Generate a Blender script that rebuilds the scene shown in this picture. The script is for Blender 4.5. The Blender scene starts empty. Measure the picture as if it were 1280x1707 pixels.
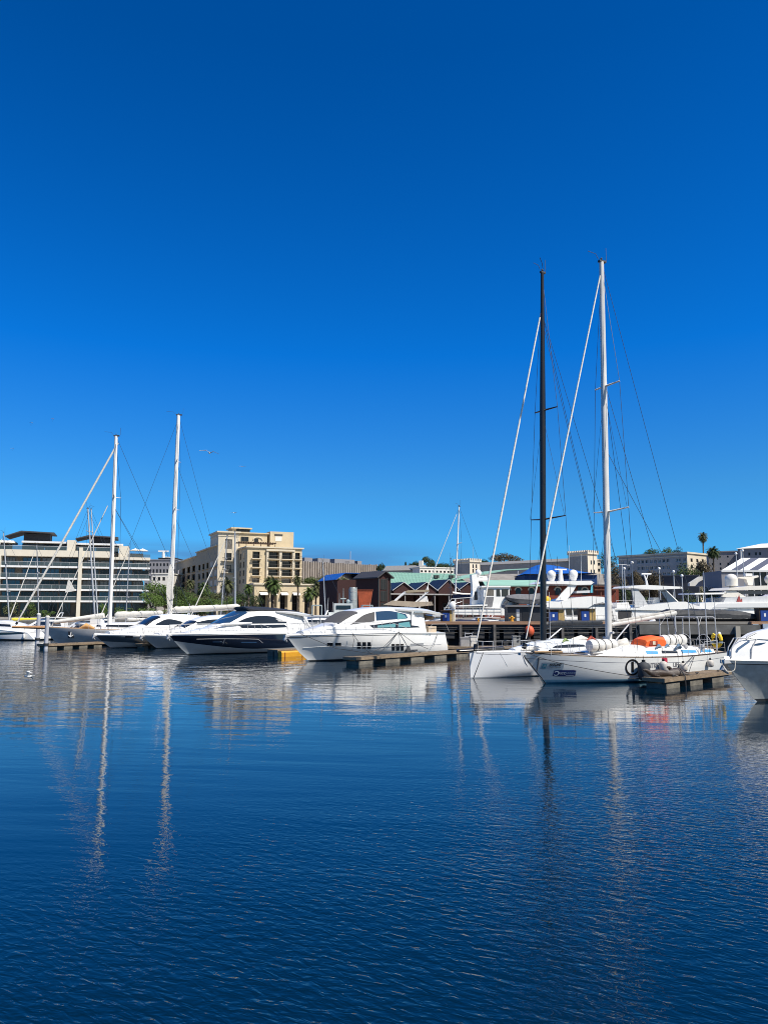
import bpy, bmesh, math, random
from mathutils import Vector, Matrix
R = math.radians
rnd = random.Random(7)
SC = bpy.context.scene
COL = SC.collection

# ------------------------------------------------------------ camera, sky, sun, exposure
F = 1280.0                      # focal length in photo pixels (photo 1280 x 1707)
EYE = 4.0
PITCH = math.atan((1016 - 853.5) / F)
cam_d = bpy.data.cameras.new('camera')
cam = bpy.data.objects.new('camera', cam_d)
COL.objects.link(cam)
cam.location = (0, 0, EYE)
cam.rotation_euler = (R(90) + PITCH, 0, 0)
cam_d.sensor_fit = 'VERTICAL'
cam_d.sensor_height = 36
cam_d.lens = 36 * F / 1707
cam_d.clip_start = 0.1
cam_d.clip_end = 6000
SC.camera = cam

SUN = Vector((0.80, -0.60, 0)).normalized() * math.cos(R(52)) + Vector((0, 0, math.sin(R(52))))
w = bpy.data.worlds.new('World')
SC.world = w
w.use_nodes = True
nt = w.node_tree
nt.nodes.clear()
sky = nt.nodes.new('ShaderNodeTexSky')
sky.sky_type = 'NISHITA'
sky.sun_disc = False
sky.sun_elevation = R(52)
sky.sun_rotation = math.atan2(SUN.x, SUN.y)
sky.altitude = 0
sky.air_density = 1.0
sky.dust_density = 0.2
sky.ozone_density = 3.0
gm = nt.nodes.new('ShaderNodeGamma')
gm.inputs['Gamma'].default_value = 1.0
# deep clear southern sky: strongly blue away from the sun, paler around it
tint = nt.nodes.new('ShaderNodeValToRGB')
for k in range(2):
    tint.color_ramp.elements.new(0.5)
for e, (p, c) in zip(tint.color_ramp.elements, ((0.0, (0.18, 0.74, 1.45)), (0.15, (0.19, 0.75, 1.28)), (0.32, (0.02, 0.70, 1.58)), (0.62, (0.0, 0.55, 1.28)))):
    e.position = p
    e.color = (*c, 1)
mulc = nt.nodes.new('ShaderNodeMixRGB'); mulc.blend_type = 'MULTIPLY'; mulc.inputs['Fac'].default_value = 1
dotn = nt.nodes.new('ShaderNodeVectorMath'); dotn.operation = 'DOT_PRODUCT'; dotn.inputs[1].default_value = SUN
near_sun = nt.nodes.new('ShaderNodeMapRange')
near_sun.interpolation_type = 'SMOOTHSTEP'
near_sun.inputs['From Min'].default_value = 0.66
near_sun.inputs['From Max'].default_value = 0.46
pale = nt.nodes.new('ShaderNodeMixRGB')
# a thin bank of dull cloud low over the horizon, between about 2 and 6 degrees
tc = nt.nodes.new('ShaderNodeTexCoord')
sep = nt.nodes.new('ShaderNodeSeparateXYZ')
mp = nt.nodes.new('ShaderNodeMapping')
mp.inputs['Scale'].default_value = (3.0, 3.0, 34.0)
nz = nt.nodes.new('ShaderNodeTexNoise')
nz.inputs['Scale'].default_value = 1.6
nz.inputs['Detail'].default_value = 6
band = nt.nodes.new('ShaderNodeMapRange')
band.interpolation_type = 'SMOOTHSTEP'
band.inputs['From Min'].default_value = 0.094
band.inputs['From Max'].default_value = 0.066
rmp = nt.nodes.new('ShaderNodeMapRange')
rmp.inputs['From Min'].default_value = 0.30
rmp.inputs['From Max'].default_value = 0.56
sidex = nt.nodes.new('ShaderNodeMapRange')
sidex.interpolation_type = 'SMOOTHSTEP'
sidex.inputs['From Min'].default_value = 0.16
sidex.inputs['From Max'].default_value = -0.06
ml = nt.nodes.new('ShaderNodeMath'); ml.operation = 'MULTIPLY'
ml2 = nt.nodes.new('ShaderNodeMath'); ml2.operation = 'MULTIPLY'
ml3 = nt.nodes.new('ShaderNodeMath'); ml3.operation = 'MULTIPLY'; ml3.inputs[1].default_value = 0.72
mixc = nt.nodes.new('ShaderNodeMixRGB')
mixc.inputs['Color2'].default_value = (0.85, 2.3, 5.2, 1)
bg = nt.nodes.new('ShaderNodeBackground')
bg.inputs['Strength'].default_value = 0.072
wo = nt.nodes.new('ShaderNodeOutputWorld')
LK = nt.links.new
LK(sky.outputs[0], gm.inputs['Color'])
LK(tc.outputs['Generated'], dotn.inputs[0])
LK(dotn.outputs['Value'], near_sun.inputs['Value'])
LK(sep.outputs['Z'], tint.inputs[0])
LK(gm.outputs[0], mulc.inputs['Color1']); LK(tint.outputs[0], mulc.inputs['Color2'])
LK(near_sun.outputs[0], pale.inputs['Fac']); LK(gm.outputs[0], pale.inputs['Color1']); LK(mulc.outputs[0], pale.inputs['Color2'])
LK(tc.outputs['Generated'], sep.inputs[0])
LK(tc.outputs['Generated'], mp.inputs[0])
LK(mp.outputs[0], nz.inputs['Vector'])
LK(sep.outputs['Z'], band.inputs['Value'])
LK(sep.outputs['X'], sidex.inputs['Value'])
LK(nz.outputs[0], rmp.inputs['Value'])
LK(band.outputs[0], ml.inputs[0]); LK(rmp.outputs[0], ml.inputs[1])
LK(ml.outputs[0], ml2.inputs[0]); LK(sidex.outputs[0], ml2.inputs[1])
LK(ml2.outputs[0], ml3.inputs[0])
LK(ml3.outputs[0], mixc.inputs['Fac'])
LK(pale.outputs[0], mixc.inputs['Color1'])
LK(mixc.outputs[0], bg.inputs['Color'])
LK(bg.outputs[0], wo.inputs[0])

sl = bpy.data.lights.new('sun', 'SUN')
sl.energy = 4.6
sl.angle = R(0.5)
sl.color = (1.0, 0.945, 0.86)
so = bpy.data.objects.new('sun', sl)
COL.objects.link(so)
so.rotation_euler = SUN.to_track_quat('Z', 'Y').to_euler()
SC.view_settings.view_transform = 'Standard'
SC.view_settings.look = 'None'
SC.view_settings.exposure = 0.48
SC.view_settings.gamma = 1.0
SC.cycles.filter_width = 1.0
SC.cycles.max_bounces = 8
SC.cycles.glossy_bounces = 4
SC.cycles.transparent_max_bounces = 8
SC.cycles.sample_clamp_indirect = 6.0

# ------------------------------------------------------------ pixel helpers (to measure the place off the photograph)
CP, SP = math.cos(PITCH), math.sin(PITCH)

def ray(px, py):
    u, v = (px - 640) / F, (853.5 - py) / F
    return Vector((u, CP - SP * v, SP + CP * v))

def at(px, py, Y):
    d = ray(px, py)
    return Vector((0, 0, EYE)) + d * (Y / d.y)

def level(px, py, z=0.0):
    d = ray(px, py)
    return Vector((0, 0, EYE)) + d * ((z - EYE) / d.z)

class Frame:
    """a local frame: origin on the ground or water, turned by rz; loc() reads a photo pixel on the plane y = yl"""
    def __init__(s, o, rz):
        s.o, s.rz = Vector(o), rz
        s.inv = Matrix.Rotation(-rz, 3, 'Z')
    def loc(s, px, py, yl=0.0):
        o = s.inv @ (Vector((0, 0, EYE)) - s.o)
        d = s.inv @ ray(px, py)
        t = (yl - o.y) / d.y
        p = o + d * t
        return p.x, p.z
    def world(s, p):
        return Matrix.Rotation(s.rz, 3, 'Z') @ Vector(p) + s.o

def interp(pts, x):
    """piecewise linear through sorted (x, v...)"""
    if x <= pts[0][0]:
        return pts[0][1]
    for a, b in zip(pts, pts[1:]):
        if x <= b[0]:
            k = (x - a[0]) / (b[0] - a[0]) if b[0] > a[0] else 0
            return a[1] + (b[1] - a[1]) * k
    return pts[-1][1]

def smooth(pts, n=24):
    """Catmull-Rom resampling of a polyline"""
    P = [Vector(p) for p in pts]
    if len(P) < 3:
        return [P[0].lerp(P[-1], i / n) for i in range(n + 1)]
    out = []
    m = len(P) - 1
    for i in range(n + 1):
        f = i / n * m
        k = min(int(f), m - 1)
        t = f - k
        p0 = P[k - 1] if k else P[0] * 2 - P[1]
        p1, p2 = P[k], P[k + 1]
        p3 = P[k + 2] if k + 2 <= m else P[m] * 2 - P[m - 1]
        out.append(0.5 * ((2 * p1) + (p2 - p0) * t + (2 * p0 - 5 * p1 + 4 * p2 - p3) * t * t + (3 * p1 - p0 - 3 * p2 + p3) * t ** 3))
    return out

# ------------------------------------------------------------ materials
MATS = {}

def mat(name, col, rough=0.5, metal=0.0, var=0.0, vscale=2.0, bump=0.0, bscale=20.0, spec=0.5, col2=None, trans=0.0, coat=0.0, stretch=(1, 1, 1)):
    if name in MATS:
        return MATS[name]
    m = bpy.data.materials.new(name)
    MATS[name] = m
    m.use_nodes = True
    t = m.node_tree
    b = t.nodes['Principled BSDF']
    b.inputs['Base Color'].default_value = (*col, 1)
    b.inputs['Roughness'].default_value = rough
    b.inputs['Metallic'].default_value = metal
    b.inputs['Specular IOR Level'].default_value = spec
    b.inputs['Transmission Weight'].default_value = trans
    b.inputs['Coat Weight'].default_value = coat
    b.inputs['Coat Roughness'].default_value = 0.08
    if var or bump:
        c = t.nodes.new('ShaderNodeTexCoord')
        mpn = t.nodes.new('ShaderNodeMapping')
        mpn.inputs['Scale'].default_value = stretch
        t.links.new(c.outputs['Object'], mpn.inputs[0])
    if var:
        n = t.nodes.new('ShaderNodeTexNoise')
        n.inputs['Scale'].default_value = vscale
        n.inputs['Detail'].default_value = 6
        n.inputs['Roughness'].default_value = 0.65
        t.links.new(mpn.outputs[0], n.inputs['Vector'])
        r = t.nodes.new('ShaderNodeValToRGB')
        r.color_ramp.elements[0].position = 0.32
        r.color_ramp.elements[1].position = 0.68
        c2 = col2 or tuple(max(0, x * (1 - var)) for x in col)
        c1 = col if col2 else tuple(min(0.95, x * (1 + var * 0.35)) for x in col)
        r.color_ramp.elements[0].color = (*c2, 1)
        r.color_ramp.elements[1].color = (*c1, 1)
        t.links.new(n.outputs[0], r.inputs[0])
        t.links.new(r.outputs[0], b.inputs['Base Color'])
    if bump:
        n = t.nodes.new('ShaderNodeTexNoise')
        n.inputs['Scale'].default_value = bscale
        n.inputs['Detail'].default_value = 4
        t.links.new(mpn.outputs[0], n.inputs['Vector'])
        bp = t.nodes.new('ShaderNodeBump')
        bp.inputs['Strength'].default_value = bump
        bp.inputs['Distance'].default_value = 0.05
        t.links.new(n.outputs[0], bp.inputs['Height'])
        t.links.new(bp.outputs[0], b.inputs['Normal'])
    return m

# ------------------------------------------------------------ mesh helpers
class MB:
    def __init__(s):
        s.bm = bmesh.new()
        s.mi = 0
    def f(s, pts, mi=None):
        try:
            fc = s.bm.faces.new([s.bm.verts.new(p) for p in pts])
            fc.material_index = s.mi if mi is None else mi
            return fc
        except ValueError:
            return None
    def grid(s, rows, closed=False, capa=False, capb=False, mi=None, mif=None):
        vs = [[s.bm.verts.new(p) for p in r] for r in rows]
        n = len(rows[0])
        for i in range(len(vs) - 1):
            for j in range(n if closed else n - 1):
                q = [vs[i][j], vs[i][(j + 1) % n], vs[i + 1][(j + 1) % n], vs[i + 1][j]]
                try:
                    fc = s.bm.faces.new(q)
                    fc.material_index = mif(i, j) if mif else (s.mi if mi is None else mi)
                except ValueError:
                    pass
        for flag, r in ((capa, vs[0]), (capb, vs[-1])):
            if flag:
                try:
                    fc = s.bm.faces.new(r)
                    fc.material_index = s.mi if mi is None else mi
                except ValueError:
                    pass
        return s
    def box(s, a, b, mi=None, M=None):
        x0, y0, z0 = a
        x1, y1, z1 = b
        p = [Vector(q) for q in ((x0, y0, z0), (x1, y0, z0), (x1, y1, z0), (x0, y1, z0), (x0, y0, z1), (x1, y0, z1), (x1, y1, z1), (x0, y1, z1))]
        if M:
            p = [M @ q for q in p]
        v = [s.bm.verts.new(q) for q in p]
        for q in ((3, 2, 1, 0), (4, 5, 6, 7), (0, 1, 5, 4), (1, 2, 6, 5), (2, 3, 7, 6), (3, 0, 4, 7)):
            fc = s.bm.faces.new([v[k] for k in q])
            fc.material_index = s.mi if mi is None else mi
        return s
    def tube(s, p0, p1, r0, r1=None, n=8, mi=None, cap=True):
        return s.path([p0, p1], [r0, r0 if r1 is None else r1], n, mi, cap)
    def path(s, pts, r, n=6, mi=None, cap=True, ell=1.0):
        P = [Vector(p) for p in pts]
        rows = []
        up = Vector((0, 0, 1))
        for i, p in enumerate(P):
            d = (P[min(i + 1, len(P) - 1)] - P[max(i - 1, 0)]).normalized()
            a = d.cross(up)
            if a.length < 1e-3:
                a = d.cross(Vector((0, 1, 0)))
            a.normalize()
            b = d.cross(a)
            rr = r[min(i, len(r) - 1)] if isinstance(r, (list, tuple)) else r
            rows.append([p + (a * math.cos(k * 2 * math.pi / n) * ell + b * math.sin(k * 2 * math.pi / n)) * rr for k in range(n)])
        return s.grid(rows, True, cap, cap, mi)
    def prism(s, pts, vec, mi=None):
        a = [Vector(p) for p in pts]
        vec = Vector(vec)
        b = [p + vec for p in a]
        va = [s.bm.verts.new(p) for p in a]
        vb = [s.bm.verts.new(p) for p in b]
        n = len(a)
        fs = [va[::-1], vb] + [[va[i], va[(i + 1) % n], vb[(i + 1) % n], vb[i]] for i in range(n)]
        for q in fs:
            try:
                fc = s.bm.faces.new(q)
                fc.material_index = s.mi if mi is None else mi
            except ValueError:
                pass
        return s
    def ball(s, c, r, n=12, m=8, mi=None, a0=-90, a1=90):
        r = r if isinstance(r, (tuple, list)) else (r, r, r)
        c = Vector(c)
        rows = []
        for i in range(m + 1):
            a = R(a0 + (a1 - a0) * i / m)
            ca = max(math.cos(a), 1e-3)
            rows.append([c + Vector((r[0] * ca * math.cos(2 * math.pi * k / n), r[1] * ca * math.sin(2 * math.pi * k / n), r[2] * math.sin(a))) for k in range(n)])
        return s.grid(rows, True, True, True, mi)
    def build(s, name, mats, parent=None, sm=None, loc=None, rz=None):
        bmesh.ops.recalc_face_normals(s.bm, faces=s.bm.faces[:])
        me = bpy.data.meshes.new(name)
        s.bm.to_mesh(me)
        s.bm.free()
        for m in (mats if isinstance(mats, (list, tuple)) else [mats]):
            me.materials.append(m)
        if sm is not None:
            me.polygons.foreach_set('use_smooth', [True] * len(me.polygons))
            me.set_sharp_from_angle(angle=R(sm))
        o = bpy.data.objects.new(name, me)
        COL.objects.link(o)
        if parent:
            o.parent = parent
        if loc is not None:
            o.location = loc
        if rz is not None:
            o.rotation_euler.z = rz
        return o

def tag(o, label, cat, group=None):
    o['label'] = label
    o['category'] = cat
    if group:
        o['group'] = group
    return o

def thing(name, label, cat, loc=(0, 0, 0), rz=0.0, group=None):
    o = bpy.data.objects.new(name, None)
    o.empty_display_size = 0.3
    COL.objects.link(o)
    o.location = loc
    o.rotation_euler.z = rz
    return tag(o, label, cat, group)

def struct(o, kind='structure'):
    o['kind'] = kind
    return o

def dup(root, loc, rz, label=None, group=None, scale=None):
    r = root.copy()
    COL.objects.link(r)
    r.location = loc
    r.rotation_euler.z = rz
    if scale:
        r.scale = scale if isinstance(scale, (tuple, list)) else (scale,) * 3
    if label:
        r['label'] = label
    if group:
        r['group'] = group
    for ch in root.children:
        c = ch.copy()
        COL.objects.link(c)
        c.parent = r
        for g in ch.children:
            d = g.copy()
            COL.objects.link(d)
            d.parent = c
    return r

# palette
WHITE = mat('white_gelcoat', (0.80, 0.79, 0.76), 0.25, var=0.06, vscale=1.5, coat=0.3)
CREAMW = mat('cream_gelcoat', (0.72, 0.68, 0.60), 0.35, var=0.08, vscale=1.5)
GREYW = mat('pale_grey_gelcoat', (0.50, 0.51, 0.52), 0.35, var=0.08)
NAVY = mat('navy_gelcoat', (0.006, 0.010, 0.022), 0.12, coat=0.6)
STEEL = mat('stainless_steel', (0.44, 0.44, 0.44), 0.5, 0.0, spec=0.3)
ALU = mat('mast_aluminium', (0.48, 0.49, 0.50), 0.45, 0.2, var=0.1)
MASTW = mat('white_mast_paint', (0.78, 0.76, 0.72), 0.4, var=0.06)
BLACK = mat('black_plastic', (0.012, 0.012, 0.014), 0.45, var=0.2)
CARBON = mat('carbon_black', (0.012, 0.013, 0.016), 0.32, var=0.2)
WIRE = mat('rigging_wire', (0.07, 0.08, 0.10), 0.4, 0.6)
ROPE = mat('dark_rope', (0.045, 0.045, 0.05), 0.9, var=0.3, vscale=12)
ROPEL = mat('pale_rope', (0.45, 0.42, 0.36), 0.9, var=0.3, vscale=12)
GLASS = mat('tinted_glass', (0.012, 0.016, 0.022), 0.06, spec=0.7)
GLASSB = mat('blue_tinted_glass', (0.02, 0.05, 0.10), 0.05, spec=0.7)
GLASSG = mat('teal_glass', (0.10, 0.26, 0.28), 0.08, spec=0.7)
TEAK = mat('teak_deck', (0.36, 0.23, 0.12), 0.75, var=0.35, vscale=6, stretch=(1, 8, 1))
SAILC = mat('white_sailcloth', (0.74, 0.70, 0.62), 0.8, var=0.12, vscale=4, bump=0.5, bscale=6)
WOODG = mat('weathered_timber', (0.25, 0.185, 0.12), 0.85, var=0.4, vscale=5, bump=0.4, bscale=25, stretch=(0.5, 6, 1))
CONC = mat('wet_concrete', (0.17, 0.155, 0.125), 0.85, var=0.45, vscale=1.8, bump=0.5, bscale=12)
DARKF = mat('dark_float', (0.02, 0.022, 0.024), 0.6, var=0.3)
ORANGE = mat('orange_cover', (0.85, 0.12, 0.015), 0.55, var=0.12)
YELLOW = mat('yellow_paint', (0.62, 0.30, 0.02), 0.5, var=0.15)
GREYCLOTH = mat('grey_cover_cloth', (0.17, 0.17, 0.18), 0.85, var=0.2, vscale=3, bump=0.5, bscale=4)
BLACKCLOTH = mat('black_cover_cloth', (0.022, 0.024, 0.028), 0.55, var=0.3, vscale=3, bump=0.6, bscale=3)
BLUE = mat('blue_plastic', (0.01, 0.05, 0.25), 0.45, var=0.1)
# ------------------------------------------------------------ water and land
def water_material():
    m = bpy.data.materials.new('harbour_water')
    m.use_nodes = True
    t = m.node_tree
    L = t.links.new
    b = t.nodes['Principled BSDF']
    b.inputs['Base Color'].default_value = (0.0004, 0.0092, 0.0205, 1)
    b.inputs['Roughness'].default_value = 0.01
    b.inputs['IOR'].default_value = 1.48
    geo = t.nodes.new('ShaderNodeNewGeometry')
    def noise(sx, sy, rot, detail=3, rough=0.5, dist=0.0):
        mp = t.nodes.new('ShaderNodeMapping')
        mp.vector_type = 'TEXTURE'
        mp.inputs['Rotation'].default_value = (0, 0, R(rot))
        mp.inputs['Scale'].default_value = (1 / sx, 1 / sy, 1)
        L(geo.outputs['Position'], mp.inputs[0])
        n = t.nodes.new('ShaderNodeTexNoise')
        n.inputs['Scale'].default_value = 1.0
        n.inputs['Detail'].default_value = detail
        n.inputs['Roughness'].default_value = rough
        n.inputs['Distortion'].default_value = dist
        L(mp.outputs[0], n.inputs['Vector'])
        return n.outputs[0]
    def math_(op, a, bb):
        n = t.nodes.new('ShaderNodeMath')
        n.operation = op
        for k, v in ((0, a), (1, bb)):
            if isinstance(v, (int, float)):
                n.inputs[k].default_value = v
            else:
                L(v, n.inputs[k])
        return n.outputs[0]
    def mr(v, a, bb, c, d):
        n = t.nodes.new('ShaderNodeMapRange')
        n.interpolation_type = 'SMOOTHSTEP'
        for k, q in (('From Min', a), ('From Max', bb), ('To Min', c), ('To Max', d)):
            n.inputs[k].default_value = q
        L(v, n.inputs['Value'])
        return n.outputs[0]
    swell = noise(0.16, 0.62, -9, 2, 0.5, 0.2)
    mid = noise(0.42, 2.6, -7, 2, 0.5, 0.2)
    chop = noise(0.42, 0.55, 12, 3, 0.6, 0.4)
    grain = noise(1.5, 11.0, -6, 2, 0.55)
    fine = noise(4.2, 8.6, -30, 2, 0.5, 0.5)
    fine2 = noise(2.6, 6.0, -10, 2, 0.5, 0.4)
    patch = noise(0.07, 0.10, 30, 3, 0.55)
    sp = t.nodes.new('ShaderNodeSeparateXYZ')
    L(geo.outputs['Position'], sp.inputs[0])
    # a breeze ruffles the water near the viewer and out to the right along a slanting front; the rest is calm
    q = math_('SUBTRACT', sp.outputs['Y'], math_('MULTIPLY', sp.outputs['X'], 0.72))
    q = math_('ADD', q, math_('MULTIPLY', math_('SUBTRACT', patch, 0.5), 16.0))
    ruffle = mr(q, 21.0, 8.0, 0.0, 1.0)
    far = mr(sp.outputs['Y'], 22.0, 48.0, 0.0, 1.0)
    leftw = mr(sp.outputs['X'], 4.0, -16.0, 0.35, 1.0)
    farw = math_('MULTIPLY', far, leftw)
    gust = mr(patch, 0.34, 0.64, 0.55, 1.15)
    ruffle = math_('MULTIPLY', ruffle, gust)
    h = math_('MULTIPLY', swell, 0.020)
    h = math_('ADD', h, math_('MULTIPLY', mid, math_('ADD', 0.0045, math_('MULTIPLY', farw, 0.0020))))
    h = math_('ADD', h, math_('MULTIPLY', grain, math_('ADD', 0.0011, math_('MULTIPLY', farw, 0.0003))))
    h = math_('ADD', h, math_('MULTIPLY', chop, math_('MULTIPLY', farw, 0.055)))
    rip = math_('ADD', math_('MULTIPLY', fine, 0.0205), math_('MULTIPLY', fine2, 0.011))
    h = math_('ADD', h, math_('MULTIPLY', rip, math_('ADD', ruffle, 0.075)))
    bp = t.nodes.new('ShaderNodeBump')
    bp.inputs['Strength'].default_value = 1.0
    bp.inputs['Distance'].default_value = 1.0
    L(h, bp.inputs['Height'])
    L(bp.outputs[0], b.inputs['Normal'])
    return m

b = MB()
b.f([(-3000, -60, 0), (3000, -60, 0), (3000, 3000, 0), (-3000, 3000, 0)])
struct(b.build('water', water_material()))
# ------------------------------------------------------------ land behind the basin
QUAYZ = 2.2

def land_height(x, y):
    h = QUAYZ
    k = max(0.0, min(1.0, (y - 235) / 70.0))
    k = k * k * (3 - 2 * k)
    side = max(0.0, min(1.0, (x + 40) / 60.0))
    return h + k * (5 + 11 * side)

PAVE = mat('quay_paving', (0.26, 0.24, 0.21), 0.9, var=0.3, vscale=0.4)
STONE = mat('quay_stone', (0.20, 0.19, 0.17), 0.9, var=0.45, vscale=0.8, bump=0.6, bscale=3)
b = MB()
xs = [-600, -300, -200] + [-150 + 12 * i for i in range(29)] + [260, 400, 700]
ys = [141 + 12 * i for i in range(26)] + [520, 700, 1200, 2600]
b.grid([[(x, y, land_height(x, y)) for x in xs] for y in ys])
struct(b.build('ground', PAVE, sm=60))
b = MB()
b.box((-600, 140, -3), (700, 141, QUAYZ + 0.003))
struct(b.build('quay_wall', STONE))

# ------------------------------------------------------------ building helpers
APTW = mat('pale_cream_render', (0.66, 0.60, 0.49), 0.9, var=0.08, vscale=0.6)
PLASTER = mat('cream_plaster', (0.60, 0.525, 0.40), 0.9, var=0.12, vscale=0.6)
PLASTERY = mat('yellow_plaster', (0.56, 0.455, 0.295), 0.9, var=0.14, vscale=0.5)
SLABW = mat('white_balcony_edge', (0.70, 0.70, 0.69), 0.8, var=0.1)
DARKW = mat('dark_cladding', (0.035, 0.035, 0.038), 0.7, var=0.3)
ROOFD = mat('dark_roof_sheet', (0.05, 0.05, 0.055), 0.6, var=0.25)
BALGL = mat('balustrade_glass', (0.10, 0.14, 0.15), 0.08, spec=0.4)
BALGL.node_tree.nodes['Principled BSDF'].inputs['Alpha'].default_value = 0.35
FRAMED = mat('dark_window_frame', (0.05, 0.048, 0.045), 0.5)
FRAMEW = mat('white_window_frame', (0.6, 0.6, 0.58), 0.6)
CURT = mat('curtained_glass', (0.16, 0.14, 0.12), 0.15, var=0.4, vscale=3, spec=0.6)
GLASS_BOAT = GLASS
GLASS = mat('dark_window_glass', (0.016, 0.017, 0.019), 0.1, spec=0.35)
PANES = [GLASS, GLASSB, CURT, GLASS]
BRICK = mat('dark_red_brick', (0.042, 0.014, 0.013), 0.9, var=0.3, vscale=3)
BRICKR = mat('red_brick', (0.20, 0.045, 0.025), 0.9, var=0.25, vscale=2)
COPPER = mat('green_copper_roof', (0.25, 0.45, 0.36), 0.7, var=0.2, vscale=0.6, stretch=(0.4, 3, 1))
GREYST = mat('grey_and_shade_plaster', (0.36, 0.35, 0.34), 0.9, var=0.18, vscale=0.5)  # plain grey parts, and the school front with its shade in the colour
LILAC_SHADE = mat('shade_darkened_render', (0.24, 0.235, 0.25), 0.9, var=0.1, vscale=0.4)  # light render darkened, so the colour already holds the walls' shade
WHITEP = mat('white_render', (0.70, 0.67, 0.60), 0.9, var=0.12, vscale=0.5)
BLUET = mat('blue_tarpaulin', (0.008, 0.10, 0.42), 0.55, var=0.2, vscale=0.6, bump=0.3, bscale=1.5)
SOLAR = mat('solar_panel_glass', (0.018, 0.024, 0.038), 0.4, spec=0.3)

def wall_grid(mb, x0, x1, z0, z1, cols, rows, y=0.0, th=0.35, mi=0):
    """a wall with real openings: cols and rows are lists of (a, b) intervals"""
    xs = x0
    for a, c in cols + [(x1, x1)]:
        if a - xs > 1e-3:
            mb.box((xs, y, z0), (a, y + th, z1), mi)
        xs = c
    for a, c in cols:
        zs = z0
        for d, e in rows + [(z1, z1)]:
            if d - zs > 1e-3:
                mb.box((a, y, zs), (c, y + th, d), mi)
            zs = e

def window(parent, x0, x1, z0, z1, y, loc, rz, n=2, pane=None, fm=None, hbar=False):
    b = MB()
    b.box((x0, y, z0), (x1, y + 0.06, z1))
    w_ = b.build('window', pane or rnd.choice(PANES), parent, loc=loc, rz=rz)
    b = MB()
    t = 0.05
    for k in range(n + 1):
        xx = x0 + (x1 - x0) * k / n
        xx = min(max(xx, x0 + t), x1 - t)
        b.box((xx - t, y - 0.05, z0), (xx + t, y - 0.003, z1))
    for k in range(n):
        xa, xb = x0 + (x1 - x0) * k / n + t * (2 if k == 0 else 1), x0 + (x1 - x0) * (k + 1) / n - t * (2 if k == n - 1 else 1)
        for zz in [z0, z1 - 2 * t] + ([(z0 + z1) / 2] if hbar else []):
            b.box((xa, y - 0.048, zz), (xb, y - 0.003, zz + 2 * t))
    b.build('window_frame', fm or FRAMED, w_)
    return w_

def umbrella(x, y, z, label, r=1.6, m=None):
    t = thing('patio_umbrella', label, 'umbrella', (x, y, z))
    b = MB(); b.tube((0, 0, 0), (0, 0, 2.5), 0.04); b.build('pole', ALU, t)
    b = MB()
    rows = [[(r * k * math.cos(a * math.pi / 4), r * k * math.sin(a * math.pi / 4), 2.75 - 0.65 * k) for a in range(8)] for k in (0.02, 0.5, 1.0)]
    b.grid(rows, True, True, False)
    rows = [[(r * k * math.cos(a * math.pi / 4), r * k * math.sin(a * math.pi / 4), 2.72 - 0.65 * k) for a in range(8)] for k in (1.0, 0.5, 0.02)]
    b.grid(rows, True, False, True)
    b.build('canopy', m or SAILC, t)
    return t

# ------------------------------------------------------------ apartment block
AF = Frame((-92.5, 185, QUAYZ), math.atan2(11.0, 32.8))
apt = thing('apartment_building', 'long cream apartment block with glass balconies and dark flying roofs', 'building', AF.o, AF.rz)
XL, XR = -14.0, AF.loc(247, 950)[0]
zs = [AF.loc(5, p)[1] for p in (1002, 982.5, 963.3, 943.5)]
zp0, zp1 = AF.loc(5, 926)[1], AF.loc(5, 916)[1]
b = MB()
b.box((XL, 2.6, 0), (XR - 1.2, 16, zp1 - 0.1))
b.build('inner_wall', mat('warm_dark_wall', (0.16, 0.135, 0.105), 0.85, var=0.2), apt)
b = MB()
b.box((XL, 0.0, zp0), (XR - 8.5, 0.35, zp1 + 0.1))
b.box((XL, 0.35, zp0), (XR - 8.5, 2.6, zp0 + 0.35))
zr = zp0 - 0.35
b.box((XR - 8.5, -0.1, zr - 0.1), (XR + 0.5, 0.3, zr + 0.55))
b.box((XR - 8.5, 0.3, zr - 0.1), (XR + 0.5, 14, zr + 0.25))
b.build('parapet', APTW, apt)
piers = [AF.loc(-2, 950)[0], AF.loc(134, 950)[0]]
for xp in piers:
    b = MB(); b.box((xp - 0.42, -0.35, 0), (xp + 0.42, 2.6, zp1 + 0.9 if xp > 0 else zp0 - 0.02)); b.build('pier', APTW, apt)
segs = [(XL, piers[0] - 0.55), (piers[0] + 0.43, piers[1] - 0.43), (piers[1] + 0.43, XR + 0.5)]
levels_ = zs
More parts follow.
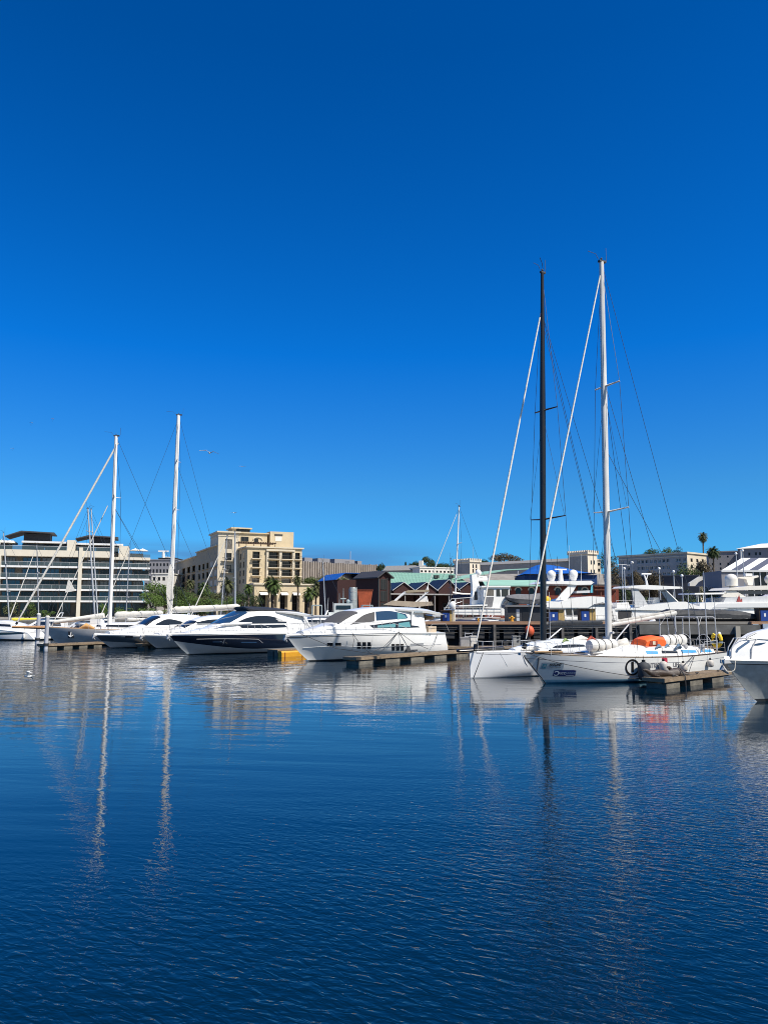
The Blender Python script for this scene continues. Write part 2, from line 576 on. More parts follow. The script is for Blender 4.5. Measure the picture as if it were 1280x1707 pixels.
for si, (xa, xb) in enumerate(segs):
    for li, z in enumerate(levels_):
        b = MB(); b.box((xa, 0.0, z - 0.22), (xb, 2.6, z + 0.22)); sl_ = b.build('balcony', SLABW, apt)
        b = MB(); b.box((xa + 0.05, 0.06, z + 0.32), (xb - 0.05, 0.10, z + 1.12)); b.build('balustrade', BALGL, sl_)
        b = MB(); b.tube((xa + 0.05, 0.08, z + 1.18), (xb - 0.05, 0.08, z + 1.18), 0.045, n=6)
        x = xa + 0.1
        while x < xb:
            b.tube((x, 0.08, z + 0.2), (x, 0.08, z + 1.18), 0.03, n=5); x += 1.9
        b.build('handrail', ALU, sl_)
    # glazing bays behind every balcony, ground floor included
    zz = [0.0] + [z + 0.22 for z in levels_]
    zt = [z - 0.24 for z in levels_] + [zp0 - 0.02 if si < 2 else zr - 0.12]
    nb = max(1, round((xb - xa) / 4.6))
    for z0, z1 in zip(zz, zt):
        for k in range(nb):
            x0 = xa + (xb - xa) * k / nb + 0.15
            x1 = xa + (xb - xa) * (k + 1) / nb - 0.15
            if rnd.random() < 0.12:
                x1 -= 1.3
            window(apt, x0, x1, z0 + 0.05, z1 - 0.15, 2.45, None, None, n=4, pane=rnd.choice([GLASS, GLASS, GLASSB, CURT, mat('dim_room_glass', (0.035, 0.03, 0.028), 0.1, spec=0.6)]))
# top floor, set back, with white and dark roofs
zt0 = zp1 + 0.15
b = MB()
for pa, pb, py in ((-60, 24, 901), (37, 114, 903), (128, 206, 906.5)):
    xa, z = AF.loc(pa, py, 1.5); xb = AF.loc(pb, py, 1.5)[0]
    b.box((xa, 1.2, z - 0.2), (xb, 9, z + 0.25))
b.build('roof_slab', SLABW, apt)
b = MB()
xa, z = AF.loc(113, 900.5, 1.2); xb = AF.loc(127, 900.5, 1.2)[0]
b.box((xa, 0.6, zp1 - 0.2), (xb, 7.5, z))
xa, z = AF.loc(199, 910.5, 1.2); xb = AF.loc(216, 910.5, 1.2)[0]
b.box((xa, 0.6, zp0), (xb, 7.5, z))
b.build('stair_wall', APTW, apt)
for pa, pb, py in ((-60, 22, 903), (38, 75, 905), (76, 112, 907), (129, 160, 909), (161, 198, 911)):
    xa, z = AF.loc(pa, py, 3.0); xb = AF.loc(pb, py, 3.0)[0]
    window(apt, xa, xb, zt0 - 0.3, z - 0.15, 3.0, None, None, n=5, pane=GLASS)
for pa, pb in ((-60, 112), (128, 198)):
    xa = AF.loc(pa, 915)[0]; xb = AF.loc(pb, 915)[0]
    b = MB(); b.box((xa, 0.13, zp1 + 0.12), (xb, 0.17, zp1 + 1.0)); tb = b.build('terrace_balustrade', BALGL, apt)
    b = MB(); b.tube((xa, 0.15, zp1 + 1.05), (xb, 0.15, zp1 + 1.05), 0.045); b.build('handrail', ALU, tb)
xa = AF.loc(213, 925)[0]
b = MB(); b.box((xa, -0.02, zr + 0.6), (XR + 0.45, 0.02, zr + 1.35)); tb = b.build('terrace_balustrade', BALGL, apt)
for pts, rb in ((((10, 894), (37, 886), (92, 888.5)), (40, 84)), (((127, 898), (148, 893.5), (198, 896)), (150, 188))):
    q = [AF.loc(x, y, 4.0) for x, y in pts]
    b = MB()
    b.prism([(q[0][0], 2.5, q[0][1] - 0.15), (q[1][0], 2.5, q[1][1] - 0.2), (q[2][0], 2.5, q[2][1] - 0.25), (q[2][0], 2.5, q[2][1]), (q[1][0], 2.5, q[1][1] + 0.1), (q[0][0], 2.5, q[0][1])], (0, 9, 0))
    fr = b.build('flying_roof', ROOFD, apt)
    xa = AF.loc(rb[0], 900, 5)[0]; xb = AF.loc(rb[1], 900, 5)[0]
    zb = AF.loc(rb[0], 903, 5)[1]
    b = MB(); b.box((xa, 5, zb - 1.0), (xb, 10.5, q[1][1] - 0.4)); b.build('roof_room', DARKW, apt)
for px_, py_ in ((226, 921), (238, 921.5)):
    x, z = AF.loc(px_, py_, 2.5)
    p = AF.world((x, 2.5, zr + 0.3))
    umbrella(p.x, p.y, p.z, 'white parasol on the end roof terrace of the apartments, ' + ('nearer the corner' if px_ == 238 else 'nearer the dark roof'), 1.5)
for px_ in (4, 17):
    x, z = AF.loc(px_, 910, 0.9)
    p = AF.world((x, 0.95, zp1 + 0.12))
    umbrella(p.x, p.y, p.z - 0.5, 'cream parasol on the apartment terrace, ' + ('at the edge of the view' if px_ == 4 else 'nearest the dark flying roof'), 1.3)

# ------------------------------------------------------------ hotel
HO = Vector((-51.3, 237.3, QUAYZ))
HR = R(24)
HF = Frame(HO, HR)
hotel = thing('hotel', 'large yellow plaster hotel with arched tower and long shaded wing', 'hotel', HO)
def hz(px, py, y=0.0):
    return HF.loc(px, py, y)
ZT = hz(378, 888)[1]
ZB = hz(412, 912.5, -10.9)[1]
b = MB()
ar = 0.95
zc = hz(380, 901)[1]
b.box((0, 0.35, 0), (6.4, 12, ZT))
cols = [(2.1, 4.3)]
wall_grid(b, 0, 6.4, 0, ZT, cols, [(zc - 9.8, zc - 7.6), (zc - 6.2, zc - 3.9), (zc - 2.6, zc + 0.4)])
b.build('tower_wall', PLASTER, hotel, loc=(0, 0, 0), rz=HR)
b = MB()
for z0, dz, ov in ((ZT, 0.45, 0.55), (ZT - 1.1, 0.2, 0.15)):
    b.box((-ov, -ov, z0), (6.4 + ov, 12 + ov, z0 + dz))
b.build('cornice', PLASTER, hotel, rz=HR, loc=(0, 0, 0))
for z0, z1 in ((zc - 9.8, zc - 7.6), (zc - 6.2, zc - 3.9), (zc - 2.6, zc + 0.4)):
    window(hotel, 2.1, 4.3, z0, z1, 0.2, (0, 0, 0), HR, 2)
for z0 in (zc - 10.2, zc - 6.5):
    b = MB(); b.box((1.2, -0.9, z0), (5.2, -0.002, z0 + 0.2)); bl = b.build('balcony', PLASTER, hotel, loc=(0, 0, 0), rz=HR)
    b = MB()
    for k in range(11):
        b.tube((1.25 + 0.39 * k, -0.85, z0 + 0.2), (1.25 + 0.39 * k, -0.85, z0 + 1.1), 0.03, n=4)
    b.tube((1.2, -0.85, z0 + 1.1), (5.2, -0.85, z0 + 1.1), 0.05, n=5)
    b.build('railing', BLACK, bl)
# main block in front
bx0, bx1, by = 6.5, 23.6, -10.9
def hb(px):
    return hz(px, 940, by)[0]
rowsz = [(hz(430, q1, by)[1], hz(430, q0, by)[1]) for q0, q1 in ((963.5, 971.5), (948.5, 959.5), (934, 945.5), (919.5, 931))]
colsx = [(hb(421), hb(433)), (hb(448), hb(464)), (hb(470), hb(486)), (hb(492), hb(500))]
b = MB()
wall_grid(b, bx0, bx1, 0, ZB, colsx, rowsz, by)
b.box((bx0, by + 0.35, 0), (bx1, by + 2.2, rowsz[0][0] - 0.3))
b.box((bx0, by + 2.2, 0), (bx1, 10, ZB - 0.02))
b.box((bx0, by + 0.36, rowsz[0][0] - 0.28), (bx0 + 0.3, by + 2.18, ZB - 0.02))
b.box((bx1 - 0.3, by + 0.36, rowsz[0][0] - 0.28), (bx1, by + 2.18, ZB - 0.02))
b.box((bx0 + 0.3, by + 0.36, ZB - 0.4), (bx1 - 0.3, by + 2.18, ZB - 0.04))
b.build('block_wall', PLASTERY, hotel, loc=(0, 0, 0), rz=HR)
b = MB()
b.box((bx0 - 0.5, by - 0.5, ZB), (bx1 + 0.5, 10.5, ZB + 0.4))
b.box((hb(443), by - 0.9, ZB - 0.9), (hb(490), by - 0.002, ZB - 0.35))
b.box((bx0 - 0.2, by - 0.25, rowsz[0][0] - 1.5), (bx1 + 0.2, by - 0.002, rowsz[0][0] - 1.1))
b.build('cornice', PLASTER, hotel, loc=(0, 0, 0), rz=HR)
for ci, (xa, xb) in enumerate(colsx):
    for z0, z1 in rowsz:
        window(hotel, xa, xb, z0, z1, by + 1.0, (0, 0, 0), HR, 2 if ci != 3 else 1, pane=rnd.choice([GLASS, GLASS, CURT]))
        b = MB(); b.box((xa - 0.4, by - 1.1, z0 - 0.22), (xb + 0.4, by - 0.003, z0)); bl = b.build('balcony', PLASTER, hotel, loc=(0, 0, 0), rz=HR)
        b = MB()
        n = int((xb - xa + 0.7) / 0.3)
        for k in range(n + 1):
            xx = xa - 0.35 + (xb - xa + 0.7) * k / n
            b.tube((xx, by - 1.05, z0), (xx, by - 1.05, z0 + 0.95), 0.02, n=4)
        b.tube((xa - 0.38, by - 1.05, z0 + 0.97), (xb + 0.38, by - 1.05, z0 + 0.97), 0.04, n=5)
        b.build('railing', FRAMED, bl)
for xa, xb in ((hb(443.5), hb(447)), (hb(465.2), hb(469)), (hb(487), hb(490.5))):
    b = MB(); b.box((xa, by - 0.6, rowsz[0][1]), (xb, by - 0.004, ZB - 0.9)); b.build('pilaster', PLASTER, hotel, loc=(0, 0, 0), rz=HR)
# shaded side of the block: two columns of windows
for yy in (by + 3.4, by + 7.6):
    for z0, z1 in rowsz:
        b = MB(); b.box((bx0 - 0.06, yy, z0), (bx0 - 0.003, yy + 1.3, z1 - 0.3)); b.build('window', GLASS, hotel, loc=(0, 0, 0), rz=HR)
# upper storey behind the terrace
b = MB()
xa, z1 = hz(393, 888.5); xb = hz(446, 888.5)[0]
b.box((6.42, 0.2, ZB - 0.05), (xb, 9.5, z1))
b.box((6.3, -0.3, z1), (xb + 0.4, 9.9, z1 + 0.35))
xc, z2 = hz(450, 886); xd = hz(489, 886)[0]
b.box((xc, -0.5, ZB - 0.05), (xd, 9.0, z2))
xe, z3 = hz(392, 877.5); xf = hz(420, 877.5)[0]
b.box((xe, 3.0, z1 + 0.35), (xf, 9.0, z3 - 0.4))
b.box((xe - 0.6, 2.4, z3 - 0.4), (xf + 0.8, 9.6, z3))
b.build('upper_storey', PLASTERY, hotel, loc=(0, 0, 0), rz=HR)
for pa, pb, p0, p1 in ((402, 415, 902, 895), (424, 431, 906, 898)):
    x0, z0 = hz(pa, p0); x1, zz1 = hz(pb, p1)
    window(hotel, x0, x1, z0, zz1, 0.12, (0, 0, 0), HR, 2, pane=GLASS)
x0, z0 = hz(394, 886, 3.0); x1, zz1 = hz(417, 880, 3.0)
window(hotel, x0, x1, z0, zz1, 2.9, (0, 0, 0), HR, 4, pane=GLASS)
b = MB()
x0, z0 = hz(422.5, 899.5); x1 = hz(437.5, 899.5)[0]
cx, rr = (x0 + x1) / 2, (x1 - x0) / 2
pts = [(cx - rr * math.cos(math.pi * k / 12), 0.06, z0 + rr * 0.55 * math.sin(math.pi * k / 12)) for k in range(13)]
b.path(pts, 0.2, 6)
b.build('arch_trim', PLASTER, hotel, loc=(0, 0, 0), rz=HR)
b = MB()
x0, z0 = hz(458, 891.5, -0.6); x1 = hz(471.5, 891.5, -0.6)[0]
b.box((x0, -0.62, z0 - 0.25), (x1, -0.51, z0 + 0.25))
b.build('sign_bar', FRAMED, hotel, loc=(0, 0, 0), rz=HR)  # dark bar in place of the hotel's sign lettering
b = MB()
x0, z0 = hz(459, 902, -0.6); x1, z1_ = hz(470, 894.5, -0.6)
b.box((x0, -0.56, z0), (x1, -0.51, z1_))
b.build('blank_panel', WHITEP, hotel, loc=(0, 0, 0), rz=HR)
# pergola on the terrace
b = MB()
x0, z0 = hz(397, 904, -8); x1 = hz(461, 904, -8)[0]
TIMB = mat('dark_timber', (0.06, 0.035, 0.022), 0.8, var=0.3)
for yy in (-8.0, -5.0):
    b.box((x0, yy, z0 - 0.12), (x1, yy + 0.18, z0 + 0.12))
k = x0 + 0.3
while k < x1:
    b.box((k, -8.6, z0 + 0.122), (k + 0.12, -4.2, z0 + 0.3)); k += 0.75
for k in range(6):
    xx = x0 + (x1 - x0) * (k + 0.1) / 5.3
    b.box((xx, -8.0, ZB + 0.42), (xx + 0.18, -7.82, z0 - 0.13))
b.build('pergola', TIMB, hotel, loc=(0, 0, 0), rz=HR)
# shaded wing
WO = HO + Vector((-0.407, 0.914, 0)) * 81
WF = Frame(WO, HR - R(90))
WL = (WO - HO)
b = MB()
SHADEPL = mat('shade_darkened_plaster', (0.40, 0.31, 0.195), 0.9, var=0.15, vscale=0.5)  # the hotel's own plaster, darkened to paint in the wing's shade
xm = WF.loc(327, 950)[0]
zA, zBq = WF.loc(310, 934)[1], WF.loc(345, 916)[1]
fl = [2.9 + 3.05 * k for k in range(7)]
def cols_between(pa, pb, n, fill):
    out = []
    for k in range(n):
        xa = WF.loc(pa + (pb - pa) * (k + 0.5 - fill / 2) / n, 950)[0]
        xb = WF.loc(pa + (pb - pa) * (k + 0.5 + fill / 2) / n, 950)[0]
        out.append((xa, xb))
    return out
cA = cols_between(294, 327, 4, 0.66)
cB = cols_between(329, 363, 5, 0.52)
nA = int((zA - 1) / 3.05)
nB = int((zBq - 1) / 3.05)
rA = [(z, z + 2.3) for z in fl[:nA - 1]]
rB = [(z, z + 1.9) for z in fl[:nB - 1]]
wall_grid(b, 0, xm, 0, zA, cA, rA)
wall_grid(b, xm, 80.3, 0, zBq, cB, rB)
b.box((0, 1.9, 0), (xm, 16, zA - 0.02))
b.box((xm + 0.001, 1.9, 0), (80.2, 16, zBq - 0.02))
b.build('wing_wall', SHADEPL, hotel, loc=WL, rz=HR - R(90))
b = MB()
b.box((-0.4, -0.5, zA), (xm - 0.01, 16.3, zA + 0.35)); b.box((xm, -0.5, zBq), (80.2, 16.3, zBq + 0.35))
b.build('cornice', PLASTER, hotel, loc=WL, rz=HR - R(90))
for cc, rr_ in ((cA, rA), (cB, rB)):
    for xa, xb in cc:
        for z0, z1 in rr_:
            window(hotel, xa, xb, z0, z1, 1.0, WL, HR - R(90), 2, pane=rnd.choice([GLASS, CURT]))
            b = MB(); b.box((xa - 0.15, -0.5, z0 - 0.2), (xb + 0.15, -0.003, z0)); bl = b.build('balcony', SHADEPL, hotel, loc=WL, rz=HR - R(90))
# podium with tall arched bays
PY = -19.0
b = MB()
x0 = hz(424, 990, PY)[0]; x1 = hz(536, 990, PY)[0]
zp = hz(470, 975, PY)[1]
bays = [(hz(a, 990, PY)[0], hz(c, 990, PY)[0]) for a, c in ((432, 447), (452, 462), (467, 480), (487, 500), (508, 521))]
zo = hz(470, 986, PY)[1]
wall_grid(b, x0, x1, 0, zp, bays, [(0.02, zo)], PY, 0.6)
b.box((x0, PY + 3.2, 0), (x1, by - 0.1, zp - 0.02))
b.box((x0, PY + 0.6, zp - 0.5), (x1, PY + 3.2, zp - 0.02))
b.build('podium', PLASTERY, hotel, loc=(0, 0, 0), rz=HR)
b = MB()
b.box((x0 - 0.4, PY - 0.4, zp), (x1 + 0.4, by - 0.1, zp + 0.4)); b.build('cornice', PLASTER, hotel, loc=(0, 0, 0), rz=HR)
for xa, xb in bays:
    window(hotel, xa, xb, 0.05, zo, PY + 2.9, (0, 0, 0), HR, 3, pane=GLASS, hbar=True)
    b = MB(); b.prism([(xa + 0.1, PY - 0.003, zo - 0.4), (xa + 0.1, PY - 1.3, zo - 1.1), (xa + 0.1, PY - 1.3, zo - 1.0), (xa + 0.1, PY - 0.003, zo - 0.25)], (xb - xa - 0.2, 0, 0)); b.build('awning', SAILC, hotel, loc=(0, 0, 0), rz=HR)

# ------------------------------------------------------------ ribbed concrete silo block
def silo():
    Y = 400
    a = at(500, 963, Y); c = at(634, 965, Y * 1.09)
    rz = math.atan2(c.y - a.y, c.x - a.x)
    f = Frame((a.x, a.y, 2.2), rz)
    t = thing('silo_building', 'long ribbed concrete silo block beyond the palms beside the hotel', 'building', f.o, rz)
    L = f.loc(630, 950)[0]
    H = f.loc(520, 935.5)[1]
    b = MB(); b.box((0, 0.8, 0), (L, 30, H - 0.8)); b.build('wall', mat('grey_shaft_wall', (0.17, 0.155, 0.145), 0.9, var=0.2), t)
    M = mat('pale_concrete_rib', (0.43, 0.37, 0.31), 0.9, var=0.2, vscale=0.3)
    n = 34
    for k in range(n):
        x = L * (k + 0.5) / n
        b = MB()
        wd = L / n * 0.34
        pts = [(x + wd * math.cos(math.pi * j / 6), 0.79 - 1.2 * math.sin(math.pi * j / 6), 0) for j in range(7)]
        b.prism(pts, (0, 0, H - rnd.random() * 0.5)); b.build('rib', M, t)
    for px, w_, h in ((508, 5, 3), (530, 8, 3), (558, 14, 3.2), (575, 3, 2), (596, 3, 2.5)):
        x, z = f.loc(px, 935, 4)
        b = MB(); b.box((x, 4, H - 0.9), (x + w_, 9, H + h * 0.7)); b.build('roof_plant', LILAC_SHADE, t)
    x, z = f.loc(584, 930, 5)
    b = MB(); b.tube((x, 5, H - 1), (x, 5, H + 7), 0.2); b.build('roof_mast', ALU, t)
silo()

# ------------------------------------------------------------ far flats between the apartment block and the hotel
def simple_block(name, label, cat, pa, pb, ptop, Ya, Yb, wall, rows, cols, depth=14, wfill=(0.55, 0.5), base=None, end=None, skirt=0.25):
    a = at(pa, 1000, Ya); c = at(pb, 1000, Yb)
    rz = math.atan2(c.y - a.y, c.x - a.x)
    z0 = QUAYZ if base is None else base
    f = Frame((a.x, a.y, z0), rz)
    t = thing(name, label, cat, f.o, rz)
    L = f.loc(pb, 1000)[0]
    H = f.loc(pa, ptop)[1]
    b = MB()
    zr_ = [(f.loc(pa, q1)[1], f.loc(pa, q0)[1]) for q0, q1 in rows]
    zr_.sort()
    cs = [(L * (k + 0.5 - wfill[0] / 2) / cols, L * (k + 0.5 + wfill[0] / 2) / cols) for k in range(cols)]
    wall_grid(b, 0, L, 0, H, cs, zr_)
    b.box((0, 0.35, 0), (L, depth, H - 0.01))
    b.build('wall', wall, t)
    b = MB(); b.box((-skirt, -skirt, H), (L + skirt, depth + skirt, H + 0.4)); b.build('roof', wall, t)
    for xa, xb in cs:
        for z0_, z1_ in zr_:
            window(t, xa, xb, z0_, z1_, 0.27, None, None, 2, pane=GLASS)
    return f, t, L, H

simple_block('flat_block', 'grey far flats half hidden between the apartment block and the hotel', 'building', 240, 292, 934, 330, 330, LILAC_SHADE, [(939, 944), (949, 955), (960, 967), (972, 980)], 9)
f, t, L, H = simple_block('low_house', 'low white walled house above the trees beside the shaded hotel wing', 'building', 252, 284, 957, 280, 280, WHITEP, [(962, 968), (975, 982)], 4)
simple_block('roof_house', 'small dark roofed house peeking over the far flats', 'building', 262, 290, 931, 370, 370, DARKW, [(936, 940)], 4)
# ------------------------------------------------------------ brick sheds, green halls and the castle on the rise
def fr(pa, pb, Ya, Yb, base=QUAYZ, py=1000):
    a = at(pa, py, Ya); c = at(pb, py, Yb)
    rz = math.atan2(c.y - a.y, c.x - a.x)
    return Frame((a.x, a.y, base), rz)

# dark brick shed with a blue tarpaulin roof
f = fr(562, 633, 168, 172)
t = thing('brick_shed', 'dark red brick shed under a bright blue tarpaulin roof', 'building', f.o, f.rz)
L = f.loc(633, 1000)[0]; H = f.loc(562, 966)[1]; HR_ = f.loc(590, 957, 5)[1]
b = MB()
xo0, xo1 = f.loc(597, 980)[0], f.loc(604, 980)[0]
wall_grid(b, 0, L, 0, H, [(xo0, xo1)], [(H * 0.55, H * 0.9)])
b.box((0, 0.35, 0), (L, 12, H - 0.02))
b.build('wall', BRICK, t)
b = MB()
rp = [(-0.5, H + 0.02), (1.6, HR_), (L * 0.55, HR_), (L * 0.75, H + 0.6), (L + 0.3, H + 0.3)]
b.prism([(x, -0.6, z) for x, z in rp] + [(x, -0.6, z - 0.12) for x, z in rp[::-1]], (0, 12.5, 0))
b.build('roof', BLUET, t)
b = MB(); b.box((xo0 - 0.1, 0.2, H * 0.55), (xo1 + 0.1, 0.3, H * 0.9)); b.build('window', GLASS, t)
b = MB(); b.box((xo0 - 0.4, -0.15, 0), (xo0 - 0.05, -0.002, H - 0.2)); b.build('downpipe', FRAMEW, t)
# rusty red skip hull beside it
f2 = fr(596, 621, 150, 150)
t = thing('rusty_tank', 'rust red flared tank standing before the dark brick shed', 'tank', f2.o, f2.rz)
L = f2.loc(621, 1000)[0]; H = f2.loc(600, 984)[1]
b = MB()
b.grid([[(0.5, 0, 0), (L - 0.9, 0, 0), (L - 0.9, 2.5, 0), (0.5, 2.5, 0)], [(0, -0.2, H), (L, -0.2, H), (L, 2.8, H), (0, 2.8, H)]], True, True, True)
b.build('body', mat('rust_red_paint', (0.42, 0.085, 0.03), 0.8, var=0.35, vscale=1.5), t)
b = MB(); b.box((-0.08, -0.3, H), (L + 0.08, 2.9, H + 0.12)); b.build('rim', mat('rust_rim', (0.30, 0.07, 0.035), 0.8, var=0.3), t)

# glazed gable tower
f = fr(631, 652, 158, 160)
t = thing('glazed_tower', 'dark gabled tower with a glazed front at the end of the green hall', 'building', f.o, f.rz)
L = f.loc(652, 1000)[0]; H = f.loc(640, 961)[1]; HP = f.loc(641, 953)[1]
b = MB()
b.box((0, 0.3, 0), (L, 8, H)); b.prism([(0, 0.3, H), (L, 0.3, H), (L / 2, 0.3, HP - 0.3)], (0, 7.7, 0))
b.build('wall', BRICK, t)
b = MB()
for s_ in (0, 1):
    x0, x1 = (-0.5, L / 2) if s_ == 0 else (L / 2, L + 0.5)
    z0, z1 = (H - 0.4, HP) if s_ == 0 else (HP, H - 0.4)
    b.prism([(x0, -0.4, z0), (x1, -0.4, z1), (x1, -0.4, z1 + 0.25), (x0, -0.4, z0 + 0.25)], (0, 8.8, 0))
b.build('roof', ROOFD, t)
for k in range(3):
    window(t, L * 0.22, L * 0.62, 1.0 + k * (H - 1.2) / 3, 0.7 + (k + 1) * (H - 1.2) / 3, 0.2, None, None, 3, pane=GLASS)
b = MB()
for xx in (0.05, L * 0.68, L - 0.25):
    b.box((xx, 0.05, 0), (xx + 0.2, 0.29, H - 0.3))
b.build('mullion', FRAMED, t)

# long green copper roofed hall with brick gables and solar panels
f = fr(640, 786, 176, 186)
t = thing('green_hall', 'long hall with a pale green copper roof and a row of brick gables', 'building', f.o, f.rz)
L = f.loc(786, 1000)[0]
ze, zr2 = f.loc(650, 977)[1], f.loc(650, 954, 9)[1]
b = MB(); b.box((0, 0.5, 0), (L, 17, ze - 0.05)); b.build('wall', BRICK, t)
b = MB()
b.prism([(-0.5, -0.4, ze), (-0.5, 9, zr2), (-0.5, 18, ze), (-0.5, 18, ze - 0.2), (-0.5, 9, zr2 - 0.25), (-0.5, -0.4, ze - 0.2)], (L + 1, 0, 0))
rf = b.build('roof', COPPER, t)
b = MB()
n = 60
for k in range(n + 1):
    x = -0.4 + (L + 0.8) * k / n
    b.path([(x, -0.42, ze + 0.05), (x, 9, zr2 + 0.06)], 0.035, 4)
b.build('standing_seam', COPPER, rf)
b = MB()
for px in (723, 727, 748, 752):
    x, z = f.loc(px, 963, 5.2)
    b.box((x, 4.6, z - 0.1), (x + 0.5, 5.4, z + 0.6))
b.build('roof_vent', FRAMED, t)
for pk in (672.5, 710, 747, 781):
    x, z = f.loc(pk, 972 if pk != 747 else 967.5, -7)
    xl, zl = f.loc(pk - 16, 984, -7); xr = f.loc(pk + 17, 984, -7)[0]
    if xr > L + 2: xr = L + 2
    b = MB()
    b.prism([(xl, -7, 0), (xr, -7, 0), (xr, -7, zl), (x, -7, z), (xl, -7, zl)], (0, 7.3, 0)); g = b.build('gable', BRICK, t)
    b = MB()
    b.prism([(xl - 0.5, -7.3, zl - 0.25), (x, -7.3, z + 0.02), (x, -7.3, z + 0.25), (xl - 0.5, -7.3, zl)], (0, 7.7, 0))
    b.prism([(x, -7.3, z + 0.02), (xr + 0.3, -7.3, zl - 0.25), (xr + 0.3, -7.3, zl), (x, -7.3, z + 0.25)], (0, 7.7, 0))
    b.build('gable_roof', SOLAR, t)
    b = MB()
    b.prism([(xl - 0.5, -7.34, zl - 0.1), (x, -7.34, z + 0.15), (x, -7.34, z + 0.26), (xl - 0.5, -7.34, zl + 0.01)], (0, 0.03, 0))
    b.prism([(x, -7.34, z + 0.15), (xr + 0.3, -7.34, zl - 0.1), (xr + 0.3, -7.34, zl + 0.01), (x, -7.34, z + 0.26)], (0, 0.03, 0))
    b.build('gable_trim', FRAMEW, t)
    b = MB()
    # panels on racks between the gables, tilted to the sun and facing the basin
    x0 = x + 0.5; x1 = x + (xr - x) * 1.55
    for k in range(5):
        xa = x0 + (x1 - x0) * k / 5; xb = x0 + (x1 - x0) * (k + 0.93) / 5
        b.prism([(xa, -0.9, ze + 0.1), (xb, -0.9, ze + 0.1), (xb, -5.6, zl - 0.1), (xa, -5.6, zl - 0.1)], (0, 0.05, 0.12))
    b.build('solar_panel', SOLAR, t)
    for wx in (xl + (xr - xl) * 0.2, xl + (xr - xl) * 0.6):
        window(t, wx, wx + (xr - xl) * 0.24, 0.3, 3.2, -7.06, None, None, 2, pane=GLASS)
b = MB()
x0, zc = f.loc(646, 990, -12); x1 = f.loc(782, 990, -12)[0]
b.box((x0, -12.2, zc - 0.12), (x1, -7.1, zc + 0.12))
k = x0 + 0.5
while k < x1:
    b.box((k, -12.0, 0), (k + 0.15, -11.85, zc - 0.122)); k += 3.6
b.build('canopy', GREYST, t)

# smaller green roof hall to its right
f = fr(812, 882, 192, 196)
t = thing('green_shed', 'short green roofed shed with a white braced gable end', 'building', f.o, f.rz)
L = f.loc(882, 1000)[0]; ze, zr2 = f.loc(820, 968)[1], f.loc(860, 951, 6)[1]
b = MB(); b.box((0, 0, 0), (L, 12, ze)); b.build('wall', mat('dark_green_wall', (0.02, 0.06, 0.06), 0.7, var=0.2), t)
b = MB(); b.prism([(-9, -0.5, ze - 0.1), (L * 0.45, -0.5, zr2 - 0.4), (L * 0.98, -0.5, zr2), (L * 0.98, -0.5, zr2 + 0.25), (L * 0.45, -0.5, zr2 - 0.1), (-9, -0.5, ze + 0.2)], (0, 13, 0)); b.build('roof', COPPER, t)
b = MB()
for x0, x1 in ((L * 0.72, L * 0.9), (L * 0.74, L * 0.98)):
    b.path([(x0, -0.2, ze + 0.2), (x1, -0.2, zr2 - 1.8)], 0.14, 4)
b.tube((L * 0.73, -0.2, ze), (L * 0.73, -0.2, zr2 - 0.2), 0.16, n=4)
b.build('brace', FRAMEW, t)

# red brick arcade with a low green roof
f = fr(808, 1032, 158, 158)
t = thing('brick_arcade', 'low red brick arcade with round arches under a green roof edge', 'building', f.o, f.rz)
L = f.loc(1032, 1000)[0]; ze, zr2 = f.loc(820, 976)[1], f.loc(820, 967, 4)[1]
b = MB()
b.box((0, 0.4, 0), (L, 10, ze)); b.build('wall', BRICKR, t)
b = MB(); xe = f.loc(900, 976)[0]
b.prism([(0, -0.6, ze), (0, 4, zr2), (0, 4, zr2 - 0.2), (0, -0.6, ze - 0.2)], (xe, 0, 0)); b.build('roof', COPPER, t)
b = MB(); b.box((xe + 0.01, -0.5, ze - 0.1), (L, 10, ze + 0.2)); b.build('coping', FRAMED, t)
for px in (846, 864, 886, 908, 930, 950, 975):
    x, z = f.loc(px, 984); r = 0.55
    b = MB(); b.prism([(x - r, 0.32, z - 0.9), (x + r, 0.32, z - 0.9)] + [(x + r * math.cos(math.pi * k / 8), 0.32, z + r * math.sin(math.pi * k / 8)) for k in range(9)], (0, 0.06, 0)); w_ = b.build('window', GLASS, t)
    b = MB(); b.path([(x + (r + 0.12) * math.cos(math.pi * k / 8), 0.33, z + (r + 0.12) * math.sin(math.pi * k / 8)) for k in range(9)], 0.15, 4); b.build('arch_trim', PLASTER, w_)
x0, z0 = f.loc(963, 987); x1, z1 = f.loc(980, 978)
window(t, x0, x1, z0, z1, 0.33, None, None, 3, pane=GLASS)
b = MB()
for px in (1000, 1008, 1016, 1024):
    x, z = f.loc(px, 976, -2); b.box((x, -2, 0), (x + 0.2, -1.8, z))
for pz in (978, 984):
    x0, z = f.loc(990, pz, -2); x1 = f.loc(1030, pz, -2)[0]; b.box((x0, -2.2, z), (x1, -2.01, z + 0.2))
b.build('scaffold', mat('rust_brown_paint', (0.16, 0.06, 0.035), 0.8, var=0.3), t)

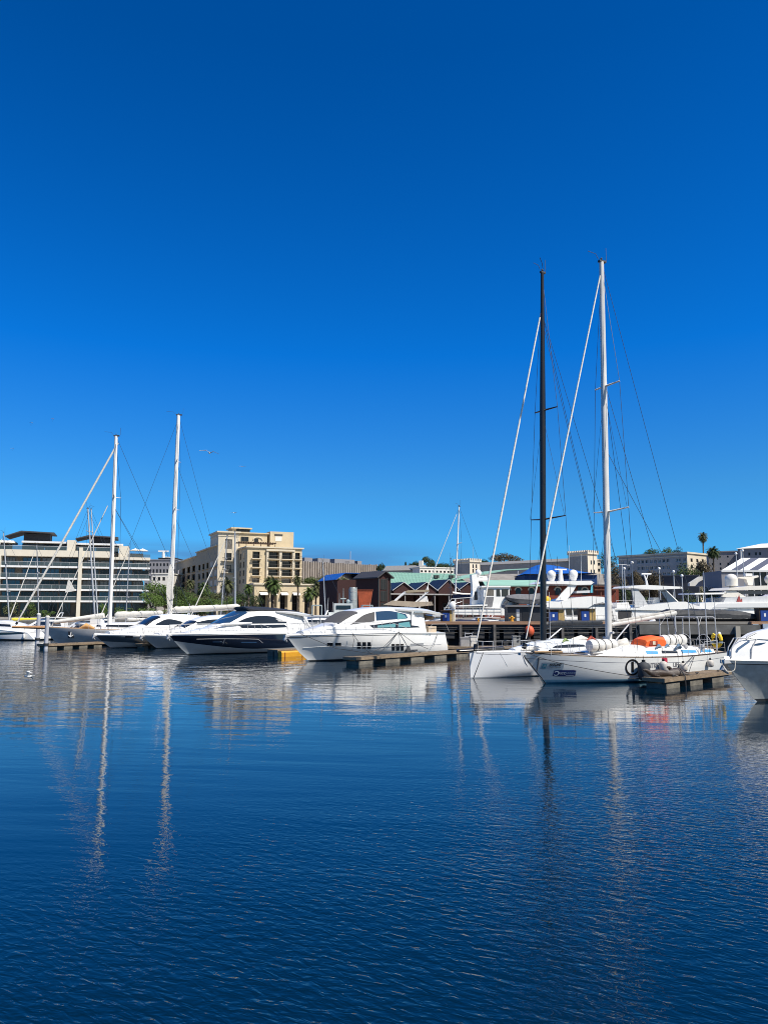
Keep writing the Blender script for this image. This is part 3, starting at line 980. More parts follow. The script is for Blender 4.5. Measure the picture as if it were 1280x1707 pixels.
# blue event tent
f = fr(874, 998, 178, 178)
t = thing('blue_tent', 'large bright blue event tent with a ridged roof behind the brick arcade', 'tent', f.o, f.rz)
L = f.loc(998, 1000)[0]; ze = f.loc(880, 957)[1]; zp = f.loc(910, 939.5, 6)[1]; ze2 = f.loc(995, 955)[1]
b = MB(); b.box((0.2, 0.2, 0), (L - 0.2, 13.8, min(ze, ze2) - 0.2)); b.build('side_wall', mat('dark_blue_canvas', (0.006, 0.045, 0.16), 0.7, var=0.3), t)
b = MB()
rows = []
for i in range(13):
    u = i / 12
    prof = interp([(0, ze), (0.16, zp - 1.0), (0.3, zp), (0.55, zp - 0.5), (0.8, ze2 + 0.9), (1, ze2)], u)
    rows.append([(L * u, 7 + 7.4 * v, (ze + (ze2 - ze) * u) + (prof - (ze + (ze2 - ze) * u)) * (1 - abs(v) ** 1.5)) for v in (-1, -0.75, -0.5, -0.25, 0, 0.25, 0.5, 0.75, 1)])
b.grid(rows); b.grid([[(x, y, z - 0.08) for x, y, z in r] for r in rows[::-1]])
b.build('canopy', BLUET, t, sm=30)

# castle: two battlemented towers and the long grey range
CAST = mat('pale_castle_plaster', (0.66, 0.58, 0.46), 0.9, var=0.12, vscale=0.5)
CASTG = mat('grey_and_shade_castle', (0.36, 0.33, 0.29), 0.9, var=0.15, vscale=0.4)  # grey walls, and the painted shade on the tower sides
def castle(name, label, pa, pc, pb, ptop, pbot, Y):
    # pa..pc is the shaded side, pc..pb the sunlit front
    C = at(pc, pbot, Y)
    rz = R(38)
    f = Frame(C, rz)
    t = thing(name, label, 'tower', C, rz)
    L = f.loc(pb, pbot)[0]; H = f.loc(pc, ptop)[1]
    fs = Frame(C, rz + R(90))
    D = fs.loc(pa, pbot)[0]
    b = MB(); b.box((0, 0, -6), (L, D, H)); b.build('wall', [CAST], t)
    b = MB(); b.box((-0.06, -0.05, -6), (-0.004, D, H - 0.8)); b.build('shade_sheet', CASTG, t)  # darker sheet laid on to paint the shade of this side
    b = MB()
    b.box((-0.5, -0.5, H), (L + 0.5, D + 0.5, H + 0.6))
    n = 6
    for k in range(n):
        x = -0.5 + (L + 1) * k / (n - 0.45)
        b.box((x, -0.5, H + 0.6), (x + (L + 1) / n * 0.55, 0.1, H + 1.5))
    n = 12
    for k in range(1, n):
        y = -0.5 + (D + 1) * k / (n - 0.45)
        b.box((-0.5, y, H + 0.6), (0.1, min(y + (D + 1) / n * 0.55, D + 0.5), H + 1.5))
    b.build('battlement', CAST, t)
    for px in (pc + (pb - pc) * 0.3, pc + (pb - pc) * 0.62):
        for pz in (ptop + (pbot - ptop) * 0.32, ptop + (pbot - ptop) * 0.68):
            x, z = f.loc(px, pz)
            b = MB(); b.box((x - 0.35, -0.04, z - 0.9), (x + 0.35, -0.003, z + 0.7)); b.build('window', GLASS, t)
    return t, f
castle('castle_tower', 'small battlemented castle tower beside the far pines, above the gabled hall', 757, 783, 800, 936.5, 958, 330)
castle('castle_tower', 'tall battlemented castle tower rising behind the blue tent', 949, 980, 996, 923.5, 966, 300)
f, t, L, H = simple_block('castle_annex', 'cream annex at the foot of the tall castle tower', 'building', 990, 1003, 934, 306, 306, CAST, [(938, 943), (948, 953)], 2, base=12)
f = fr(788, 950, 350, 318, 14, 955)
t = thing('castle_range', 'long low grey range running between the two castle towers', 'building', f.o, f.rz)
L = f.loc(950, 955)[0]; H = f.loc(800, 942)[1]
b = MB(); b.box((0, 0, -8), (L, 10, H)); b.build('wall', CASTG, t)
b = MB(); b.prism([(-0.5, -0.4, H), (-0.5, 5, H + 1.5), (-0.5, 10.4, H)], (L + 1, 0, 0)); b.build('roof', mat('grey_slate_roof', (0.22, 0.215, 0.21), 0.8, var=0.2), t)
simple_block('white_cottage', 'low white range of small windows above the green hall roof', 'building', 700, 757, 946.5, 300, 306, WHITEP, [(950.5, 954)], 9, base=10)
f = fr(640, 702, 310, 305, 8, 955)
t = thing('slate_house', 'low slate roofed house left of the white range', 'building', f.o, f.rz)
L = f.loc(702, 955)[0]; H = f.loc(660, 951)[1]
b = MB(); b.box((0, 0, -4), (L, 9, H)); b.build('wall', CASTG, t)
b = MB(); b.prism([(-0.5, -0.4, H), (-0.5, 4.5, H + 2.2), (-0.5, 9.4, H)], (L + 1, 0, 0)); b.build('roof', mat('grey_slate_roof', (0.2, 0.2, 0.2), 0.8), t)
b = MB(); x = f.loc(694, 950)[0]; b.box((x, 3.5, H), (x + 1.5, 5, H + 4)); b.build('chimney', WHITEP, t)

# ------------------------------------------------------------ right hand side
RO = at(1146, 965, 226)
RRZ = math.atan2(-21, 18.5)
RL = Vector((math.cos(RRZ), math.sin(RRZ), 0))
f = Frame((RO.x - RL.x * 30, RO.y - RL.y * 30, 8.0), RRZ)
t = thing('school_building', 'three storey building with a shade-greyed front, square windows and a sunlit end wall', 'building', f.o, f.rz)
L = 30.0
x0 = f.loc(1031, 950)[0]
H = f.loc(1146, 922.5)[1]
rws = [(f.loc(1100, q1)[1], f.loc(1100, q0)[1]) for q0, q1 in ((954, 958.5), (943, 949), (932, 938))]
cs = [(f.loc(p - 2.4, 950)[0], f.loc(p + 2.4, 950)[0]) for p in (1037, 1047, 1064, 1071, 1078, 1085, 1092, 1099, 1106, 1113)] + [(f.loc(1127, 950)[0], f.loc(1134, 950)[0]), (f.loc(1138.5, 950)[0], f.loc(1146, 950)[0] - 0.6)]
b = MB()
wall_grid(b, x0, L, -4, H, cs, rws)
b.box((x0, 0.35, -4), (L, 12, H - 0.02))
b.build('wall', GREYST, t)  # front coloured grey to carry its shade
b = MB(); b.box((L + 0.003, 0.0, -4), (L + 0.06, 12, H - 0.02)); ew = b.build('end_wall', PLASTER, t)  # cream sheet paints the end as sunlit beside the greyed front
b = MB(); b.box((x0 - 0.3, -0.4, H), (L + 0.4, 12.4, H + 0.5)); b.box((x0 - 0.1, -0.15, H - 0.9), (L + 0.15, -0.004, H - 0.6)); b.build('cornice', PLASTER, t)
for xa, xb in cs:
    for z0, z1 in rws:
        window(t, xa, xb, z0, z1, 0.25, None, None, 2, pane=rnd.choice([GLASS, CURT]), fm=FRAMEW)
for yy in (2.0, 5.5, 9.0):
    for z0, z1 in rws:
        b = MB(); b.box((L + 0.062, yy, z0), (L + 0.09, yy + 1.2, z1 - 0.1)); b.build('window', GLASS, t)
# dark retaining wall and white steps
f = fr(1020, 1166, 212, 200)
t = thing('retaining_wall', 'dark grey retaining wall below the three storey building', 'wall', f.o, f.rz)
L = f.loc(1166, 1000)[0]; H = f.loc(1100, 961)[1]
b = MB(); b.box((0, 0, 0), (L, 1.0, H)); b.build('face', mat('dark_grey_wall', (0.075, 0.075, 0.085), 0.9, var=0.2, vscale=0.4), t)
b = MB(); b.box((-0.1, -0.12, H), (L + 0.1, 1.1, H + 0.25)); b.build('coping', mat('dark_coping', (0.11, 0.11, 0.12), 0.9), t)
f = fr(1146, 1205, 188, 188)
t = thing('white_steps', 'white walled flight of steps climbing beside the dark retaining wall', 'steps', f.o, f.rz)
b = MB()
q = [f.loc(*p) for p in ((1149, 977), (1149, 972), (1166, 961), (1176, 961), (1176, 959), (1184, 959), (1184, 965), (1172, 966), (1164, 970), (1158, 977))]
b.prism([(x, 0, z) for x, z in q], (0, 1.2, 0)); b.build('side_wall', WHITEP, t)
q = [f.loc(*p) for p in ((1172, 977), (1172, 967), (1204, 966), (1204, 977))]
b = MB(); b.prism([(x, 0.3, z) for x, z in q], (0, 5, 0)); b.build('landing_wall', LILAC_SHADE, t)
b = MB()
for pz in (961, 963.5):
    x0, z = f.loc(1185, pz, 0.4); x1 = f.loc(1204, pz, 0.4)[0]; b.tube((x0, 0.4, z), (x1, 0.4, z), 0.05)
for k in range(8):
    x, z = f.loc(1185 + 19 * k / 7, 961, 0.4); z1 = f.loc(1185, 966, 0.4)[1]; b.tube((x, 0.4, z1), (x, 0.4, z), 0.04, n=4)
b.build('handrail', FRAMED, t)
# grey warehouse pair
simple_block('grey_warehouse', 'lilac grey warehouse with tiny square windows behind the marquee', 'building', 1184, 1236, 921, 235, 232, LILAC_SHADE, [(946, 950), (938.5, 942.5), (927, 930)], 4, wfill=(0.22, 0.5), skirt=0.2)
f = fr(1234, 1300, 228, 222)
t = thing('white_roofed_hall', 'tall grey hall with a low white hipped roof at the edge of the view', 'building', f.o, f.rz)
L = f.loc(1300, 1000)[0]; H = f.loc(1240, 914.5)[1]; HP = f.loc(1275, 906.5, 8)[1]
rws = [(f.loc(1250, q1)[1], f.loc(1250, q0)[1]) for q0, q1 in ((932, 937), (921, 926))]
cs = [(f.loc(p, 950)[0], f.loc(p + 3.5, 950)[0]) for p in (1248, 1259, 1266, 1284)]
b = MB(); wall_grid(b, 0, L, 0, H, cs, rws); b.box((0, 0.35, 0), (L, 16, H - 0.02)); b.build('wall', LILAC_SHADE, t)
b = MB(); b.grid([[(-0.5, -0.5, H), (L + 0.5, -0.5, H), (L + 0.5, 16.5, H), (-0.5, 16.5, H)], [(L * 0.5, 7, HP), (L * 0.9, 7, HP), (L * 0.9, 9, HP), (L * 0.5, 9, HP)]], True, True, True); b.build('roof', WHITEP, t)
for xa, xb in cs:
    for z0, z1 in rws:
        window(t, xa, xb, z0, z1, 0.25, None, None, 1, pane=GLASS)
b = MB(); x = f.loc(1235, 930)[0]; b.tube((x, -0.3, 0), (x, -0.3, H - 0.3), 0.3); b.build('downpipe', FRAMEW, t)
# striped marquee
f = fr(1204, 1310, 168, 168)
t = thing('striped_marquee', 'white marquee with navy striped roof and glazed side facing the basin', 'tent', f.o, f.rz)
L = f.loc(1310, 1000)[0]; H = f.loc(1240, 949)[1]; HP = f.loc(1275, 931, 5)[1]
xg = f.loc(1244, 970)[0]
xo = f.loc(1236, 931, 5)[0]
b = MB(); b.box((0, 0, 0), (xg, 10, H - 0.3)); b.build('end_wall', LILAC_SHADE, t)  # shade of the white marquee's end is put into this grey
n = 7
for k in range(n):
    a0, a1 = k / n, (k + 1) / n
    b = MB()
    p = [(L * a0, -0.2, H - 0.35), (L * a1, -0.2, H - 0.35), (xo + L * a1, 5, HP), (xo + L * a0, 5, HP)]
    b.prism(p, (0, 0.05, 0.12))
    p = [(xo + L * a0, 5.06, HP), (xo + L * a1, 5.06, HP), (xo * 1.6 + L * a1, 10.2, H - 0.35), (xo * 1.6 + L * a0, 10.2, H - 0.35)]
    b.prism(p, (0, 0.05, 0.12))
    b.build('roof_stripe', mat('marquee_white', (0.75, 0.75, 0.74), 0.7, var=0.05) if k % 2 == 0 else mat('marquee_navy', (0.075, 0.085, 0.13), 0.6, var=0.2), t)
k = xg + 0.05
while k < L:
    b = MB(); b.box((k, 0.3, 0.1), (k + 1.3, 0.36, H - 0.5)); w_ = b.build('window', GLASS, t)
    b = MB(); b.box((k - 0.08, 0.1, 0.1), (k + 0.12, 0.298, H - 0.4)); b.build('window_frame', FRAMEW, w_)
    k += 1.5
b = MB(); b.box((xg + 0.02, 0.7, 0), (L, 9.8, H - 0.6)); b.build('interior', DARKW, t)
b = MB(); b.box((-0.05, -0.25, H - 0.6), (L, -0.21, H - 0.2)); b.build('fascia', FRAMEW, t)

# ------------------------------------------------------------ trees, palms and hedges
def leaf_mat(name, c1, c2):
    return mat(name, c1, 0.75, var=0.5, vscale=0.35, col2=c2, spec=0.25)
LEAFS = [leaf_mat('leaf_dark', (0.052, 0.078, 0.024), (0.02, 0.034, 0.011)), leaf_mat('leaf_mid', (0.085, 0.13, 0.03), (0.035, 0.06, 0.016)),
         leaf_mat('leaf_bright', (0.13, 0.20, 0.04), (0.055, 0.10, 0.022)), leaf_mat('leaf_olive', (0.11, 0.12, 0.05), (0.05, 0.058, 0.024)),
         leaf_mat('leaf_brown', (0.13, 0.10, 0.055), (0.05, 0.042, 0.025))]
BARK = mat('tree_bark', (0.11, 0.085, 0.06), 0.95, var=0.4, vscale=3, bump=0.5)
PALMB = mat('palm_bark', (0.13, 0.10, 0.07), 0.95, var=0.4, vscale=4, bump=0.7)

def leaves(mb, c, r, n, size, rg, squash=1.0):
    for _ in range(n):
        while True:
            v = Vector((rg.uniform(-1, 1), rg.uniform(-1, 1), rg.uniform(-1, 1)))
            if 0.1 < v.length < 1:
                break
        v = v * (v.length ** -0.45)
        if v.length > 1.08: v *= 1.08 / v.length
        p = Vector(c) + Vector((v.x * r[0], v.y * r[1], v.z * r[2] * squash))
        a = Vector((rg.uniform(-1, 1), rg.uniform(-1, 1), rg.uniform(-0.7, 0.7))).normalized()
        d = (v.normalized() + Vector((0, 0, 0.5)) + Vector((rg.uniform(-.6, .6), rg.uniform(-.6, .6), rg.uniform(-.6, .6)))).cross(a)
        if d.length < 0.1: continue
        d.normalize()
        s = size * rg.uniform(0.5, 1.3)
        mb.f([p - a * s, p + d * s * 0.55, p + a * s, p - d * s * 0.55])

def crown_mesh(kind, seed):
    rg = random.Random(seed)
    b = MB(); tr = MB()
    if kind == 'broad':          # unit tree: height 1
        tips = []
        tr.path([(0, 0, 0), (0.01, 0, 0.2), (0.0, 0.01, 0.42)], [0.035, 0.028, 0.02], 7)
        for k in range(13):
            a = k * 2.4 + rg.uniform(-.3, .3)
            rr = rg.uniform(0.14, 0.40)
            z = rg.uniform(0.42, 0.90) - rr * 0.2
            tr.path([(0, 0, rg.uniform(0.25, 0.42)), (math.cos(a) * rr * 0.5, math.sin(a) * rr * 0.5, z * 0.8), (math.cos(a) * rr, math.sin(a) * rr, z)], [0.015, 0.010, 0.004], 5)
            tips.append((math.cos(a) * rr, math.sin(a) * rr, z))
        for p in tips:
            s = rg.uniform(0.10, 0.19)
            leaves(b, p, (s * 1.2, s * 1.2, s * 0.85), 210, 0.022, rg)
        leaves(b, (0, 0, 0.72), (0.22, 0.22, 0.2), 260, 0.024, rg)
    elif kind == 'pine':         # umbrella pine, flat topped
        tr.path([(0, 0, 0), (0.02, 0, 0.35), (0.0, 0.02, 0.6)], [0.035, 0.028, 0.02], 7)
        for k in range(12):
            a = k * 2.4 + rg.uniform(-.4, .4)
            rr = rg.uniform(0.2, 0.62)
            z = 0.83 - rr * rr * 0.25 + rg.uniform(-0.05, 0.06)
            tr.path([(0, 0, 0.5), (math.cos(a) * rr * 0.6, math.sin(a) * rr * 0.6, z * 0.9), (math.cos(a) * rr, math.sin(a) * rr, z)], [0.016, 0.010, 0.004], 5)
            s = rg.uniform(0.13, 0.22)
            leaves(b, (math.cos(a) * rr, math.sin(a) * rr, z), (s * 1.25, s * 1.25, s * 0.55), 230, 0.024, rg)
        leaves(b, (0, 0, 0.86), (0.3, 0.3, 0.13), 300, 0.024, rg)
    elif kind == 'cypress':
        tr.path([(0, 0, 0), (0, 0, 0.5)], [0.03, 0.01], 6)
        for k in range(9):
            z = 0.12 + k * 0.095
            rr = 0.16 * math.sin(math.pi * min(1, (z + 0.08))) + 0.03
            leaves(b, (rg.uniform(-.02, .02), rg.uniform(-.02, .02), z), (rr, rr, 0.09), 130, 0.03, rg)
    elif kind == 'bush':
        for k in range(4):
            a = k * 1.6
            tr.path([(0, 0, 0), (0.25 * math.cos(a), 0.25 * math.sin(a), 0.5)], [0.03, 0.012], 5)
        for k in range(11):
            a = rg.uniform(0, 6.28); rr = rg.uniform(0, 0.5)
            z = rg.uniform(0.2, 0.78) - rr * 0.2
            s = rg.uniform(0.16, 0.28)
            leaves(b, (math.cos(a) * rr, math.sin(a) * rr, z), (s, s, s * 0.8), 130, 0.038, rg)
    return b, tr

PROTO = {}
def tree(kind, name, label, cat, loc, h, wd, leaf, seed=1, group=None, rz=None):
    key = (kind, seed % 4, leaf.name)
    if key not in PROTO:
        b, tr = crown_mesh(kind, 11 * (seed % 4) + len(kind))
        t = thing(name, label, cat, loc, 0, group)
        b.build('crown', leaf, t)
        tr.build('trunk', BARK, t)
        PROTO[key] = t
        t.scale = (wd, wd, h)
        t.rotation_euler.z = rz if rz is not None else seed * 1.7
        return t
    t = dup(PROTO[key], loc, rz if rz is not None else seed * 1.7, label, group, (wd, wd, h))
    t.name = name
    t['category'] = cat
    if not group and 'group' in t: del t['group']
    return t

def palm_mesh(h, nf, fl, seed, droop=1.0):
    rg = random.Random(seed)
    tr = MB()
    tr.path([(0.15 * math.sin(k * 0.5) * k / 8, 0, h * k / 8) for k in range(9)], [0.30 - 0.012 * k for k in range(8)] + [0.24], 9)
    b = MB()
    top = Vector((0.15 * math.sin(4.0), 0, h))
    for k in range(nf):
        a = k * 2.399963 + rg.uniform(-.15, .15)
        el = R(80) - R(150) * (k / nf) ** 0.85 * droop
        d = Vector((math.cos(a) * math.cos(el), math.sin(a) * math.cos(el), math.sin(el)))
        side = Vector((-math.sin(a), math.cos(a), 0))
        p = top.copy()
        L_ = fl * rg.uniform(0.85, 1.1)
        n = 7
        pts = [p.copy()]
        for i in range(n):
            p = p + d * L_ / n
            pts.append(p.copy())
            d = (d + Vector((0, 0, -0.20 - 0.05 * i))).normalized()
        b.path(pts, [0.05] * 3 + [0.03] * 3 + [0.012] * 2, 4)
        for i in range(1, n + 1):
            q = pts[i]
            dd = (pts[i] - pts[i - 1]).normalized()
            wl = fl * 0.28 * math.sin(math.pi * (0.18 + 0.8 * i / (n + 0.6)))
            for s in (-1, 1):
                for off in (0.0, 0.33, 0.66):
                    q2 = pts[i - 1].lerp(q, off)
                    tip = q2 + side * s * wl + dd * wl * 0.75 + Vector((0, 0, -wl * 0.35))
                    b.f([q2, q2 + dd * fl * 0.055, tip])
    return tr, b

def palm(label, loc, h, nf=44, fl=2.6, seed=1, leaf=None, group=None, droop=1.0):
    t = thing('palm_tree', label, 'palm tree', loc, seed * 2.1, group)
    tr, b = palm_mesh(h, nf, fl, seed, droop)
    tr.build('trunk', PALMB, t)
    b.build('crown', leaf or LEAFS[1], t)
    return t

def gtree(kind, name, label, cat, px, ptop, pbase, Y, pw, leaf, seed, group=None):
    """stand a tree on the ground with its crown where it is seen; pw is its crown width in photo pixels"""
    p = at(px, ptop, Y)
    z0 = land_height(p.x, Y)
    if pbase is not None:
        z0 = max(z0, at(px, pbase, Y).z)
    h = p.z - z0
    if kind == 'broad' and Y < 275: pw *= 1.25
    cw = {'broad': 0.98, 'pine': 1.5, 'cypress': 0.4, 'bush': 1.35}[kind]
    return tree(kind, name, label, cat, (p.x, Y, z0), h, pw * Y / F / cw, leaf, seed, group)

G1 = 'garden trees before the hotel wing'
for i, (px, pt, Y, pw, lf, lab) in enumerate((
        (292, 972, 196, 40, 0, 'dark dense tree behind the tall white mast below the wing'),
        (344, 978, 200, 36, 1, 'dense green tree below the middle windows of the hotel wing'),
        (372, 986, 182, 34, 3, 'olive tree between the two straight grey masts'),
        (424, 988, 196, 26, 0, 'low dark tree at the sunlit corner of the hotel block'),
        (318, 992, 176, 36, 2, 'bright leafy tree right of the dark dense one'),
        (262, 966, 178, 46, 2, 'leafy green tree beside the end of the apartment block'),
        (254, 985, 172, 36, 2, 'low bright green tree against the apartment block corner'),
        (276, 978, 190, 34, 1, 'round dark tree left of the tall white mast'),
        (306, 982, 186, 40, 1, 'spreading tree right of the tall white mast, below the hotel wing'),
        (330, 988, 180, 34, 3, 'olive green tree in the middle of the hotel wing garden'),
        (352, 984, 194, 30, 1, 'rounded tree below the corner of the hotel wing'),
        (358, 995, 176, 30, 2, 'bright bushy tree between the two thin masts'),
        (384, 994, 172, 34, 2, 'bright bushy tree at the foot of the grey mast'),
        (404, 985, 190, 30, 0, 'dark tree against the shaded side of the hotel block'),
        (520, 960, 262, 40, 1, 'green tree below the ribbed silo, beside the hotel'),
        (545, 954, 258, 36, 3, 'tall olive tree before the ribbed silo'),
        (570, 956, 255, 34, 1, 'bushy tree before the silo at the blue roof'),
        (598, 958, 265, 40, 0, 'dark tree behind the blue tarpaulin roof'),
        (632, 954, 270, 34, 1, 'small tree behind the glazed tower'))):
    gtree('broad', 'broadleaf_tree', lab, 'tree', px, pt, None, Y, pw, LEAFS[lf], i, G1)
G2 = 'clipped hedges along the marina walk'
for i, (px, pt, Y, pw, lf, lab) in enumerate((
        (20, 998, 168, 40, 3, 'hedge bush below the apartments at the edge of the view'), (52, 1000, 166, 34, 1, 'flowering hedge bush between two thin masts'),
        (80, 1012, 160, 30, 2, 'small round bush in front of the long forestay'), (172, 1000, 165, 26, 2, 'green bush seen beside the paired masts'),
        (205, 1008, 164, 44, 2, 'low hedge right of the tall white mast'), (236, 1011, 160, 40, 2, 'bright low hedge below the last balcony'),
        (262, 1008, 160, 36, 2, 'bright clipped hedge under the leafy tree'), (300, 1004, 164, 40, 1, 'dark hedge beside the second tall mast'),
        (336, 1002, 162, 40, 0, 'dark bush before the hotel garden trees'))):
    gtree('bush', 'hedge_bush', lab, 'bush', px, pt, None, Y, pw, LEAFS[lf], i, G2)
for i, (px, pt, Y, lab) in enumerate((
        (318, 965, 205, 'palm before the far end of the shaded hotel wing'), (340, 972, 200, 'short palm before the middle of the hotel wing'),
        (380, 966, 190, 'palm in front of the hotel tower foot'), (415, 972, 178, 'broad palm at the corner of the hotel block'),
        (449, 962, 182, 'pair palm rising before the hotel podium, nearer the tower'), (457, 966, 176, 'pair palm rising before the hotel podium, nearer the silo'),
        (497, 958, 186, 'tall palm at the far corner of the hotel block'), (515, 980, 170, 'short palm before the end bay of the podium'),
        (527, 972, 188, 'slender palm beside the end of the podium'), (560, 966, 175, 'palm next to the dark brick shed'))):
    p = at(px, pt, Y)
    palm(lab, (p.x, Y, QUAYZ), p.z - QUAYZ - 1.2, 40, 1.7 + 0.4 * (i % 3), i + 3, LEAFS[1 if i % 2 else 3], 'palms along the hotel front')
G3 = 'trees on the rise behind the sheds'
for i, (k, px, pt, pb, Y, pw, lf, lab) in enumerate((
        ('pine', 636, 937, None, 420, 22, 0, 'dark pine at the end of the ribbed silo'), ('broad', 652, 943, None, 410, 26, 0, 'low dark tree next to the pine by the silo'),
        ('broad', 673, 941, None, 400, 24, 0, 'low dark tree midway between silo and round pine'), ('cypress', 676, 934.5, None, 405, 10, 0, 'small pointed cypress above the green hall'),
        ('pine', 693, 934, None, 400, 26, 0, 'dark pine left of the big round crown'), ('broad', 715, 926, None, 395, 34, 0, 'large round dark crown above the white range'),
        ('pine', 738, 937, None, 400, 30, 0, 'flat dark pine left of the thin white mast'), ('broad', 752, 938, None, 390, 26, 0, 'dark tree beside the small castle tower'),
        ('pine', 806, 931, None, 372, 26, 0, 'dark pine touching the small castle tower'), ('pine', 840, 920.5, None, 368, 60, 4, 'wide brown green domed pine above the long grey range'),
        ('broad', 905, 936, None, 385, 20, 0, 'low tree top above the grey range by the black mast'), ('broad', 930, 935, None, 385, 24, 0, 'low tree top left of the tall castle tower'),
        ('broad', 1010, 920, None, 330, 34, 0, 'dark tree behind the aluminium mast'), ('broad', 1084, 913, None, 290, 34, 1, 'leafy tree over the roof of the three storey building, nearer its middle'),
        ('broad', 1112, 909, None, 286, 38, 1, 'tallest leafy tree over the roof of the three storey building'), ('broad', 1126, 911, None, 295, 26, 0, 'dark tree over the sunlit end of the three storey building'),
        ('broad', 1022, 935, None, 255, 30, 4, 'bare brownish tree beside the foot of the aluminium mast'))):
    gtree(k, 'hill_tree', lab, 'tree', px, pt, pb, Y, pw, LEAFS[lf], i + 1, G3)
G4 = 'street trees before the dark retaining wall'
for i, (k, px, pt, Y, pw, lf, lab) in enumerate((
        ('broad', 1030, 955, 196, 26, 4, 'brown street tree right of the aluminium mast'), ('broad', 1062, 948, 205, 26, 4, 'brown street tree below the row of windows'),
        ('broad', 1090, 944, 205, 24, 4, 'taller brown street tree below the row of windows'), ('broad', 1133, 936, 208, 34, 1, 'dense green street tree before the three storey building'),
        ('broad', 1158, 938, 212, 20, 0, 'dark narrow street tree at the sunlit end wall'), ('broad', 1172, 930, 214, 30, 4, 'bare brown street tree between the two grey buildings'),
        ('broad', 1040, 968, 180, 22, 0, 'small dark tree near the marina lamp posts'))):
    gtree(k, 'street_tree', lab, 'tree', px, pt, None, Y, pw, LEAFS[lf], i + 5, G4)
for i, (px, pt, Y, pw, lab) in enumerate(((1152, 974, 170, 44, 'dark green shrub bed below the white steps'), (1180, 972, 172, 50, 'dark green shrub bed left of the marquee'), (1130, 982, 165, 60, 'low shrub bed behind the flybridge yachts'), (1065, 985, 160, 60, 'low shrubs behind the open backed yacht'))):
    gtree('bush', 'shrub_bed', lab, 'shrub', px, pt, None, Y, pw, LEAFS[0], i, 'shrub beds on the quay')
p = at(1170, 890, 236)
palm('tall slim palm standing alone above the grey roofs', (p.x, 236, QUAYZ), p.z - QUAYZ - 0.8, 60, 2.0, 31, LEAFS[3], None, 1.15)
p = at(1187, 912, 228)
palm('broad feathery palm beside the lilac grey warehouse', (p.x, 228, QUAYZ), p.z - QUAYZ - 1.6, 54, 2.6, 37, LEAFS[0], None, 0.75)

GLASS = GLASS_BOAT
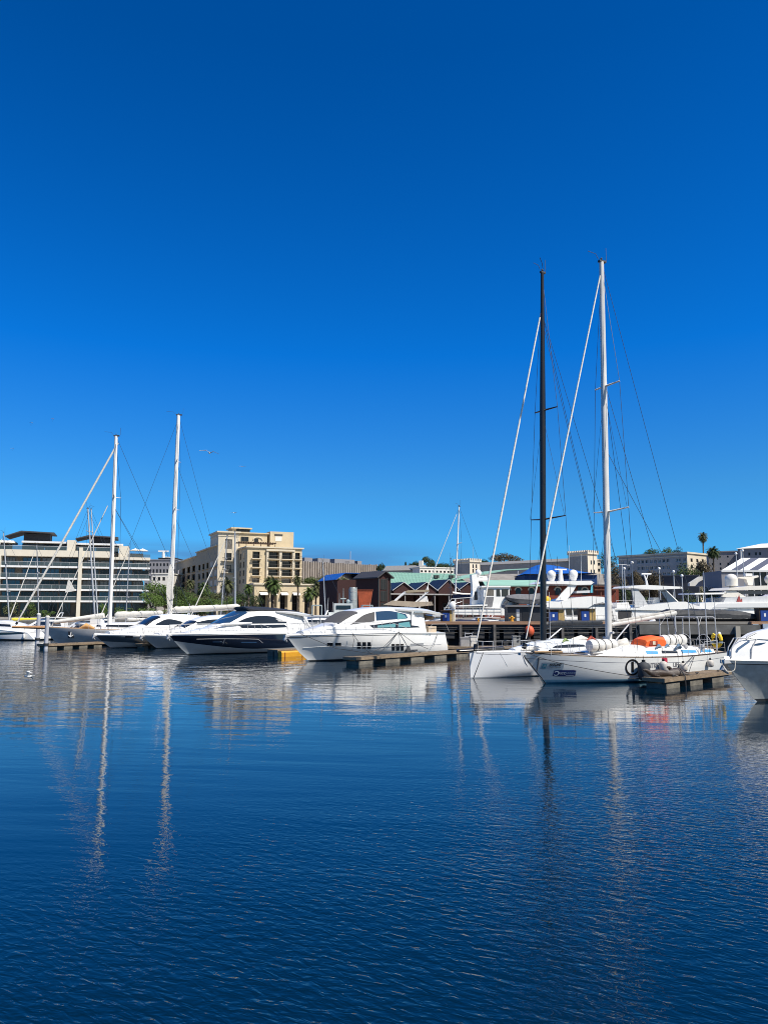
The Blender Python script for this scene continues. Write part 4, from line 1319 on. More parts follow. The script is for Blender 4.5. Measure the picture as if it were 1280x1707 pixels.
# ------------------------------------------------------------ boat building
class Hull:
    """bow to +x, stem at the waterline is x = 0, waterline z = 0; deck(t) is sheer height, t from 0 stern to 1 bow"""
    def __init__(s, L, B, sheer, rake=1.0, srake=0.0, draft=0.5, ws=0.85, tm=0.4, q=2.0, ps=6.0, pb=1.3, stemcurve=1.0, pe=1.6):
        s.L, s.B, s.sheer, s.rake, s.srake, s.draft = L, B, sheer, rake, srake, draft
        s.ws, s.tm, s.q, s.ps, s.pb, s.sc = ws, tm, q, ps, pb, stemcurve
        s.pe = pe
    def deck(s, t):
        a, m, c = s.sheer
        return a * 2 * (t - 0.5) * (t - 1) - m * 4 * t * (t - 1) + c * 2 * t * (t - 0.5)
    def half(s, t):
        if t < s.tm:
            k = t / s.tm
            return s.B / 2 * (s.ws + (1 - s.ws) * math.sin(k * math.pi / 2))
        k = (t - s.tm) / (1 - s.tm)
        return max(0.015, s.B / 2 * (1 - k ** s.q))
    def ends(s, z):
        zb = s.sheer[2]; k = z / zb
        xb = s.rake * (math.copysign(abs(k) ** s.sc, k) if k > 0 else k * 1.6)
        xs = -s.L + s.srake * (1 - z / s.sheer[0])
        return xs, xb
    def pt(s, t, z):
        d = s.deck(t)
        k = max(0.0, min(1.0, (d - z) / (d + s.draft)))
        p = s.ps + (s.pb - s.ps) * t ** s.pe
        y = s.half(t) * (1 - k ** p)
        xs, xb = s.ends(z)
        return xs + (xb - xs) * t, y
    def yat(s, x, z):
        xs, xb = s.ends(z)
        t = max(0.0, min(1.0, (x - xs) / (xb - xs)))
        return s.pt(t, z)[1]
    def tat(s, x):
        t = (x + s.L) / s.L
        for _ in range(8):
            t = max(0, min(1, t)); xx = s.pt(t, s.deck(t))[0]; t += (x - xx) / s.L
        return max(0, min(1, t))
    def dz(s, x):
        return s.deck(s.tat(x))
    def dh(s, x):
        return s.half(s.tat(x))
    def build(s, parent, levels, mats, N=26, name='hull'):
        """levels: list of (a, b, mi): z = a * deck + b at the TOP of a band painted with material mi"""
        lv = [q[2] for i, q in enumerate(levels) for _ in range(3 if i + 1 < len(levels) else 1)] + [levels[-1][2]]
        def zz(t):
            v = [q[0](t) if callable(q[0]) else q[0] * s.deck(t) + q[1] for q in levels]
            o = []
            for p, q in zip(v, v[1:]):
                o += [p, p + (q - p) / 3, p + (q - p) * 2 / 3]
            return o + [v[-1], -s.draft]
        M = MB()
        for sd in (1, -1):
            rows = []
            for i in range(N + 1):
                t = 1 - (1 - i / N) ** 1.35
                r = []
                for z in zz(t):
                    x, y = s.pt(t, z)
                    r.append((x, sd * y, z))
                rows.append(r)
            M.grid(rows, mif=lambda i, j: lv[j])
        # transom
        r = [[(s.pt(0, z)[0], sd * s.pt(0, z)[1], z) for z in zz(0)] for sd in (-1, 0, 1)]
        M.grid(r, mif=lambda i, j: lv[j])
        # stem face
        r = []
        for z in zz(1):
            x, y = s.pt(1, z); r.append([(x, y, z), (x, -y, z)])
        M.grid(r, mif=lambda i, j: lv[i])
        return M.build(name, mats, parent, sm=40)
    def deckmesh(s, parent, m, drop=0.0, camber=0.06, N=26, t0=0.0, t1=1.0, name='deck', inset=0.02):
        M = MB()
        rows = []
        for i in range(N + 1):
            t = t0 + (t1 - t0) * i / N
            z = s.deck(t) - drop
            x, _ = s.pt(t, s.deck(t)); h = max(0.004, s.half(t) - inset)
            rows.append([(x, h * v, z + camber * (1 - v * v)) for v in (-1, -0.6, -0.2, 0.2, 0.6, 1)])
        M.grid(rows)
        return M.build(name, m, parent, sm=30)
    def rail(s, parent, m, r=0.04, dz=0.0, out=0.0, name='rub_rail', t0=0.0, t1=1.0, N=28, flat=1.0):
        M = MB()
        for sd in (1, -1):
            pts = []
            for i in range(N + 1):
                t = t0 + (t1 - t0) * i / N
                z = s.deck(t) + dz
                x, y = s.pt(t, min(z, s.deck(t)))
                pts.append((x + (out if t > 0.99 else 0), sd * (y + out), z))
            M.path(pts, r, 6, ell=flat)
        return M.build(name, m, parent, sm=50)
    def lifeline(s, parent, m, h=0.65, t0=0.02, t1=0.97, n=10, r=0.018, inset=0.06, name='guard_rail', rails=2, lean=0.0, rr=None):
        M = MB()
        for sd in (1, -1):
            tops = []
            for i in range(n + 1):
                t = t0 + (t1 - t0) * i / n
                x, y = s.pt(t, s.deck(t)); y = max(0.02, y - inset); z = s.deck(t)
                M.tube((x, sd * y, z), (x + lean, sd * y, z + h), r, n=5)
                tops.append((x + lean, sd * y, z + h))
            M.path(tops, rr or r, 5)
            for k in range(1, rails):
                M.path([(x - lean * (1 - k / rails), y, z - h * (1 - k / rails)) for x, y, z in tops], (rr or r) * 0.7, 4)
        return M.build(name, m, parent, sm=50)

def cabin(parent, st, mats, name='cabin', mif=None, crown=0.08, sm=32):
    """st: stations (x, z0, z1, w0, w1[, rim]) from aft to fore"""
    M = MB()
    rows = []
    for q in st:
        x, z0, z1, w0, w1 = q[:5]
        h = z1 - z0
        rim = q[5] if len(q) > 5 else min(0.22, h * 0.25)
        hw = []
        hw.append((w0, z0)); hw.append((w0 + (w1 - w0) * 0.5, z0 + (h - rim) * 0.5)); hw.append((w1, z1 - rim))
        hw.append((w1 - rim * 0.35, z1 - rim * 0.3)); hw.append((max(w1 - rim * 1.3, w1 * 0.6), z1 + crown * 0.35)); hw.append((w1 * 0.35, z1 + crown))
        rows.append([(x, y, z) for y, z in hw] + [(x, -y, z) for y, z in hw[::-1]])
    M.grid(rows, False, True, True, mif=mif)
    return M.build(name, mats, parent, sm=sm)

class Side:
    """side wall of a cabin given by its stations, for laying window panes onto"""
    def __init__(s, st):
        s.st = sorted(st)
    def y(s, x, z):
        st = s.st
        x = max(st[0][0], min(st[-1][0], x))
        for a, c in zip(st, st[1:]):
            if x <= c[0]:
                k = (x - a[0]) / (c[0] - a[0]) if c[0] > a[0] else 0
                q = [u + (v - u) * k for u, v in zip(a[:5], c[:5])]
                h = max(0.05, q[2] - q[1]); rim = min(0.22, h * 0.25)
                v = max(0, min(1.15, (z - q[1]) / (h - rim)))
                return q[3] + (q[4] - q[3]) * v
        return st[-1][3]

def pane(parent, lo, up, yf, m, name='window', n=14, off=0.012, both=True, th=0.03, sides=None, parts=True):
    """a pane between a lower and an upper (x, z) polyline, lying just proud of a side surface; one object per side"""
    A = smooth([(x, 0, z) for x, z in lo], n); U = smooth([(x, 0, z) for x, z in up], n)
    out = []
    for sd in (sides or ((1, -1) if both else (1,))):
        M = MB()
        rows = []
        for k in range(n + 1):
            a, u = A[k], U[k]
            pts = [a + (u - a) * v for v in (0, 0.5, 1)]
            front = [(p.x, sd * (yf(p.x, p.z) + off), p.z) for p in pts]
            back = [(p.x, sd * (yf(p.x, p.z) - th), p.z) for p in pts]
            rows.append(front + back[::-1])
        M.grid(rows, True, True, True)
        out.append(M.build(name, m, parent, sm=30))
    return out

def fline(parent, pts, yf, r, m, name, off=0.01, sides=(1, -1), n=20):
    M = MB()
    for sd in sides:
        M.path([(p.x, sd * (yf(p.x, p.z) + off), p.z) for p in smooth([(x, 0, z) for x, z in pts], n)], r, 5)
    return M.build(name, m, parent)

TXT = {}
def text_mesh(txt, size, bold=0.0):
    c = bpy.data.curves.new('lettering', 'FONT')
    c.body = txt; c.size = size; c.offset = bold; c.align_x = 'CENTER'; c.align_y = 'CENTER'
    o = bpy.data.objects.new('lettering', c)
    COL.objects.link(o)
    dg = bpy.context.evaluated_depsgraph_get()
    me = bpy.data.meshes.new_from_object(o.evaluated_get(dg))
    bpy.data.objects.remove(o); bpy.data.curves.remove(c)
    return me

def lettering(parent, txt, size, xc, zc, yf, m, name='lettering', off=0.02, wide=1.0, side=1, shear=0.0, skip=None, bold=0.0):
    """letters laid on a boat side seen with the bow to the left (port side)"""
    me = text_mesh(txt, size, bold)
    bm = bmesh.new(); bm.from_mesh(me)
    if skip:
        bmesh.ops.delete(bm, geom=[v for v in bm.verts if skip(v.co.x * wide)], context='VERTS')
    for v in bm.verts:
        x, z = v.co.x * wide + v.co.y * shear, v.co.y
        X, Z = xc - x * side, zc + z
        v.co = (X, side * (yf(X, Z) + off), Z)
    bm.to_mesh(me); bm.free()
    me.name = name
    me.materials.clear(); me.materials.append(m)
    o = bpy.data.objects.new(name, me); COL.objects.link(o); o.parent = parent
    return o

def decal(parent, x0, x1, z0, z1, yf, m, name, off=0.012, side=1, n=8, cut=0.0):
    M = MB()
    rows = []
    for k in range(n + 1):
        x = x0 + (x1 - x0) * k / n
        c = cut if k in (0, n) else 0
        rows.append([(x, side * (yf(x, z) + off), z) for z in (z0 + c, (z0 + z1) / 2, z1 - c)])
    M.grid(rows)
    rows2 = [[(x, side * (yf(x, z) + off - 0.01), z) for x, y, z in r] for r in rows]
    M.grid(rows2)
    return M.build(name, m, parent)

def disc_decal(parent, xc, zc, r0, r1, yf, m, name, off=0.016, side=1, n=40, a0=0, a1=360):
    M = MB()
    rows = []
    for k in range(n + 1):
        a = R(a0 + (a1 - a0) * k / n)
        row = []
        for r in (r0, r1):
            x, z = xc + r * math.cos(a), zc + r * math.sin(a)
            row.append((x, side * (yf(x, z) + off), z))
        rows.append(row)
    M.grid(rows)
    return M.build(name, m, parent)

def sailcover(parent, p0, p1, r0, r1, m, name='sail_cover', sag=0.0, lumps=0.12, seed=1, n=16):
    rg = random.Random(seed)
    P0, P1 = Vector(p0), Vector(p1)
    M = MB()
    pts, rr = [], []
    for k in range(n + 1):
        u = k / n
        p = P0.lerp(P1, u) + Vector((0, 0, -sag * math.sin(math.pi * u)))
        pts.append(p)
        rr.append((r0 + (r1 - r0) * u) * (0.5 if k in (0, n) else 1) * (1 + rg.uniform(-lumps, lumps)))
    M.path(pts, rr, 10, ell=0.62)
    return M.build(name, m, parent, sm=60)

def rope(name, label, pts, m=None, r=0.02, group=None, sag=0.0):
    P = [Vector(p) for p in pts]
    q = []
    for a, c in zip(P, P[1:]):
        for k in range(8):
            u = k / 8
            q.append(a.lerp(c, u) + Vector((0, 0, -sag * 4 * u * (1 - u))))
    q.append(P[-1])
    M = MB(); M.path([p - P[0] for p in q], r, 5)
    o = M.build(name, m or ROPE, sm=50)
    o.location = P[0]
    return tag(o, label, 'rope', group)

def mast_set(parent, base, top, r0, r1, mm, spreaders=(), chain=None, fore=None, back=None, furl=None, furl_r=(0.07, 0.03), boom=None, cover=None, wire=0.012, aero=True, sweep=-0.25, inner=None, wm=None, babystay=None):
    """mast with spreaders (fractions up the mast, half length), shrouds down to chain (x, y, z), stays fore and aft"""
    b0, t0 = Vector(base), Vector(top)
    M = MB(); n = 10
    M.path([b0.lerp(t0, k / n) for k in range(n + 1)], [r0 if k < 7 else r0 + (r1 - r0) * (k - 6) / 4 for k in range(n + 1)], 12, ell=0.85)
    ms = M.build('mast', mm, parent, sm=50)
    M = MB()
    ax = (t0 - b0).normalized()
    M.box((t0.x - r1 * 2.0, t0.y - r1 * 0.7, t0.z - 0.02), (t0.x + r1 * 1.4, t0.y + r1 * 0.7, t0.z + 0.10))
    M.tube(t0 + Vector((-r1 * 2.6, 0, 0.14)), t0 + Vector((-r1 * 2.6, 0, 1.0)), 0.014, n=5)
    M.path([t0 + Vector((r1 * 1.6, 0, 0.14)), t0 + Vector((r1 * 3.0, 0, 0.45)), t0 + Vector((r1 * 7, 0, 0.5))], 0.016, 5)
    M.ball(t0 + Vector((0, 0, 0.22)), 0.07, 8, 6)
    M.build('masthead_fitting', FRAMED, ms, sm=50)
    for sd in (1, -1):
        tips = []
        for f, hl in spreaders:
            p = b0.lerp(t0, f)
            q = p + Vector((sweep * hl, sd * hl, 0.10 * hl))
            S = MB(); S.path([p, q], [0.06, 0.035], 6, ell=1.7); S.build('spreader', mm, ms, sm=50)
            tips.append(q)
        S = MB()
        ch = Vector((chain[0], sd * chain[1], chain[2])) if chain else b0
        if tips:
            S.path([ch] + tips + [b0.lerp(t0, 0.985)], wire, 5)
            pr = ch
            for k, tip in enumerate(tips):
                S.path([pr + Vector((0.12, 0, 0)), b0.lerp(t0, spreaders[k][0] - 0.012)], wire * 0.8, 4)
                pr = tip
        S.build('shroud', wm or WIRE, ms)
    if fore:
        S = MB()
        S.path([fore[0], fore[1]], wire, 5); S.build('forestay', wm or WIRE, ms)
        if furl:
            p, q = Vector(fore[0]), Vector(fore[1])
            u0, u1 = furl
            S = MB(); S.path([p.lerp(q, u0 + (u1 - u0) * k / 8) for k in range(9)], [furl_r[0] * 0.6] + [furl_r[0] + (furl_r[1] - furl_r[0]) * k / 8 for k in range(1, 9)], 8)
            S.build('furled_sail', SAILC, ms, sm=60)
            S = MB(); d = (q - p).normalized(); S.path([p + d * 0.15, p + d * 0.42], 0.13, 10); S.build('furling_drum', BLACK, ms, sm=40)
    for bk in (back or []):
        S = MB(); S.path([bk[0], bk[1]], wire, 5); S.build('backstay', wm or WIRE, ms)
    if inner:
        S = MB(); S.path([inner[0], inner[1]], 0.055, 8); S.build('inner_furled_sail', SAILC, ms, sm=50)
    return ms

def fender(parent_label, loc, r, h, m, group, name='fender', tilt=0.0):
    t = thing(name, parent_label, 'fender', loc, 0, group)
    M = MB()
    pr = [(0.25, 0), (0.8, 0.10), (1, 0.28), (1, 0.72), (0.8, 0.9), (0.25, 1.0)]
    M.grid([[(r * k * math.cos(a * math.pi / 6), r * k * math.sin(a * math.pi / 6), -h + h * z) for a in range(12)] for k, z in pr], True, True, True)
    M.build('body', m, t, sm=60)
    M = MB(); M.tube((0, 0, -0.02), (0, 0, 0.10), r * 0.3); M.build('eye', BLACK, t)
    M = MB(); M.tube((0, 0, 0.08), (0, 0.05, 0.75), 0.012, n=5); M.build('lanyard', ROPE, t)
    return t

def surf_px(frame, yfun, y0=1.5, side=1):
    def g(px, py):
        y = y0
        for _ in range(14):
            x, z = frame.loc(px, py, side * y)
            y = 0.5 * y + 0.5 * yfun(x, z)
        return x, z
    return g

def loft_roof(parent, pts, m, name='roof', N=20, rim=0.5):
    """pts: (x, ztop, thickness, half width) from fore to aft; a shallow crowned shell"""
    P = smooth([(a, b, 0) for a, b, c, d in pts], N); Q = smooth([(a, c, d) for a, b, c, d in pts], N)
    M = MB(); rows = []
    for p, q in zip(P, Q):
        x, z, th, w_ = p.x, p.y, max(0.03, q.y), max(0.05, q.z)
        top = [(x, w_ * v, z - 0.5 * th * abs(v) ** 3 - 0.06 * v * v) for v in (1, 0.9, 0.6, 0.2, -0.2, -0.6, -0.9, -1)]
        bot = [(x, w_ * v * 0.97, z - th - 0.05 * v * v) for v in (-1, -0.6, 0, 0.6, 1)]
        rows.append(top + bot)
    M.grid(rows, True, True, True)
    return M.build(name, m, parent, sm=40)

def patch(parent, corners, m, name='windscreen', th=0.03, n=6, bulge=0.0, frame=None):
    """a bowed pane through four corners a b (bottom) d c (top), given as 3-d points"""
    a, b_, c, d = [Vector(q) for q in corners]
    nrm = (b_ - a).cross(d - a).normalized()
    M = MB(); rows = []
    for i in range(n + 1):
        u = i / n
        lo, hi = a.lerp(b_, u), d.lerp(c, u)
        bl = nrm * bulge * 4 * u * (1 - u)
        rows.append([lo + bl, lo.lerp(hi, 0.5) + bl * 1.05, hi + bl * 0.9, hi + bl * 0.9 - nrm * th, lo + bl - nrm * th])
    M.grid(rows, True, True, True)
    return M.build(name, m, parent, sm=30)
# ------------------------------------------------------------ the two big racing yachts at the right
HULLW = mat('racing_white_paint', (0.66, 0.67, 0.68), 0.3, var=0.04, vscale=0.8, coat=0.3)
HULLG = mat('weathered_white_hull', (0.68, 0.68, 0.65), 0.38, var=0.13, vscale=1.2, stretch=(0.6, 1, 3))
ANTIF = mat('teal_antifouling', (0.03, 0.16, 0.26), 0.5, var=0.25, vscale=2)
STRIPEB = mat('pale_blue_band', (0.22, 0.42, 0.50), 0.4, var=0.15)
BLACKP = mat('black_paint', (0.008, 0.008, 0.009), 0.35)
DKBLUE = mat('dark_blue_decal', (0.012, 0.03, 0.13), 0.35)
TEALD = mat('teal_decal', (0.04, 0.22, 0.28), 0.4)
GREYD = mat('pale_grey_decal', (0.27, 0.33, 0.37), 0.4)
LBLUE = mat('bright_blue_stripe', (0.03, 0.28, 0.62), 0.4)

# B1: cruiser racer number 1
w0 = level(907, 1139)
B1F = Frame((w0.x, w0.y, 0), R(206))
b1 = thing('racing_yacht', 'white offshore racing yacht with a black circled 1 and two sponsor stickers on its hull', 'sailing yacht', B1F.o, B1F.rz)
h1 = Hull(13.0, 4.2, (1.42, 1.32, 1.66), rake=1.55, srake=1.0, draft=0.6, ws=0.55, tm=0.42, q=2.1, ps=9.0, pb=3.6)
h1.build(b1, [(1, 0, 0), (1, -0.27, 2), (1, -0.295, 0), (0, 0.20, 3), (0, 0.09, 1)], [HULLG, ANTIF, mat('dark_stripe', (0.05, 0.06, 0.10), 0.4), STRIPEB], N=40)
h1.deckmesh(b1, mat('bleached_teak', (0.44, 0.34, 0.23), 0.85, var=0.3, vscale=3, stretch=(0.6, 8, 1)))
h1.rail(b1, mat('dark_toe_rail', (0.04, 0.03, 0.03), 0.5), r=0.035, dz=0.05, out=-0.02, name='toe_rail')
h1.lifeline(b1, STEEL, h=0.62, t0=0.02, t1=0.90, n=13, r=0.013, rr=0.007)
M = MB()
for sd in (1, -1):
    x0 = h1.pt(0.90, 1.6)[0]; y0 = h1.half(0.90)
    M.path([(x0, sd * y0, 1.58), (x0, sd * y0, 2.22), (0.9, sd * 0.42, 2.30), (1.5, sd * 0.05, 2.32)], 0.018, 6)
    M.tube((0.9, sd * 0.32, 1.62), (0.9, sd * 0.42, 2.30), 0.016, n=5)
    M.path([(x0, sd * y0, 1.9), (0.9, sd * 0.38, 1.98), (1.5, sd * 0.05, 2.0)], 0.010, 4)
M.build('pulpit', STEEL, b1, sm=50)
M = MB()
for sd in (1, -1):
    M.path([(-10.5, sd * 1.6, 1.4), (-10.5, sd * 1.6, 2.1), (-12.0, sd * 1.25, 2.15), (-12.4, sd * 0.5, 2.15), (-12.4, 0, 2.15)], 0.018, 6)
    M.tube((-12.0, sd * 1.2, 1.4), (-12.0, sd * 1.25, 2.15), 0.016, n=5)
M.build('pushpit', STEEL, b1, sm=50)
# low coachroof with blue stripe windows
st = [(-11.6, 1.36, 1.62, 1.5, 1.35), (-9.4, 1.32, 1.86, 1.55, 1.35), (-7.0, 1.32, 1.92, 1.5, 1.3), (-4.4, 1.36, 1.84, 1.25, 1.05), (-2.6, 1.42, 1.56, 0.8, 0.6)]
cabin(b1, st, WHITE, 'coachroof')
sd_ = Side(st)
for xa, xb in ((-11.3, -10.4), (-10.0, -8.8), (-8.5, -7.3), (-7.0, -6.2)):
    pane(b1, [(xb, 1.50), (xa, 1.48)], [(xb, 1.66), (xa, 1.63)], sd_.y, LBLUE if xa < -9.5 or xa > -7.2 else GLASS, n=4)
M = MB(); M.box((-11.2, -1.0, 1.40), (-8.9, 1.0, 1.48)); M.build('cockpit_floor', TEAK, b1)
for x, y in ((-9.3, 1.25), (-9.3, -1.25), (-10.6, 1.35), (-10.6, -1.35), (-6.8, 0.7), (-6.8, -0.7)):
    z = 1.86 if abs(y) < 1 else 1.72
    MB().path([(x, y, z - 0.2), (x, y, z + 0.05), (x, y, z + 0.06), (x, y, z + 0.24)], [0.13, 0.12, 0.16, 0.15], 10).build('winch', STEEL, b1, sm=40)
for sd in (1, -1):
    M = MB()
    pts = [(-11.4 + 0.0 * k, sd * 0.75 + 0.55 * math.cos(k * math.pi / 10), 1.95 + 0.55 * math.sin(k * math.pi / 10)) for k in range(21)]
    M.path(pts, 0.018, 5)
    for k in range(0, 20, 4):
        M.tube((-11.4, sd * 0.75, 1.95), pts[k], 0.01, n=4)
    M.build('steering_wheel', STEEL, b1, sm=50)
# mast, boom, rig
mb_ = Vector((-4.65, 0, 1.84))
tx, tz = B1F.loc(1002, 437, 0)
MT1 = Vector((tx, 0, tz))
fx, fz = B1F.loc(876, 1086, 0)
sp1 = [((1060 - 851) / (1060 - 437), 1.45), ((1060 - 648) / (1060 - 437), 1.05)]
ms = mast_set(b1, mb_, MT1, 0.20, 0.15, mat('worn_white_mast', (0.66, 0.64, 0.60), 0.4, var=0.2, vscale=2, stretch=(1, 1, 0.3)), sp1, chain=(-5.0, 1.9, 1.36), fore=((1.35, 0, 1.75), MT1 + Vector((0.15, 0, -0.9))), furl=(0.03, 1.0), furl_r=(0.055, 0.045), wire=0.014,
    back=[((-12.3, 0, 1.5), MT1), ((-8.6, 1.7, 1.4), mb_.lerp(MT1, 0.68)), ((-8.6, -1.7, 1.4), mb_.lerp(MT1, 0.68)), ((-11.5, 1.5, 1.45), mb_.lerp(MT1, 0.5))])
M = MB()
for dx in (-0.22, -0.28):
    M.path([mb_ + Vector((dx, 0.03, 0.2)), MT1 + Vector((dx * 0.5, 0.02, -0.3))], 0.008, 4)
M.build('halyard', ROPEL, ms)
M = MB()
for k in range(3):
    M.tube(mb_ + Vector((0.0, 0.16 * (k - 1), 0.5 + 0.15 * k)), mb_ + Vector((0.0, 0.3 * (k - 1) * 1.4, 0.55 + 0.15 * k)), 0.07)
M.box((mb_.x - 0.35, -0.3, mb_.z - 0.08), (mb_.x + 0.3, 0.3, mb_.z + 0.02))
M.build('mast_winch', STEEL, ms, sm=40)
p0 = mb_ + Vector((-0.25, 0, 1.28))
bx, bz = B1F.loc(1126, 1022, 0)
p1 = Vector((bx, 0, bz))
M = MB(); M.path([p0, p1], [0.12, 0.14], 10, ell=0.7); bm_ = M.build('boom', mat('boom_paint', (0.62, 0.60, 0.55), 0.45, var=0.25, vscale=2), b1, sm=50)
sailcover(bm_, p0 + Vector((-0.5, 0, 0.18)), p1 + Vector((0.1, 0, 0.10)), 0.12, 0.11, mat('aged_sailcloth', (0.46, 0.44, 0.40), 0.85, var=0.3, vscale=2, bump=0.5, bscale=5), 'stowed_sail', seed=4)
M = MB(); M.path([mb_ + Vector((-0.2, 0, 0.12)), p0.lerp(p1, 0.30)], 0.045, 8); M.path([p0.lerp(p1, 0.85), (p0.lerp(p1, 0.85).x - 0.2, 0, 1.7)], 0.02, 5); M.build('boom_vang', ALU, bm_, sm=50)
M = MB(); M.path([(p1.x + 0.1, 0, p1.z), (p1.x + 0.1, 0, 1.5)], 0.05, 8); M.build('boom_crutch', ALU, b1)
# stern gantry and aerials
M = MB()
for sd in (1, -1):
    M.path([(-10.2, sd * 1.55, 1.45), (-10.2, sd * 1.5, 3.45), (-10.3, sd * 1.3, 3.55)], 0.032, 6)
    M.path([(-11.9, sd * 1.3, 1.45), (-11.9, sd * 1.25, 3.45), (-11.9, sd * 1.1, 3.55)], 0.032, 6)
    M.path([(-10.3, sd * 1.3, 3.55), (-11.9, sd * 1.1, 3.55)], 0.028, 6)
    M.path([(-10.2, sd * 1.5, 3.0), (-10.6, sd * 1.4, 3.55)], 0.02, 5)
M.path([(-10.3, -1.3, 3.55), (-10.3, 1.3, 3.55)], 0.032, 6); M.path([(-11.9, -1.1, 3.55), (-11.9, 1.1, 3.55)], 0.032, 6)
M.build('stern_gantry', STEEL, b1, sm=50)
for x, y, h in ((-11.2, 1.2, 6.3), (-12.2, 1.0, 4.6), (-12.2, -1.0, 5.0)):
    MB().path([(x, y, 1.5), (x, y, h * 0.6), (x, y, h)], [0.04, 0.03, 0.015], 5).build('aerial_pole', ALU, b1, sm=50)
M = MB(); M.ball((-12.6, 0.9, 2.45), (0.12, 0.12, 0.2)); M.tube((-12.6, 0.9, 2.2), (-12.6, 0.9, 2.35), 0.03); M.build('stern_light', WHITE, b1, sm=60)
# deck clutter
MB().box((-3.2, -0.35, 1.58), (-2.5, 0.35, 1.62)).build('hatch', GLASS, b1)
M = MB(); M.box((0.2, -0.2, 1.66), (0.7, 0.2, 1.74)); M.build('hatch', GLASS, b1)
M = MB()
for k in range(4):
    a = [(0.55 - 0.0 * k + 0.38 * math.cos(j * math.pi / 6), 0.55 + 0.2 * math.sin(j * math.pi / 6), 1.70 + 0.04 * k) for j in range(13)]
    M.path([(x - 0.9, y, z - 0.02) for x, y, z in a], 0.03, 5)
M.build('rope_coil', ROPE, b1, sm=60)
M = MB(); M.path([(0.9, 0.35, 1.72), (-0.6, 0.85, 1.70)], 0.06, 8); M.build('boat_pole', TEAK, b1, sm=50)
M = MB(); M.box((1.25, -0.12, 1.55), (1.62, 0.12, 1.70)); M.path([(1.5, 0.1, 1.6), (1.35, 0.16, 1.15), (1.2, 0.14, 0.95)], [0.03, 0.05, 0.02], 6); M.build('anchor', STEEL, b1, sm=40)
MB().path([(-5.9, 0.2, 1.95), (-5.6, 0.35, 2.12), (-5.3, 0.15, 2.0), (-5.1, -0.1, 1.95)], [0.08, 0.26, 0.24, 0.06], 8).build('sail_bag', SAILC, b1, sm=60)
M = MB(); M.path([(-7.3, 0.6, 2.0), (-7.7, 0.7, 2.15), (-8.1, 0.5, 2.0)], [0.05, 0.22, 0.05], 8); M.build('sail_bag', SAILC, b1, sm=60)
for x, y in ((-6.9, 1.3), (-7.6, 1.25), (-8.3, 1.45)):
    MB().path([(x, y, 1.75), (x - 0.3, y, 1.95), (x - 0.6, y - 0.1, 1.8)], [0.05, 0.10, 0.05], 6).build('blue_rope_bag', mat('blue_grey_cloth', (0.08, 0.16, 0.26), 0.8, var=0.3), b1, sm=60)
# markings: circled 1, stickers, name
def hp(px, py):
    # where a pixel falls on the near (port) side of the hull: iterate on the curved side
    y = 1.2
    for _ in range(12):
        x, z = B1F.loc(px, py, y)
        y = h1.yat(x, z)
    return x, z
cx, cz = hp(1053.5, 1112.5)
rx = abs(hp(1043, 1112.5)[0] - cx)
disc_decal(b1, cx, cz, 0.35, 0.45, h1.yat, BLACKP, 'number_ring', 0.016)
lettering(b1, '1', 0.74, cx, cz, h1.yat, BLACKP, 'number_one', 0.018, wide=1.15, bold=0.03)
LET = mat('grey_lettering', (0.16, 0.16, 0.17), 0.5)
x0, z0 = hp(1078.5, 1110); x1, _ = hp(1100, 1110)
lettering(b1, 'NTRIC', 0.36, (x0 + x1) / 2, z0, h1.yat, LET, 'boat_name', 0.014, bold=0.006, wide=abs(x1 - x0) / 1.22)
x0, z0 = hp(1119, 1108.5); x1, _ = hp(1134, 1108.5)
lettering(b1, 'LIFE', 0.36, (x0 + x1) / 2, z0, h1.yat, LET, 'boat_name', 0.014, bold=0.006, wide=abs(x1 - x0) / 0.85)
(xa, za), (xb, zb) = hp(899.5, 1115.7), hp(939.8, 1105)
decal(b1, xa, xb, za, zb + 0.02, h1.yat, GREYD, 'sponsor_sticker', 0.012, cut=0.02)
(xa, za), (xb, zb) = hp(902, 1114.3), hp(911, 1107)
decal(b1, xa, xb, za, zb, h1.yat, TEALD, 'sponsor_square', 0.018)
lettering(b1, 'A', 0.24, (xa + xb) / 2 - 0.02, (za + zb) / 2, h1.yat, GREYD, 'sponsor_letter', 0.024, wide=1.2)
(xa, za), (xb, zb) = hp(913, 1110), hp(936.5, 1106.8)
lettering(b1, 'AUCKLAND', 0.16, (xa + xb) / 2, (za + zb) / 2 + 0.01, h1.yat, BLACKP, 'sponsor_text', 0.018, bold=0.008, wide=abs(xb - xa) / 1.02, shear=0.15)
(xa, za), (xb, zb) = hp(912, 1113.2), hp(936, 1111)
lettering(b1, 'Yacht Marina', 0.09, (xa + xb) / 2, (za + zb) / 2, h1.yat, BLACKP, 'sponsor_text', 0.018, wide=abs(xb - xa) / 0.58)
(xa, za), (xb, zb) = hp(920, 1127.6), hp(960, 1117)
decal(b1, xa, xb, za, zb, h1.yat, DKBLUE, 'sponsor_sticker', 0.014, cut=0.025)
(xc, zc) = hp(926.5, 1122.5)
disc_decal(b1, xc, zc, 0.085, 0.135, h1.yat, WHITE, 'sponsor_emblem', 0.024, a0=30, a1=330)
lettering(b1, 'AIDL', 0.18, hp(936, 1122.5)[0], hp(936, 1122.5)[1], h1.yat, WHITE, 'sponsor_text', 0.024, wide=1.0, shear=0.2)
lettering(b1, 'MARINE', 0.14, hp(949.5, 1122)[0], hp(949.5, 1122)[1], h1.yat, mat('dim_sticker_text', (0.25, 0.32, 0.42), 0.4), 'sponsor_text', 0.024, wide=1.2)
(xa, za), (xb, zb) = hp(942, 1126), hp(956, 1125.2)
decal(b1, xa, xb, za, zb, h1.yat, WHITE, 'sponsor_underline', 0.024)
M = MB()
